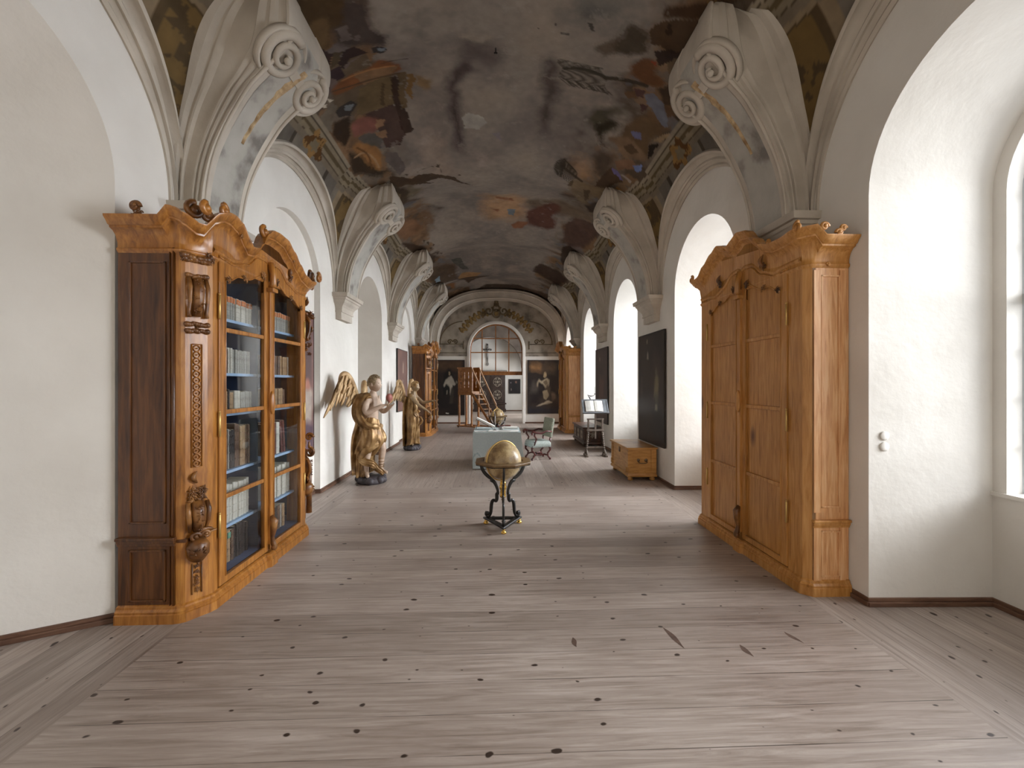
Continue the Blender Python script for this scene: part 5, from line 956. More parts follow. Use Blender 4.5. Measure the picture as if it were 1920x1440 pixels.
def put_book(colr, lab, X, Y, Z, tk, ht, label, group, lean=0):
    key = (colr, lab)
    if key not in SRC:
        mb, pg, lb, _ = book_proto(colr, lab); o = mb.build('book', BM[colr]); p = pg.build('page_block', BM['pages'], o); l = lb.build('spine_label', BM[lab], o) if lb else None
        if l: l['label'] = '%s paper label on the spine' % lab
        SRC[key] = o
    else:
        o = SRC[key].copy(); C.objects.link(o)
        for ch in SRC[key].children: c_ = ch.copy(); C.objects.link(c_); c_.parent = o
    o.location = (X, Y, Z); o.scale = (1, tk/.04, ht/.26); o.rotation_euler = (lean, 0, 0)
    o['label'] = label; o['category'] = 'book'; o['group'] = group
rowspec = {  # (shelf, door): list of (colour, label, thickness range, height range, count or None to fill, end y)
    (0, 0): [('brown', 'green', .045, .235, 1), ('dark', None, .03, .24, 2), ('tan', 'green', .04, .275, 1), ('brown', None, .035, .27, 1), ('dark', None, .033, .29, 4), ('dark', None, .03, .27, 2)],
    (0, 1): [('dark', None, .035, .25, 3), ('brown', None, .035, .25, 1), ('grey', None, .03, .245, 1), ('tan', None, .03, .24, 1)],
    (1, 0): [('brown', None, .03, .30, 1), ('cream', None, .042, .31, 1), ('brown', None, .022, .32, 1), ('cream', None, .038, .33, 8)],
    (1, 1): [('cream', None, .036, .33, 9)],
    (2, 0): [('brown', None, .022, .31, 2), ('grey', None, .018, .30, 2), ('brown', None, .03, .335, 1), ('grey', None, .015, .36, 1), ('dark', None, .03, .34, 2), ('brown', None, .028, .38, 2), ('tan', None, .026, .36, 3), ('brown', None, .026, .36, 2)],
    (2, 1): [('brown', None, .03, .33, 1), ('red', None, .03, .34, 2), ('cream', None, .04, .34, 1), ('red', None, .026, .36, 2)],
    (3, 0): [('cream', None, .02, .18, 2), ('tan', None, .025, .19, 2), ('dark', None, .02, .2, 1), ('tan', None, .03, .18, 2), ('cream', None, .028, .19, 3), ('grey', None, .028, .18, 5)],
    (3, 1): [('tan', None, .04, .2, 1), ('cream', None, .022, .21, 1), ('dark', None, .02, .2, 1), ('tan', None, .03, .2, 3), ('brown', None, .03, .19, 1)],
    (4, 0): [('brown', None, .028, .22, 1), ('tan', None, .022, .225, 2), ('brown', None, .03, .21, 1), ('cream', None, .026, .22, 2), ('grey', None, .03, .21, 9)],
    (4, 1): [('brown', None, .028, .20, 5), ('tan', None, .026, .205, 4), ('cream', None, .02, .2, 1)],
    (5, 0): [('grey', 'orange', .03, .215, 3), ('grey', 'orange', .026, .21, 4), ('cream', 'orange', .036, .205, 6), ('grey', 'orange', .03, .195, 3)],
    (5, 1): [('brown', 'orange', .028, .2, 1), ('cream', 'orange', .022, .2, 2), ('grey', 'orange', .026, .205, 7), ('tan', 'orange', .03, .2, 1)]}
RB = random.Random(12)
for (sh, dr), items in sorted(rowspec.items()):
    y = 3.585 if dr == 0 else 4.36; lim = 4.065 if dr == 0 else 4.80; n = 0; seq = [it for it in items for _ in range(it[4])]
    for (cl, lab, tk, ht, _) in seq:
        tk2 = tk*RB.uniform(.88, 1.15)*(1.4 if dr else 1); ht2 = ht*RB.uniform(.97, 1.03)
        if y+tk2 > lim - (.06 if (sh, dr) == (2, 1) else 0): break
        lean = 0
        if (sh, dr) == (2, 1) and cl == 'red' and n >= 4: lean = .11; y += .045 if n == 4 else .004
        nm = NUM[n]; lb_ = '%s book from the left, %s, %s shelf behind the %s glass door' % (nm, CN[cl], SHN[sh], 'left' if dr == 0 else 'right')
        put_book(cl, lab, -2.325-RB.uniform(0, .012), y+tk2/2, SHELF_Z[sh]+.002, tk2, ht2, lb_, 'books on the %s shelf of the glass bookcase' % SHN[sh], lean)
        y += tk2+.0045; n += 1

# ------------------------------------------------------------------ floor furniture
M['blond'] = wood_mat('blond_chest_wood', lin('9a6a30'), lin('bd8a48'), lin('d0a05e'), (1.2, 1.2, 9), knots=2.2, rough=.42, kcol=lin('6b421c'))
M['oakdark'] = wood_mat('dark_turned_oak', lin('2a1a13'), lin('472d20'), lin('62412f'), (4, 4, 3), rough=.4)
M['redwood'] = wood_mat('reddish_walnut', lin('331613'), lin('522420'), lin('6b352e'), (4, 4, 4), rough=.35)
M['blackwood'] = plain('ebonised_wood', lin('17130f'), .35)
M['gold'] = plain('polished_gilt', lin('d9b25c'), .25, .9)
M['grey_wood'] = wood_mat('weathered_stand_wood', lin('4b4038'), lin('6b5e53'), lin('85776a'), (5, 5, 2), rough=.6)
M['paper'] = noise_mat('paper', lin('d8d5cc'), lin('eceae3'), 6, .8, 4)
M['ink'] = plain('printed_ink', lin('5b5650'), .8)
def bobbin(mb, p, q, n, r0, r1, seg=10):
    p, q = Vector(p), Vector(q); L = (q-p).length; d = (q-p)/L; pts = []; rad = []
    m = n*6
    for i in range(m+1):
        k = i/m; pts.append(p+d*L*k); rad.append(r0+(r1-r0)*abs(math.sin(PI*n*k))**.8)
    mb.tube(pts, rad, seg)
# blond chest
t = thing('storage_chest', 'blond wooden chest with an iron side handle and bun feet on the right', 'chest', (2.60, 7.86, 0))
W_, L_ = .27, .54
mb = MB(); mb.b2((-W_+.02, -L_+.02, .13), (W_-.01, L_-.02, .565)); mb.build('body', M['blond'], t)
mb = MB(); mb.b2((-W_-.02, -L_-.02, .565), (W_, L_+.02, .60), .008); mb.build('lid', M['blond'], t)
mb = MB(); ringstack(mb, [(-W_, -L_), (W_-.01, -L_), (W_-.01, L_), (-W_, L_)], [(.075, .0), (.10, .006), (.115, .0), (.135, -.012), (.14, -.02)]); mb.build('base_moulding', M['blond'], t)
for sx, sy in ((-1, -1), (-1, 1), (1, -1), (1, 1)):
    mb = MB(); mb.lathe([(.02, 0), (.045, .01), (.05, .035), (.035, .06), (.04, .08)], (sx*(W_-.07), sy*(L_-.07), 0), 14); mb.build('foot', M['blond'], t)
for sy in (-1, 1):
    mb = MB(); mb.b2((-W_+.005, sy*(L_-.09), .17), (-W_+.03, sy*(L_-.0), .55), .008); mb.b2((-W_-.0, sy*(L_-.1), .14), (-W_+.03, sy*L_, .22), .008)
    for q in range(3): mb.tube([(-W_+.0, sy*(L_-.025-.025*q), .15), (-W_+.0, sy*(L_-.025-.025*q), .24)], .009, 6)
    mb.b2((-W_+.0, sy*(L_-.1), .44), (-W_+.03, sy*L_, .46), .005); mb.build('corner_pilaster', M['blond'], t)
    mb = MB(); mb.b2((.16, sy*(L_-.03), .14), (.25, sy*(L_-.005), .56), .004); mb.build('side_batten', M['blond'], t)
M['iron'] = plain('wrought_iron', lin('6b5a48'), .45, .6)
mb = MB(); mb.tube([(-.08, -L_-.0, .36), (-.075, -L_-.03, .335), (-.04, -L_-.04, .325), (.04, -L_-.04, .325), (.075, -L_-.03, .335), (.08, -L_, .36)], .008, 7); mb.ball((-.07, -L_+.015, .37), (.03, .01, .03)); mb.ball((.07, -L_+.015, .37), (.03, .01, .03)); mb.build('handle', M['iron'], t)
mb = MB(); mb.b2((-W_+.003, -.04, .44), (-W_+.022, .04, .54), .01); mb.build('lock_plate', M['carving'], t)
# dark carved chest further on
t = thing('carved_chest', 'dark carved chest with pale panels behind the reading stand on the right', 'chest', (2.62, 11.98, 0)); W_, L_ = .26, .76
mb = MB(); mb.b2((-W_+.02, -L_+.02, .13), (W_-.02, L_-.02, .50)); mb.build('body', M['oakdark'], t)
mb = MB(); mb.b2((-W_-.02, -L_-.02, .50), (W_, L_+.02, .545), .01); mb.build('lid', M['oakdark'], t)
mb = MB(); ringstack(mb, [(-W_, -L_), (W_-.01, -L_), (W_-.01, L_), (-W_, L_)], [(.075, .01), (.10, .015), (.13, .0), (.14, -.02)]); mb.build('base_moulding', M['oakdark'], t)
for sx, sy in ((-1, -1), (-1, 1), (1, -1), (1, 1)): mb = MB(); mb.lathe([(.02, 0), (.05, .01), (.05, .05), (.035, .08)], (sx*(W_-.07), sy*(L_-.08), 0), 12); mb.build('foot', M['oakdark'], t)
for k in range(3):
    y0 = -L_+.09+k*.46; mb = MB(); mb.b2((-W_+.005, y0, .18), (-W_+.022, y0+.38, .46), .006); p_ = mb.build('front_panel', M['oakdark'], t); mb = MB(); ff = lambda u, z, hh: (-W_+.004-hh, y0+.19+u, z); mb.b2((-W_+.0, y0+.06, .22), (-W_+.006, y0+.32, .42)); rocaille(mb, ff, 0, .32, .07, k, .0); mb.build('pale_inlay', M['inlay'], p_)
mb = MB(); ff = lambda u, z, hh: (u, -L_+.018-hh, z); rocaille(mb, ff, -.0, .33, .10, 5, .0); mb.build('side_carving', M['inlay'], t)
# reading stand
t = thing('reading_stand', 'dark bobbin-turned reading stand with sloping desk in front of the carved chest', 'lectern', (2.36, 9.86, 0))
hw = .17
for sx in (-1, 1):
    mb = MB(); mb.b2((sx*(hw+.06)-.03, -.17, 0), (sx*(hw+.06)+.03, .17, .045), .01); mb.tube([(sx*(hw+.055), -.14, .02), (sx*(hw+.05), -.07, .10), (sx*(hw+.045), 0, .15)], [.02, .028, .03], 8); mb.tube([(sx*(hw+.055), .14, .02), (sx*(hw+.05), .07, .10), (sx*(hw+.045), 0, .15)], [.02, .028, .03], 8); mb.build('foot', M['grey_wood'], t)
    mb = MB(); bobbin(mb, (sx*(hw+.045), 0, .12), (sx*(hw+.0), 0, .58), 9, .014, .028); mb.b2((sx*hw-.02, -.02, .56), (sx*hw+.02, .02, .90), .004); mb.build('upright', M['grey_wood'], t)
for z0, z1, nm in ((.19, .235, 'stretcher'), (.60, .645, 'stretcher'), (.87, .90, 'stretcher')): mb = MB(); mb.b2((-hw-.035, -.03 if z0 == .6 else -.015, z0), (hw+.035, .03 if z0 == .6 else .015, z1), .006); mb.build(nm, M['grey_wood'], t)
mb = MB(); mb.b2((-.02, -.012, .42), (.02, .012, 1.12), .004); mb.build('central_post', M['grey_wood'], t)
Rk = Matrix.Rotation(math.radians(32), 3, 'X'); cz = Vector((0, .04, 1.19))
mb = MB()
def dp(u, v, h_): return cz+Vector((u, v*math.sin(math.radians(32))*1.0+h_*-.0, v*math.cos(math.radians(32))))+Vector((0, -math.cos(math.radians(32)), math.sin(math.radians(32))))*h_
def desk_box(mb, u0, u1, v0, v1, h0, h1): mb.add([dp(u, v, h_) for u in (u0, u1) for v in (v0, v1) for h_ in (h0, h1)], [(0,1,3,2),(4,6,7,5),(0,4,5,1),(2,3,7,6),(0,2,6,4),(1,5,7,3)])
desk_box(mb, -.31, .31, -.18, .18, -.012, .012); desk_box(mb, -.32, .32, -.2, -.178, -.012, .05); desk_box(mb, -.31, -.285, -.18, .18, .012, .02); desk_box(mb, .285, .31, -.18, .18, .012, .02); desk_box(mb, -.31, .31, .16, .18, .012, .02)
M['desk_grey'] = noise_mat('painted_desk', lin('55585a'), lin('72767a'), 5, .6, 4); mb.build('desk', M['desk_grey'], t)
bk = thing('open_book', 'open book with two white pages on the sloping reading stand', 'book', (2.36, 9.86, 0))
mb = MB()
for sx in (-1, 1):
    rows = []
    for v in (-.155, .13): rows.append([dp(sx*u-.03, v, h_) for u, h_ in [(0, .022), (.02, .045), (.08, .05), (.15, .042), (.205, .03), (.205, .023), (0, .021)]])
    m2 = MB(); m2.rings(rows, True, False, True); pgo = m2.build('page_block', M['paper'], bk)
    m3 = MB()
    for q in range(9): desk_box(m3, sx*.11-.03-.07, sx*.11-.03+.07, .10-.026*q, .103-.026*q, .0485, .0492)
    m3.build('printed_lines', M['ink'], pgo)
m2 = MB(); desk_box(m2, -.245, .185, -.165, .14, .0205, .0225); m2.build('cover', BM['brown'], bk)
# iron candle arm behind the desk
t = thing('candle_arm', 'small black iron candle arm standing on top of the reading stand', 'candlestick', (2.30, 10.0, 1.38))
mb = MB(); mb.tube([(-.03, .0, -.03), (-.05, 0, .02), (-.10, 0, .08), (-.02, .0, .05), (.05, 0, .06), (.08, 0, .09)], [.012, .016, .006, .012, .006, .006], 6); mb.build('arm', M['blackwood'], t)
mb = MB(); mb.lathe([(.012, 0), (.014, .02), (.004, .03), (.004, .19)], (.08, 0, .09), 8); mb.build('pricket', M['blackwood'], t)

# armchair
M['green_cloth'] = noise_mat('grey_green_damask', lin('6d705f'), lin('8b8d7b'), 40, .85, 4, c3=lin('989a88'))
M['teal_cloth'] = noise_mat('pale_teal_damask', lin('98a09a'), lin('b5bbb3'), 45, .85, 4)
fz = math.atan2(-.29, -.96)
t = thing('armchair', 'high-backed armchair with reddish scrolled arms and green upholstery beside the cloth-covered table', 'armchair', (.955, 9.62, 0), fz)
# local: +x forward, y lateral
mb = MB(); mb.box((0, 0, .36), (.47, .48, .09), None, .03); mb.box((0, 0, .405), (.44, .45, .05), None, .024); mb.build('seat', M['teal_cloth'], t)
mb = MB()
for q in range(26):
    for sy in (-1, 1): mb.tube([(-.22+.0176*q, sy*.243, .335), (-.22+.0176*q, sy*.245, .29)], .006, 5)
for q in range(26): mb.tube([(.237, -.22+.0176*q, .335), (.239, -.22+.0176*q, .29)], .006, 5)
fg = mb.build('fringe', M['teal_cloth'], t); fg['kind'] = 'stuff'
Rb = Matrix.Rotation(-.16, 3, 'Y')
mb = MB(); mb.box((-.265, 0, .72), (.065, .47, .44), Rb, .02); mb.build('backrest', M['green_cloth'], t)
for sy in (-1, 1):
    mb = MB(); mb.tube([(-.21, sy*.2, .34), (-.225, sy*.2, .5)], .022, 6); mb.build('back_post', M['redwood'], t)
    mb = MB(); mb.tube([(-.25, sy*.235, .64), (-.12, sy*.25, .655), (.02, sy*.26, .61), (.14, sy*.262, .625), (.22, sy*.262, .65), (.26, sy*.262, .62), (.245, sy*.262, .585), (.22, sy*.262, .60)], [.018, .02, .022, .024, .026, .024, .02, .012], 9)
    mb.tube([(.17, sy*.255, .635), (.185, sy*.25, .56), (.13, sy*.24, .48), (.16, sy*.235, .40), (.18, sy*.225, .34)], [.02, .022, .018, .02, .02], 8); mb.build('armrest', M['redwood'], t)
    for sx in (-1, 1):
        x = sx*.19; mb = MB(); mb.tube([(x, sy*.2, .33), (x+.03*sx, sy*.2, .27), (x+.035*sx, sy*.2, .22), (x-.03*sx, sy*.2, .15), (x-.02*sx, sy*.2, .08), (x+.03*sx, sy*.2, .03), (x+.03*sx, sy*.2, .0)], [.028, .03, .022, .022, .018, .024, .028], 8); mb.build('leg', M['redwood'], t)
    mb = MB(); mb.tube([(-.19, sy*.2, .09), (-.1, sy*.17, .12), (0, sy*.14, .10), (.1, sy*.17, .12), (.19, sy*.2, .09)], [.016, .02, .018, .02, .016], 7); mb.build('stretcher', M['redwood'], t)
mb = MB(); mb.tube([(0, -.15, .1), (0.03, -.06, .13), (0, 0, .11), (-.03, .06, .13), (0, .15, .1)], .016, 7); mb.build('stretcher', M['redwood'], t)

# table under a cloth
M['cloth'] = None
m_, nt, b = newmat('patterned_tablecloth'); mp = coords(nt, (1, 1, 1)); ck = N(nt, 'ShaderNodeTexVoronoi', distance='CHEBYCHEV'); ck.inputs['Scale'].default_value = 42; ck.inputs['Randomness'].default_value = .1; nt.links.new(mp.outputs[0], ck.inputs[0])
rc = ramp(nt, [(.25, lin('a3aeae')), (.42, lin('bcc4c1')), (.5, lin('8f9c9e'))]); nt.links.new(ck.outputs['Distance'], rc.inputs[0]); nt.links.new(rc.outputs[0], b.inputs['Base Color']); b.inputs['Roughness'].default_value = .9; M['cloth'] = m_
t = thing('table', 'rectangular wooden table hidden under a pale blue patterned cloth in mid hall', 'table', (0.0, 9.0, 0))
mb = MB(); mb.b2((-.44, -.5, .70), (.46, .5, .735), .005); mb.build('tabletop', M['oakdark'], t)
for sx in (-1, 1):
    for sy in (-1, 1): mb = MB(); bobbin(mb, (sx*.39+.01, sy*.44, 0), (sx*.39+.01, sy*.44, .70), 5, .025, .04); mb.build('leg', M['oakdark'], t)
def cloth_mesh():
    mb = MB(); x0, x1, y0, y1, zt = -.475, .495, -.535, .535, .742
    per = []; n = 30
    for i in range(n): per.append((x0+(x1-x0)*i/n, y0))
    for i in range(n): per.append((x1, y0+(y1-y0)*i/n))
    for i in range(n): per.append((x1-(x1-x0)*i/n, y1))
    for i in range(n): per.append((x0, y1-(y1-y0)*i/n))
    rows = []
    for k in range(13):
        s_ = k/12; z = zt-(zt-.012)*s_; r = []
        for i, (x, y) in enumerate(per):
            cxx = x-(x0+x1)/2; cyy = y-(y0+y1)/2; a = 2*PI*i/len(per); side = i//n; u = (i % n)/n
            fo = .012*s_*math.sin(u*PI*2*3+side*1.3)+.02*s_*s_*math.sin(u*PI*2*1.5+side)
            cr = .05*s_*(max(0, 1-min(u, 1-u)/.08))
            nx, ny = [(0, -1), (1, 0), (0, 1), (-1, 0)][side]
            lean = .03*s_ if side == 1 else .004*s_
            px = x+nx*(fo+lean+cr*.6)+(cr*.5 if side in (0, 2) and u > .5 else 0); py = y+ny*(fo+.012*s_+cr*.3)
            r.append((px, py, z+.004*math.sin(a*7)*s_))
        rows.append(r)
    mb.rings(rows, True, True, False); mb.add(rows[0], [tuple(range(len(per)))], False)
    return mb
cl = tag(cloth_mesh().build('tablecloth', M['cloth'], auto=50), 'pale blue patterned cloth hanging to the floor over the table', 'tablecloth'); cl.location = (0, 9.0, 0)
sm = cl.modifiers.new('thickness', 'SOLIDIFY'); sm.thickness = .004; sm.offset = 1
zt = .748
def sheet(name, label, cat, x, y, w_, d_, rz, mat, z=zt, cur=.0, lines=0, group=None, th=.002):
    t = thing(name, label, cat, (x, y, z), rz, group); mb = MB(); rows = []
    for i in range(9):
        u = -w_/2+w_*i/8; h_ = cur*((abs(u)/(w_/2))**3); rows.append([(u, -d_/2, h_), (u, d_/2, h_*.7), (u, d_/2, h_*.7+th), (u, -d_/2, h_+th)])
    mb.rings(rows, True, False, True); p = mb.build('sheet', mat, t)
    if lines:
        l = MB()
        for q in range(lines): yy_ = -d_*.4+d_*.8*q/(lines-1); l.b2((-w_*.4, yy_-.002, th), (w_*.4*(1 if q % 3 else .7), yy_+.002, th+.0006))
        l.build('printed_lines', M['ink'], p)
    return t
sheet('document', 'large curling white document spread across the front edge of the table', 'document', .15, 8.68, .62, .34, -.12, M['paper'], cur=.006, lines=9)
sheet('document', 'narrow white sheet on the front left edge of the table', 'document', -.33, 8.60, .24, .16, .1, M['paper'], cur=.004, lines=5)
sheet('book_closed', 'pale closed book lying flat at the back right of the table', 'book', .29, 9.22, .34, .22, .05, M['paper'], th=.028, lines=0)
sheet('book_closed', 'dark red folio lying behind the pale closed book on the table', 'book', .17, 9.46, .30, .12, .0, BM['red'], th=.04)
# folding book rest with a white volume, and a metal pole lamp
t = thing('book_rest', 'metal book rest holding a slanted white volume on the left of the table', 'stand', (-.16, 9.08, .75))
mb = MB(); mb.tube([(-.28, 0, .0), (-.28, 0, .21)], .006, 6); mb.tube([(-.28, .08, .0), (-.28, 0, .21)], .006, 6); mb.tube([(.1, -.05, .0), (.1, .05, .0)], .006, 6); mb.tube([(-.28, 0, .21), (.1, 0, .0)], .006, 6); mb.build('frame', M['silver'], t)
v = thing('slanted_volume', 'white volume leaning on the metal book rest', 'book', (-.16, 9.08, .75)); mb = MB(); mb.add([(-.27, -.1, .222), (.11, -.1, .035), (.11, .1, .035), (-.27, .1, .222), (-.26, -.1, .252), (.125, -.1, .062), (.125, .1, .062), (-.26, .1, .252)], [(0,1,2,3),(4,5,6,7),(0,1,5,4),(2,3,7,6),(1,2,6,5),(0,3,7,4)]); mb.build('cover', M['paper'], v)
t = thing('desk_candlestick', 'slim metal candlestick with a round foot standing on the table papers', 'candlestick', (-.03, 8.80, .752)); mb = MB(); mb.lathe([(.055, 0), (.055, .006), (.02, .014), (.008, .03), (.008, .15), (.012, .16), (.008, .17), (.008, .30), (.0, .31)], (0, 0, 0), 14); mb.build('stem', M['silver'], t)
mb = MB(); mb.tube([(0, 0, .30), (-.015, 0, .38), (-.04, 0, .42)], .006, 6); mb.build('candle_arm', M['silver'], t)
t = thing('brass_sundial', 'small silver desk instrument beside the slanted volume', 'instrument', (.11, 8.98, .75)); mb = MB(); mb.lathe([(.05, 0), (.05, .008), (.02, .02), (.01, .04), (.03, .06), (.0, .065)], (0, 0, 0), 12); mb.build('foot', M['silver'], t); mb = MB(); mb.tube([(.07*math.cos(a), .0, .12+.07*math.sin(a)) for a in [2*PI*i/20 for i in range(21)]], .006, 6); mb.tube([(-.06, .03, .06), (.06, -.03, .18)], .007, 6); mb.build('ring', M['silver'], t)

# ------------------------------------------------------------------ globes
gm, nt, b = newmat('globe_paper'); mp = coords(nt, (1, 1, 1)); n1 = N(nt, 'ShaderNodeTexNoise'); n1.inputs['Scale'].default_value = 5; n1.inputs['Detail'].default_value = 8; nt.links.new(mp.outputs[0], n1.inputs[0])
r1 = ramp(nt, [(.35, lin('7b6242')), (.48, lin('ad946b')), (.52, lin('bfa87e')), (.7, lin('cdb98f'))]); nt.links.new(n1.outputs[0], r1.inputs[0])
# engraved meridians and figures
sp_ = N(nt, 'ShaderNodeSeparateXYZ'); nt.links.new(mp.outputs[0], sp_.inputs[0]); at_ = N(nt, 'ShaderNodeMath', operation='ARCTAN2'); nt.links.new(sp_.outputs[0], at_.inputs[0]); nt.links.new(sp_.outputs[1], at_.inputs[1])
ml = N(nt, 'ShaderNodeMath', operation='MULTIPLY'); ml.inputs[1].default_value = 12/(2*PI); nt.links.new(at_.outputs[0], ml.inputs[0]); fr_ = N(nt, 'ShaderNodeMath', operation='FRACT'); nt.links.new(ml.outputs[0], fr_.inputs[0]); cp_ = N(nt, 'ShaderNodeMath', operation='COMPARE'); cp_.inputs[1].default_value = .5; cp_.inputs[2].default_value = .012; nt.links.new(fr_.outputs[0], cp_.inputs[0])
n2 = N(nt, 'ShaderNodeTexNoise'); n2.inputs['Scale'].default_value = 9; n2.inputs['Detail'].default_value = 3; nt.links.new(mp.outputs[0], n2.inputs[0]); r2 = ramp(nt, [(.485, (0, 0, 0)), (.5, (1, 1, 1)), (.515, (0, 0, 0))]); nt.links.new(n2.outputs[0], r2.inputs[0])
mxl = N(nt, 'ShaderNodeMath', operation='MAXIMUM'); nt.links.new(cp_.outputs[0], mxl.inputs[0]); nt.links.new(r2.outputs[0], mxl.inputs[1]); ms = N(nt, 'ShaderNodeMath', operation='MULTIPLY'); ms.inputs[1].default_value = .6; nt.links.new(mxl.outputs[0], ms.inputs[0])
mx = N(nt, 'ShaderNodeMix', data_type='RGBA'); nt.links.new(ms.outputs[0], mx.inputs[0]); nt.links.new(r1.outputs[0], mx.inputs[6]); mx.inputs[7].default_value = (*lin('5a4128'), 1); nt.links.new(mx.outputs[2], b.inputs['Base Color']); b.inputs['Roughness'].default_value = .35
M['globe'] = gm; M['horizon'] = wood_mat('globe_horizon_ring', lin('6b5236'), lin('8a6e4a'), lin('a58b63'), (3, 3, 3), rough=.4)
def globe(label, loc, rz, r, zc, Rr, legs, tilt=23):
    t = thing('globe', label, 'globe', loc, rz)
    Rt = Matrix.Rotation(math.radians(tilt), 3, 'Y')@Matrix.Rotation(1.0, 3, 'X')
    o = MB().ball((0, 0, 0), r, 48, 30).build('sphere', M['globe'], t); o.location = (0, 0, zc); o.rotation_euler = (1.0, math.radians(tilt), .5)
    mb = MB(); md = Matrix.Rotation(math.radians(35), 3, 'Z')
    pts = [md@Vector(((r+.014)*math.cos(a), 0, (r+.014)*math.sin(a))) for a in [2*PI*i/60 for i in range(61)]]; mb.tube([(p.x, p.y, p.z+zc) for p in pts], .009, 6); mb.build('meridian_ring', M['brass'], t)
    mb = MB(); oc = [(Rr*math.cos(2*PI*(k+.5)/8), Rr*math.sin(2*PI*(k+.5)/8)) for k in range(8)]; n = 48; out = []; inn = []
    for i in range(n):
        a = 2*PI*i/n; k = int(i*8/n); f = i*8/n-k; p0 = Vector(oc[(k-1) % 8]); p1 = Vector(oc[k % 8]); p = p0.lerp(p1, f); out.append(p); q = p.normalized()*(r+.022); inn.append(q)
    rows = [[(p.x, p.y, zc-.008) for p in inn], [(p.x, p.y, zc+.004) for p in inn], [(p.x, p.y, zc+.004) for p in out], [(p.x*1.005, p.y*1.005, zc-.002) for p in out], [(p.x*.985, p.y*.985, zc-.012) for p in out], [(p.x*.97, p.y*.97, zc-.024) for p in out], [(p.x, p.y, zc-.024) for p in inn], [(p.x, p.y, zc-.008) for p in inn]]
    mb.rings(rows, True, False, False); mb.build('horizon_ring', M['horizon'], t)
    mb = MB(); mb.rings([[(p.x*.99, p.y*.99, zc-.024) for p in out], [(p.x*.975, p.y*.975, zc-.034) for p in out], [(p.x*.9, p.y*.9, zc-.034) for p in out]], True, False, False); mb.build('ring_edge', M['blackwood'], t)
    return t
t = globe('antique terrestrial globe on a black scrolled tripod with gilt feet, centre foreground', (.078, 5.07, 0), 0, .224, .805, .355, None)
for k in range(3):
    a = -PI/2+2*PI*k/3+.02; ca, sa = math.cos(a), math.sin(a)
    prof = [(.30, .775), (.31, .72), (.27, .64), (.20, .585), (.155, .565), (.165, .545), (.135, .54), (.10, .50), (.075, .44), (.072, .395), (.085, .385), (.085, .33), (.10, .30), (.13, .305), (.155, .275), (.165, .2), (.17, .15), (.19, .105), (.215, .1), (.235, .12), (.225, .15)]
    pr = smooth_path(prof, 60); mb = MB(); mb.tube([(p[0]*ca, p[0]*sa, p[1]) for p in pr], [.018+.007*abs(math.sin(i*.25)) for i in range(61)], 8, flat=.62, up=(ca, sa, 0)); mb.ball((.215*ca, .215*sa, .135), .024, 8, 6); mb.build('leg', M['blackwood'], t)
    mb = MB(); mb.lathe([(.012, .052), (.02, .044), (.012, .036), (.026, .026), (.032, .014), (.03, .004), (.02, 0)], (.24*ca, .24*sa, 0), 16); mb.build('gilt_foot', M['gold'], t)
mb = MB(); tri = [(.275*math.cos(-PI/2+2*PI*k/3+.02), .275*math.sin(-PI/2+2*PI*k/3+.02)) for k in range(3)]; n = 3
o2 = offset_poly(tri, -.055)
rows = [[(p[0], p[1], .055) for p in tri], [(p[0]*1.02, p[1]*1.02, .064) for p in tri], [(p[0]*1.02, p[1]*1.02, .074) for p in tri], [(p[0]*.98, p[1]*.98, .082) for p in tri], [(p.x, p.y, .082) for p in o2], [(p.x, p.y, .055) for p in o2], [(p[0], p[1], .055) for p in tri]]
mb.rings(rows, True, False, False); mb.build('triangular_base', M['blackwood'], t)
mb = MB(); mb.lathe([(.004, .30), (.012, .315), (.022, .33), (.012, .345), (.034, .36), (.04, .385), (.03, .40), (.036, .42), (.03, .44), (.042, .46), (.046, .49), (.034, .51), (.04, .53), (.03, .55), (.022, .565), (.03, .575), (.012, .582)], (0, 0, 0), 18); mb.build('gilt_baluster', M['gold'], t)
M['dull_brass'] = plain('dull_bronze', lin('8a7a50'), .4, .7)
t = globe('distant globe in a low stand behind the table, in front of the library steps', (.03, 14.4, 0), .3, .24, .62, .34, None, 10)
for k in range(4):
    a = PI/4+PI/2*k; ca, sa = math.cos(a), math.sin(a); mb = MB(); pr = smooth_path([(.30, .59), (.29, .48), (.22, .36), (.12, .28), (.1, .2), (.22, .12), (.40, .10), (.47, .06), (.46, .0)], 30); mb.tube([(p[0]*ca, p[0]*sa, p[1]) for p in pr], [.022]*31, 7); mb.build('leg', M['dull_brass'] if k == 0 else M['blackwood'], t)
mb = MB(); mb.lathe([(.09, .12), (.11, .14), (.05, .2), (.04, .28), (.07, .32), (.02, .36)], (0, 0, 0), 14); mb.build('baluster', M['blackwood'], t)
mb = MB(); mb.lathe([(.008, .86), (.008, .92), (.0, .93)], (0, 0, 0), 8); mb.build('pole_pin', M['brass'], t)

# ------------------------------------------------------------------ library steps
M['steps'] = wood_mat('honey_steps_wood', lin('784614'), lin('a2682a'), lin('bb8342'), (3, 3, 3), rough=.4)
M['steps_dark'] = plain('dark_pierced_shadow', lin('5c3410'), .5)
M['tread'] = wood_mat('step_tread', lin('9a6c47'), lin('c09a75'), lin('d3b290'), (3, 3, 3), rough=.5)
ang = math.atan2(-.6, .8)
t = thing('library_steps', 'tall honey-coloured library steps with railed platform and stairs, near the end arch', 'library steps', (-.95, 16.05, 0), ang)
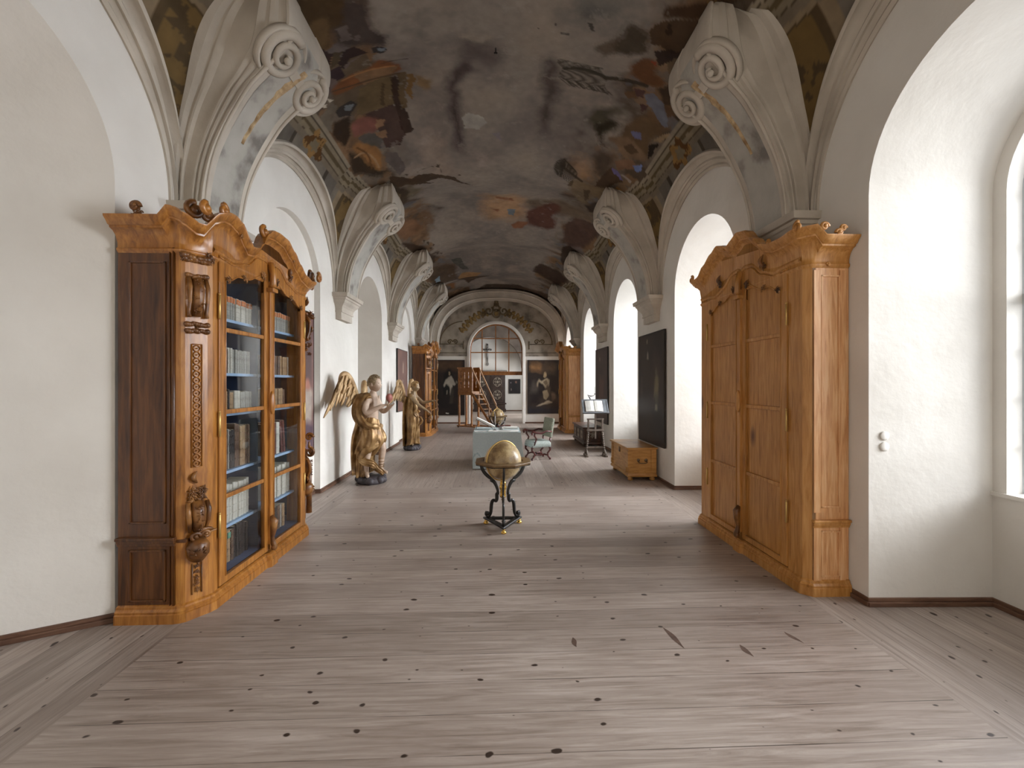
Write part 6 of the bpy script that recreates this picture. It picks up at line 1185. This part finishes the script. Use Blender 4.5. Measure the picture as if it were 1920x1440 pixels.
# local: +x = descent direction, y = across the stair (0 near .. .5 far); platform spans x -.69..0
zp, zr = 1.42, 2.36; W5 = .46
for x in (-.66, -.03):
    for y in (.02, W5-.02): mb = MB(); mb.b2((x-.03, y-.03, .05), (x+.03, y+.03, zp)); mb.build('post', M['steps'], t)
mb = MB(); mb.b2((-.74, -.04, .04), (1.15, .0, .09), .005); mb.b2((-.74, W5, .04), (1.15, W5+.04, .09), .005); mb.b2((-.74, -.04, .04), (-.69, W5+.04, .09), .005); mb.b2((.0, -.03, .045), (.05, W5+.03, .085)); mb.build('base_frame', M['steps'], t)
for x, y in ((-.7, .0), (-.7, W5), (1.1, 0), (1.1, W5)): mb = MB(); mb.lathe([(.02, 0), (.03, .01), (.03, .03), (.02, .045)], (x, y, 0), 10); mb.build('caster', M['blackwood'], t)
mb = MB(); mb.b2((-.70, -.02, zp-.14), (.02, W5+.02, zp), .006); mb.build('platform', M['steps'], t)
def pierced(mb, x0, x1, y, ax, z0, z1, holes):
    # board with pierced baluster openings: built from strips around the holes
    n = len(holes); edges = [x0]+[h_ for hh in holes for h_ in (hh-.028, hh+.028)]+[x1]
    def bx(a, b, c_, d):
        if ax == 'x': mb.b2((a, y-.012, c_), (b, y+.012, d))
        else: mb.b2((y-.012, a, c_), (y+.012, b, d))
    for i in range(0, len(edges), 2): bx(edges[i], edges[i+1], z0, z1)
    for hh in holes:
        bx(hh-.028, hh+.028, z0, z0+.14); bx(hh-.028, hh+.028, z1-.14, z1); bx(hh-.028, hh+.028, (z0+z1)/2-.02, (z0+z1)/2+.02)
        for q in range(8):      # wavy edges
            z = z0+.15+(z1-z0-.3)*q/7; bx(hh-.028, hh-.028+.012*(1+math.sin(q*2.2)), z-.03, z+.03); bx(hh+.028-.012*(1+math.sin(q*2.2)), hh+.028, z-.03, z+.03)
mb = MB(); pierced(mb, -.70, .0, 0.0, 'x', zp, zr-.05, (-.55, -.35, -.15)); mb.build('railing_panel', M['steps'], t)
mb = MB(); pierced(mb, -.70, .0, W5, 'x', zp, zr-.05, (-.55, -.35, -.15)); mb.build('railing_panel', M['steps'], t)
mb = MB(); pierced(mb, 0, W5, -.69, 'y', zp, zr-.05, (.15, .31)); mb.build('railing_panel', M['steps'], t)
mb = MB(); mb.b2((-.73, -.035, zr-.05), (.03, .03, zr), .005); mb.b2((-.73, W5-.03, zr-.05), (.03, W5+.035, zr), .005); mb.b2((-.73, -.03, zr-.05), (-.67, W5+.03, zr), .005); mb.build('top_rail', M['steps'], t)
xr = 1.05
for y in (.0, W5):
    mb = MB(); mb.prism([(0, zp), (.0, zp-.14), (xr-.06, .07), (xr+.04, .07)], lambda a, b: (a, y-.018, b), lambda a, b: (a, y+.018, b)); mb.build('stringer', M['steps'], t)
    mb = MB(); mb.prism([(0, zr), (.0, zr-.08), (xr*.80-.02, .84), (xr*.80, .93)], lambda a, b: (a, y-.022, b), lambda a, b: (a, y+.022, b)); mb.build('handrail', M['tread'], t)
    for fr2 in (.02, .8): x = xr*fr2; z0 = zp-(zp-.07)*fr2; z1 = zr-(zr-.86)*(fr2/.8); mb = MB(); mb.b2((x-.02, y-.02, z0-.02), (x+.02, y+.02, z1)); mb.build('newel', M['tread'], t)
for k in range(7):
    f = (k+.6)/7.4; x = xr*f; z = zp*(1-f)+.04*f; mb = MB(); mb.b2((x-.09, .0, z-.012), (x+.09, W5, z+.014)); mb.build('tread', M['tread'], t)
# small fixings
t = thing('ceiling_hook', 'small black iron hook hanging from the crown of the painted vault', 'hook', (-.01, 4.95, 0)); mb = MB(); zt_ = vault_pt(PI/2, 4.95)[1]; mb.tube([(0, 0, zt_+.02), (0, 0, zt_-.05), (.01, 0, zt_-.06)], .007, 6); mb.b2((-.02, -.006, zt_-.065), (.02, .006, zt_-.052)); mb.build('hook', M['blackwood'], t)
for k, z in enumerate((1.335, 1.25)):
    t = thing('socket_cover', '%s round white cover plate beside the near window recess' % ('upper', 'lower')[k], 'cover plate', (XR+.12, AC[1]+AR-.006, z)); mb = MB(); Mx = Matrix.Rotation(PI/2, 3, 'X'); mb.lathe([(.036, 0), (.036, .006), (.03, .01), (.0, .011)], (0, 0, 0), 20, Mx); mb.build('disc', M['plaster'], t)

# faint incised marks in the plaster of the near window reveal
mb = MB(); ym = AC[1]+AR-.018; mb.tube([(3.70, ym, 3.44), (3.695, ym, 3.385)], .004, 5); mb.tube([(3.735, ym, 3.405), (3.765, ym, 3.395), (3.80, ym, 3.41)], .005, 5); mb.build('incised_mark', plain('chipped_plaster', lin('9a9aa0'), .9), bpy.data.objects['wall_right'])
# gouges and a blue-grey patch worn into the floorboards
G = [((1.19, 2.93), (1.24, 2.70), .018), ((.52, 2.84), (.53, 2.74), .016), ((1.62, 2.72), (1.64, 2.60), .018), ((2.02, 2.85), (2.06, 2.72), .014)]
M['gouge'] = noise_mat('floor_gouge', lin('4c3a30'), lin('6a5244'), 20, .8, 4); fl0 = bpy.data.objects['floor']
for k, (p, q, w_) in enumerate(G):
    mb = MB(); p, q = Vector((*p, .0012)), Vector((*q, .0012)); d = (q-p); nn = Vector((-d.y, d.x, 0)).normalized(); rows = []
    for i in range(7): u = i/6; ww = w_*math.sin(PI*min(.97, u+.03))*1.1; c_ = p+d*u+nn*.004*math.sin(u*5+k); rows.append([tuple(c_-nn*ww), tuple(c_+nn*ww)])
    mb.rings(rows, False, False, False); mb.build('gouge', M['gouge'], fl0)

# ------------------------------------------------------------------ gilded angels
M['flesh'] = noise_mat('painted_flesh', lin('a58b76'), lin('cdb5a0'), 7, .5, 6)
M['flesh2'] = noise_mat('bronzed_flesh', lin('7d6447'), lin('a68e6d'), 7, .5, 6)
M['gilding'] = noise_mat('old_gilding', lin('4e361c'), lin('8f6c40'), 5, .36, 7, c3=lin('c2a070'), metal=.4, bump=.5, bscale=9)
M['hair'] = noise_mat('carved_hair', lin('6e5b42'), lin('a48f6d'), 16, .6, 5)
M['wing'] = noise_mat('gilded_wood_wing', lin('8c6c44'), lin('b8966a'), 7, .5, 6, c3=lin('cdb085'), metal=.1)
M['cloud_base'] = noise_mat('dark_cloud_base', lin('2a2628'), lin('4d474a'), 6, .6, 5)
M['heart'] = noise_mat('red_heart', lin('8a4a42'), lin('ab6a5e'), 8, .5, 4)
def skin_body(name, joints, bones, mat, parent, sub=2):
    me = bpy.data.meshes.new(name); keys = list(joints); me.from_pydata([joints[k][0] for k in keys], [(keys.index(a), keys.index(b)) for a, b in bones], []); o = bpy.data.objects.new(name, me); C.objects.link(o); o.parent = parent
    sk = o.modifiers.new('skin', 'SKIN'); sk.use_smooth_shade = True
    d = me.skin_vertices[0].data
    for i, k in enumerate(keys):
        r = joints[k][1]; d[i].radius = (r, r) if not hasattr(r, '__len__') else r; d[i].use_root = (i == 0)
    ss = o.modifiers.new('sub', 'SUBSURF'); ss.levels = sub; ss.render_levels = sub; me.materials.append(mat); return o
def fold_loft(name, stations, mat, parent, nf=9, amp=.02, seed=0, n=72, closed=True, a0=0, a1=2*PI, tw=1.0):
    # stations: (cx, cy, z, rx, ry)
    R_ = random.Random(seed); ph = [R_.uniform(0, 6) for _ in range(5)]; m = len(stations)-1; rows = []
    K = 40
    P5 = smooth5(stations, K)
    for i, (cx, cy, z, rx, ry) in enumerate(P5):
        s_ = i/K; row = []
        for k in range(n if closed else n+1):
            a = a0+(a1-a0)*k/n; f = math.sin(nf*a+ph[0]+tw*s_*4)*.5+math.sin((nf+4)*a*1.0+ph[1]-tw*s_*3)*.3+math.sin(3*a+ph[2]+s_*6)*.4+.25*math.sin(17*a+ph[3]+s_*9)
            g = 1+0*s_; r = amp*(.45+.75*s_)*f; zz = z+amp*.9*math.sin(2*a+ph[4]+s_*3)
            row.append((cx+(rx+r)*math.cos(a), cy+(ry+r)*math.sin(a), zz))
        rows.append(row)
    mb = MB(); mb.rings(rows, closed, True, closed); o = mb.build(name, mat, parent)
    if not closed: sm = o.modifiers.new('t', 'SOLIDIFY'); sm.thickness = .012
    return o
def smooth5(st, K):
    out = []; m = len(st)-1
    for i in range(K+1):
        t = i/K*m; k = min(int(t), m-1); u = t-k; p0, p1, p2, p3 = st[max(k-1, 0)], st[k], st[k+1], st[min(k+2, m)]
        out.append([.5*((2*b)+(-a+c_)*u+(2*a-5*b+4*c_-d)*u*u+(-a+3*b-3*c_+d)*u**3) for a, b, c_, d in zip(p0, p1, p2, p3)])
    return out
def drape_band(mb, path, w, th=.02, nfold=3, up=(0, 0, 1)):
    path = smooth_path(path, 24); rows = []; n = len(path)
    for i, p in enumerate(path):
        t = (path[min(i+1, n-1)]-path[max(i-1, 0)]).normalized(); a = Vector(up); a = (a-t*a.dot(t)).normalized(); b = t.cross(a); wi = w[0]+(w[1]-w[0])*i/(n-1) if hasattr(w, '__len__') else w; row = []
        K = 22
        for k in range(K):
            q = 2*PI*k/K; u = math.cos(q)*wi; v = math.sin(q)*th+.35*th*math.sin(nfold*2*PI*(u/wi+1)/2+i*.15)*(1 if math.sin(q) > 0 else .2)*1.6
            row.append(tuple(p+a*u+b*v))
        rows.append(row)
    mb.rings(rows, True, True, True)
def wing(parent, pts, span, mat, hgt=1.0):
    # pts maps (u outward from the shoulder, v up, h out of the wing plane) to 3-D
    S_ = span/.9; mb = MB(); arm = [Vector((p[0]*S_, p[1]*hgt)) for p in smooth_path([(0, 0), (.05, .14), (.13, .32), (.22, .46), (.30, .52), (.37, .50), (.41, .42), (.42, .34)], 28)]
    mb.tube([pts(p.x, p.y, 0) for p in arm], [.02+.032*math.sin(PI*min(1, (i+2)/28)) for i in range(29)], 9)
    ends = [(0, (.10, -.10)), (.25, (.28, -.03)), (.5, (.45, .0)), (.75, (.68, -.06)), (1, (.90, -.17))]
    def end(k):
        return Vector((interp([(a, e[0]) for a, e in ends], k)*S_, interp([(a, e[1]) for a, e in ends], k)*hgt))
    rows = []
    for i, p in enumerate(arm):
        q = p.lerp(end(i/28), .62); m_ = p.lerp(q, .5); rows.append([pts(p.x, p.y, .03), pts(m_.x, m_.y, .026), pts(q.x, q.y, .006), pts(q.x, q.y, -.006), pts(m_.x, m_.y, -.02), pts(p.x, p.y, -.02)])
    mb.rings(rows, True, True, True); w0 = mb.build('wing', mat, parent)
    for n, f0, f1, w, h in ((11, .45, 1.0, .042, .004), (9, .22, .66, .040, .020), (8, .0, .36, .036, .034)):
        for i in range(n):
            k = i/(n-1); p = arm[int(28*k)]; e = end(k); b0 = p.lerp(e, f0); b1 = p.lerp(e, f1*(1-.06*(i % 2))); d = b1-b0; nn = Vector((-d.y, d.x)).normalized(); f = MB(); rows = []
            for j in range(10):
                t = j/9; c_ = b0+d*t; ww = w*(.55+.45*math.sin(PI*min(1, t*1.1)))*(1 if t < .85 else math.sqrt(max(.05, 1-((t-.85)/.15)**2))); hh = h+.012*math.sin(PI*t); l, r = c_-nn*ww, c_+nn*ww
                rows.append([pts(l.x, l.y, hh-.006), pts(c_.x, c_.y, hh+.010), pts(r.x, r.y, hh-.004), pts(c_.x, c_.y, hh-.012)])
            f.rings(rows, True, True, True); f.build('feather', mat, w0)
    return w0
def head(cx, cy, cz, yaw, skin, par, s=1.0, nod=0):
    # sculpted head; local +x = face. A single deformed sphere with nose, brow, chin, cheeks and ears
    mb = MB(); n, m = 40, 30; vs = []
    for i in range(m+1):
        th = PI*i/m
        for k in range(n):
            ph = 2*PI*k/n; d = Vector((math.sin(th)*math.cos(ph), math.sin(th)*math.sin(ph), math.cos(th)))
            r = Vector((.088*d.x if d.x > 0 else .098*d.x, .074*d.y, .118*d.z))
            if d.z < .1: q = min(1, (.1-d.z)/.9); r.y *= 1-.30*q*q*(3-2*q); r.x += .014*max(0, d.x)*math.sin(PI*min(1, q*1.1))
            f = max(0, d.x)
            def bump(y0, z0, sy, sz): return math.exp(-((d.y-y0)/sy)**2-((d.z-z0)/sz)**2)*(f > 0)
            r.x += .011*bump(0, -.15, .15, .10)+.009*bump(0, -.02, .12, .2)       # nose
            r.x -= .014*(bump(.36, .05, .2, .11)+bump(-.36, .05, .2, .11))      # eye sockets
            r.x += .008*(bump(.34, .05, .09, .06)+bump(-.34, .05, .09, .06))    # eyeballs
            r.x += .008*(bump(.3, .22, .3, .08)+bump(-.3, .22, .3, .08))        # brows
            r.x += .010*(bump(0, -.40, .2, .05)+bump(0, -.50, .18, .05))-.008*bump(0, -.45, .24, .03)   # lips
            r.x += .016*bump(0, -.74, .25, .16)                                  # chin
            vs.append(r)
    R = Matrix.Rotation(yaw, 3, 'Z')@Matrix.Rotation(nod, 3, 'Y'); c0 = Vector((cx, cy, cz))
    fs = [(i*n+k, (i+1)*n+k, (i+1)*n+(k+1) % n, i*n+(k+1) % n) for i in range(m) for k in range(n)]
    mb.add([R@(v*s)+c0 for v in vs], fs, True)
    for sy in (-1, 1): mb.ball(R@Vector((-.005, sy*.074, -.01))*s+c0, (.018*s, .01*s, .03*s), 8, 6)
    o = mb.build('head', skin, par)
    hb = MB(); R_ = random.Random(5)
    for i in range(120):
        th = R_.uniform(0, 1.75); ph = R_.uniform(0, 2*PI)
        d = Vector((math.sin(th)*math.cos(ph), math.sin(th)*math.sin(ph), math.cos(th)))
        if d.x > .45 and d.z < .62: continue
        if d.x > .15 and d.z < .0: continue
        c_ = Vector((.098*d.x-.006, .082*d.y, .118*d.z+.008)); c_ *= 1.0
        tn = d.cross(Vector((0, 0, 1))); tn = tn.normalized() if tn.length > .01 else Vector((1, 0, 0)); bt = d.cross(tn)
        pts = []
        for q in range(9): a = q/8*4.2; rr = .020*(1-.08*q); pts.append(R@((c_+d*.004+tn*rr*math.cos(a)+bt*rr*math.sin(a)-Vector((0, 0, .005*q))*.6)*s)+c0)
        hb.tube(pts, [.009*s]*9, 5)
    cap = [R@(Vector((.096*d[0]-.012, .080*d[1], .120*d[2]+.006))*s)+c0 for d in [(math.sin(PI*.56*i/8)*math.cos(2*PI*k/20), math.sin(PI*.56*i/8)*math.sin(2*PI*k/20), math.cos(PI*.56*i/8)) for i in range(9) for k in range(20)]]
    hb.add(cap, [(i*20+k, (i+1)*20+k, (i+1)*20+(k+1) % 20, i*20+(k+1) % 20) for i in range(8) for k in range(20)], True)
    hb.build('hair', M['hair'] if skin is M['flesh'] else M['gilding'], par)
    return o
def fingers(joints, bones, hand, base, dirv, palm_n, sidev, curlv=.6, s=1.0, tag_='r'):
    d, nn, sv = Vector(dirv).normalized(), Vector(palm_n).normalized(), Vector(sidev).normalized(); b = Vector(base)
    for i, (off, L) in enumerate(((-.032, .060), (-.011, .072), (.011, .068), (.032, .052))):
        k0 = '%sf%d0' % (tag_, i); k1 = '%sf%d1' % (tag_, i); k2 = '%sf%d2' % (tag_, i)
        p0 = b+d*.055*s+sv*off*s; p1 = p0+(d*math.cos(curlv*.5)+nn*math.sin(curlv*.5))*L*.5*s+sv*off*.12; p2 = p1+(d*math.cos(curlv*1.5)+nn*math.sin(curlv*1.5))*L*.5*s
        joints[k0] = (p0, .0095*s); joints[k1] = (p1, .0085*s); joints[k2] = (p2, .0065*s); bones += [(hand, k0), (k0, k1), (k1, k2)]
    p0 = b+sv*-.030*s+d*.012*s; p1 = p0+(sv*-.7+d*.55+nn*.35).normalized()*.034*s; p2 = p1+(d*.75+nn*.6-sv*.1).normalized()*.030*s
    joints[tag_+'t0'] = (p0, .012*s); joints[tag_+'t1'] = (p1, .0095*s); joints[tag_+'t2'] = (p2, .0075*s); bones += [(hand, tag_+'t0'), (tag_+'t0', tag_+'t1'), (tag_+'t1', tag_+'t2')]
def cloud(parent, cx, cy, L, seed):
    mb = MB(); R_ = random.Random(seed)
    mb.lathe([(.0, 0), (L*.95, 0), (L, .03), (L*.92, .08), (L*.6, .125), (.0, .14)], (cx, cy, 0), 20)
    for i in range(22): a = 2*PI*i/22+R_.uniform(-.15, .15); rr = R_.uniform(.035, .085); q = R_.uniform(.55, .98); mb.ball((cx+L*q*math.cos(a), cy+L*q*math.sin(a), min(rr, .06)+(.05*(1-q) if i % 2 else 0)), (rr, rr*R_.uniform(.7, 1), min(rr, .06)), 12, 8)
    return mb.build('cloud_base', M['cloud_base'], parent)
# first angel. local +x = the way it faces (into the room), -y = towards the near end of the hall
A1 = thing('angel_statue', 'life-size winged angel in a gilded robe offering a red heart, nearer of two', 'statue', (-2.22, 7.42, 0), -.12)
cloud(A1, .02, 0, .24, 1)
J = {'pelvis': ((.0, 0, .93), (.125, .115)), 'waist': ((-.005, 0, 1.10), (.14, .125)), 'chest': ((.01, 0, 1.31), (.165, .15)), 'neck0': ((.03, 0, 1.47), (.10, .09)), 'neck1': ((.045, 0, 1.56), (.06, .06)), 'neck2': ((.055, 0, 1.63), (.056, .056)),
     'shN': ((-.01, -.19, 1.44), .078), 'elN': ((.03, -.27, 1.22), .060), 'wrN': ((.24, -.19, 1.34), .036), 'haN': ((.30, -.165, 1.365), .032),
     'shF': ((.02, .19, 1.44), .076), 'elF': ((.14, .24, 1.22), .056), 'wrF': ((.30, .10, 1.31), .036), 'haF': ((.345, .03, 1.34), .030),
     'hipF': ((.03, .09, .86), .10), 'knF': ((.20, .07, .62), .068), 'caF': ((.175, .07, .45), .06), 'anF': ((.16, .06, .24), .036), 'ftF': ((.21, .05, .19), .036), 'toF': ((.30, .03, .165), .028),
     'hipN': ((-.02, -.09, .86), .10), 'knN': ((.0, -.11, .52), .066), 'caN': ((-.03, -.11, .38), .056), 'anN': ((-.02, -.11, .19), .036), 'ftN': ((.01, -.15, .155), .036), 'toN': ((.05, -.23, .145), .03)}
Bn = [('pelvis', 'waist'), ('waist', 'chest'), ('chest', 'neck0'), ('neck0', 'neck1'), ('neck1', 'neck2'), ('neck0', 'shN'), ('shN', 'elN'), ('elN', 'wrN'), ('wrN', 'haN'), ('neck0', 'shF'), ('shF', 'elF'), ('elF', 'wrF'), ('wrF', 'haF'), ('pelvis', 'hipF'), ('hipF', 'knF'), ('knF', 'caF'), ('caF', 'anF'), ('anF', 'ftF'), ('ftF', 'toF'), ('pelvis', 'hipN'), ('hipN', 'knN'), ('knN', 'caN'), ('caN', 'anN'), ('anN', 'ftN'), ('ftN', 'toN')]
fingers(J, Bn, 'haN', J['haN'][0], (.85, .25, .15), (0, .3, 1), (.25, -.95, 0), .5, 1.0, 'n'); fingers(J, Bn, 'haF', J['haF'][0], (.8, -.45, .2), (0, 0, 1), (-.4, .9, 0), .5, 1.0, 'f')
skin_body('body', J, Bn, M['flesh'], A1)
head(.08, 0, 1.735, -.15, M['flesh'], A1, 1.22, .05)
fold_loft('skirt', [(-.01, 0, 1.12, .15, .17), (-.03, 0, 1.0, .21, .22), (.0, 0, .87, .235, .24), (.0, 0, .74, .245, .24), (-.05, .02, .60, .22, .21), (-.10, .03, .50, .18, .18)], M['gilding'], A1, 8, .04, 3)
fold_loft('back_drapery', [(-.14, 0, .85, .13, .17), (-.16, 0, .6, .13, .17), (-.16, 0, .35, .12, .16), (-.15, 0, .14, .12, .17)], M['gilding'], A1, 7, .04, 5)
mb = MB(); drape_band(mb, [(.10, .05, 1.00), (.16, -.08, .98), (.10, -.19, 1.0), (-.08, -.2, .96), (-.16, -.08, .92)], .055, .03); drape_band(mb, [(.20, .06, .74), (.20, -.05, .72), (.12, -.16, .66), (-.02, -.20, .56), (-.12, -.16, .46)], .06, .03); mb.build('waist_sash', M['gilding'], A1)
mb = MB(); drape_band(mb, [(.02, -.12, 1.52), (-.05, -.20, 1.50), (-.11, -.25, 1.36), (-.12, -.24, 1.18), (-.02, -.22, 1.04), (.12, -.15, .98)], (.10, .08), .045, up=(1, 0, 0)); drape_band(mb, [(-.06, -.05, 1.50), (-.13, -.1, 1.3), (-.15, -.1, 1.05), (-.22, -.08, .8), (-.24, -.06, .5), (-.22, -.06, .16)], (.12, .16), .05, 4, up=(0, 1, 0)); mb.build('mantle', M['gilding'], A1)
mb = MB(); drape_band(mb, [(-.14, -.14, .46), (-.02, -.20, .40), (.10, -.18, .36), (.14, -.10, .28), (.2, -.06, .22), (.24, -.02, .16)], (.07, .045), .03); drape_band(mb, [(.03, .02, .6), (.02, .0, .4), (.03, .0, .2)], (.1, .08), .03, up=(0, 1, 0)); mb.build('trailing_hem', M['gilding'], A1)
mb = MB(); mb.ball((.17, -.0, .995), (.06, .05, .045)); mb.tube([(.1, -.03, 1.0), (.17, .0, 1.0), (.19, .02, .95)], [.03, .045, .03], 8); mb.build('sash_knot', M['wing'], A1)
mb = MB()
for z in (.42, .36, .31, .27): mb.tube([(.172-.0*z+.05*math.cos(a), .066+.05*math.sin(a), z) for a in [2*PI*i/16 for i in range(17)]], .006, 5)
mb.build('sandal_straps', M['gilding'], A1)
def wp1(u, v, h): return (-.20-.14*min(1, u/.3)-h*.9, -.10-u*.93, 1.36+v-.0*u)
wing(A1, lambda u, v, h: (-.17-.16*min(1, u/.45)+h, -.08-u, 1.38+v), .88, M['wing'])
wing(A1, lambda u, v, h: (-.17-.16*min(1, u/.45)+h, .08+u, 1.34+v), .6, M['wing'], .8)
hm = MB(); vs = []; n, m = 20, 14
for i in range(m+1):
    th = PI*i/m
    for k in range(n):
        ph = 2*PI*k/n; x = math.sin(th)*math.cos(ph); y = math.sin(th)*math.sin(ph); z = math.cos(th); w_ = 1 if z > 0 else 1+.55*z
        zz = z*.075+(.03*abs(y)**.7-.028*math.exp(-(y/.28)**2) if z > 0 else 0); vs.append((x*.055*w_, y*.078*w_, zz))
hm.add(vs, [(i*n+k, (i+1)*n+k, (i+1)*n+(k+1) % n, i*n+(k+1) % n) for i in range(m) for k in range(n)], True)
ho = tag(hm.build('carved_heart', M['heart']), 'red carved heart resting in the hands of the nearer angel', 'heart')
q_ = Matrix.Rotation(-.12, 3, 'Z')@Vector((.365, -.085, 1.46)); q_ += Vector((.008, 0, .022)); ho.location = (-2.22+q_.x, 7.42+q_.y, q_.z)
# second angel, arms stretched out
A2 = thing('angel_statue', 'life-size winged angel in gold drapery stretching out both arms, farther of two', 'statue', (-2.24, 11.02, 0), -.1)
cloud(A2, .02, 0, .21, 2)
J = {'pelvis': ((.0, 0, .92), (.13, .12)), 'waist': ((.01, 0, 1.07), (.12, .11)), 'chest': ((.03, 0, 1.27), (.14, .13)), 'neck0': ((.05, 0, 1.42), (.085, .08)), 'neck1': ((.06, 0, 1.50), (.06, .06)), 'neck2': ((.08, 0, 1.56), (.055, .055)),
     'shN': ((.04, -.16, 1.40), .058), 'elN': ((.24, -.22, 1.20), .045), 'wrN': ((.44, -.22, 1.07), .03), 'haN': ((.49, -.21, 1.03), .028),
     'shF': ((.07, .16, 1.40), .058), 'elF': ((.26, .2, 1.22), .045), 'wrF': ((.46, .17, 1.26), .03), 'haF': ((.52, .15, 1.28), .028),
     'hipF': ((.03, .09, .85), .095), 'knF': ((.12, .08, .55), .065), 'anF': ((.12, .07, .22), .038), 'toF': ((.24, .04, .15), .028), 'hipN': ((-.02, -.09, .85), .095), 'knN': ((.0, -.1, .52), .065), 'anN': ((-.02, -.1, .2), .038), 'toN': ((.10, -.14, .14), .028)}
Bn = [('pelvis', 'waist'), ('waist', 'chest'), ('chest', 'neck0'), ('neck0', 'neck1'), ('neck1', 'neck2'), ('neck0', 'shN'), ('shN', 'elN'), ('elN', 'wrN'), ('wrN', 'haN'), ('neck0', 'shF'), ('shF', 'elF'), ('elF', 'wrF'), ('wrF', 'haF'), ('pelvis', 'hipF'), ('hipF', 'knF'), ('knF', 'anF'), ('anF', 'toF'), ('pelvis', 'hipN'), ('hipN', 'knN'), ('knN', 'anN'), ('anN', 'toN')]
fingers(J, Bn, 'haN', J['haN'][0], (.8, .05, -.55), (.3, 0, -.9), (0, -1, 0), .3, .95, 'n'); fingers(J, Bn, 'haF', J['haF'][0], (.95, -.1, .1), (0, 0, -1), (0, 1, 0), .3, .95, 'f')
skin_body('body', J, Bn, M['flesh2'], A2)
head(.11, 0, 1.655, -.1, M['flesh2'], A2, 1.12, .15)
fold_loft('robe', [(.02, 0, 1.38, .11, .15), (.02, 0, 1.22, .13, .16), (.01, 0, 1.08, .135, .155), (.03, 0, .92, .17, .19), (.05, 0, .72, .165, .19), (.04, 0, .5, .16, .18), (.03, 0, .3, .16, .17), (.02, 0, .15, .17, .18)], M['gilding'], A2, 8, .034, 9)
mb = MB(); drape_band(mb, [(.0, -.14, 1.46), (.12, -.17, 1.28), (.17, -.12, 1.1), (.14, -.16, .98), (.18, -.1, .9)], (.05, .06), .03, up=(0, 1, 0)); drape_band(mb, [(-.1, -.1, 1.4), (-.15, -.08, 1.1), (-.16, -.08, .6), (-.15, -.06, .12)], (.1, .14), .03, 4, up=(0, 1, 0)); mb.build('mantle', M['gilding'], A2)
mb = MB(); mb.tube([(.17, 0, .86), (.26, .0, .84), (.30, 0, .76), (.27, 0, .70), (.2, 0, .64), (.14, 0, .6)], [.02, .03, .025, .03, .02, .02], 8); mb.tube([(.14, 0, 1.05), (.22, 0, 1.0), (.18, 0, .95)], [.03, .03, .02], 8); mb.build('fluttering_hem', M['gilding'], A2)
wing(A2, lambda u, v, h: (-.13-u*.55+h*.8, -.08-u*.7+h*.3, 1.30+v), .62, M['wing'], .95)
wing(A2, lambda u, v, h: (-.12+u*.2+h, .10+u, 1.3+v), .6, M['wing'])
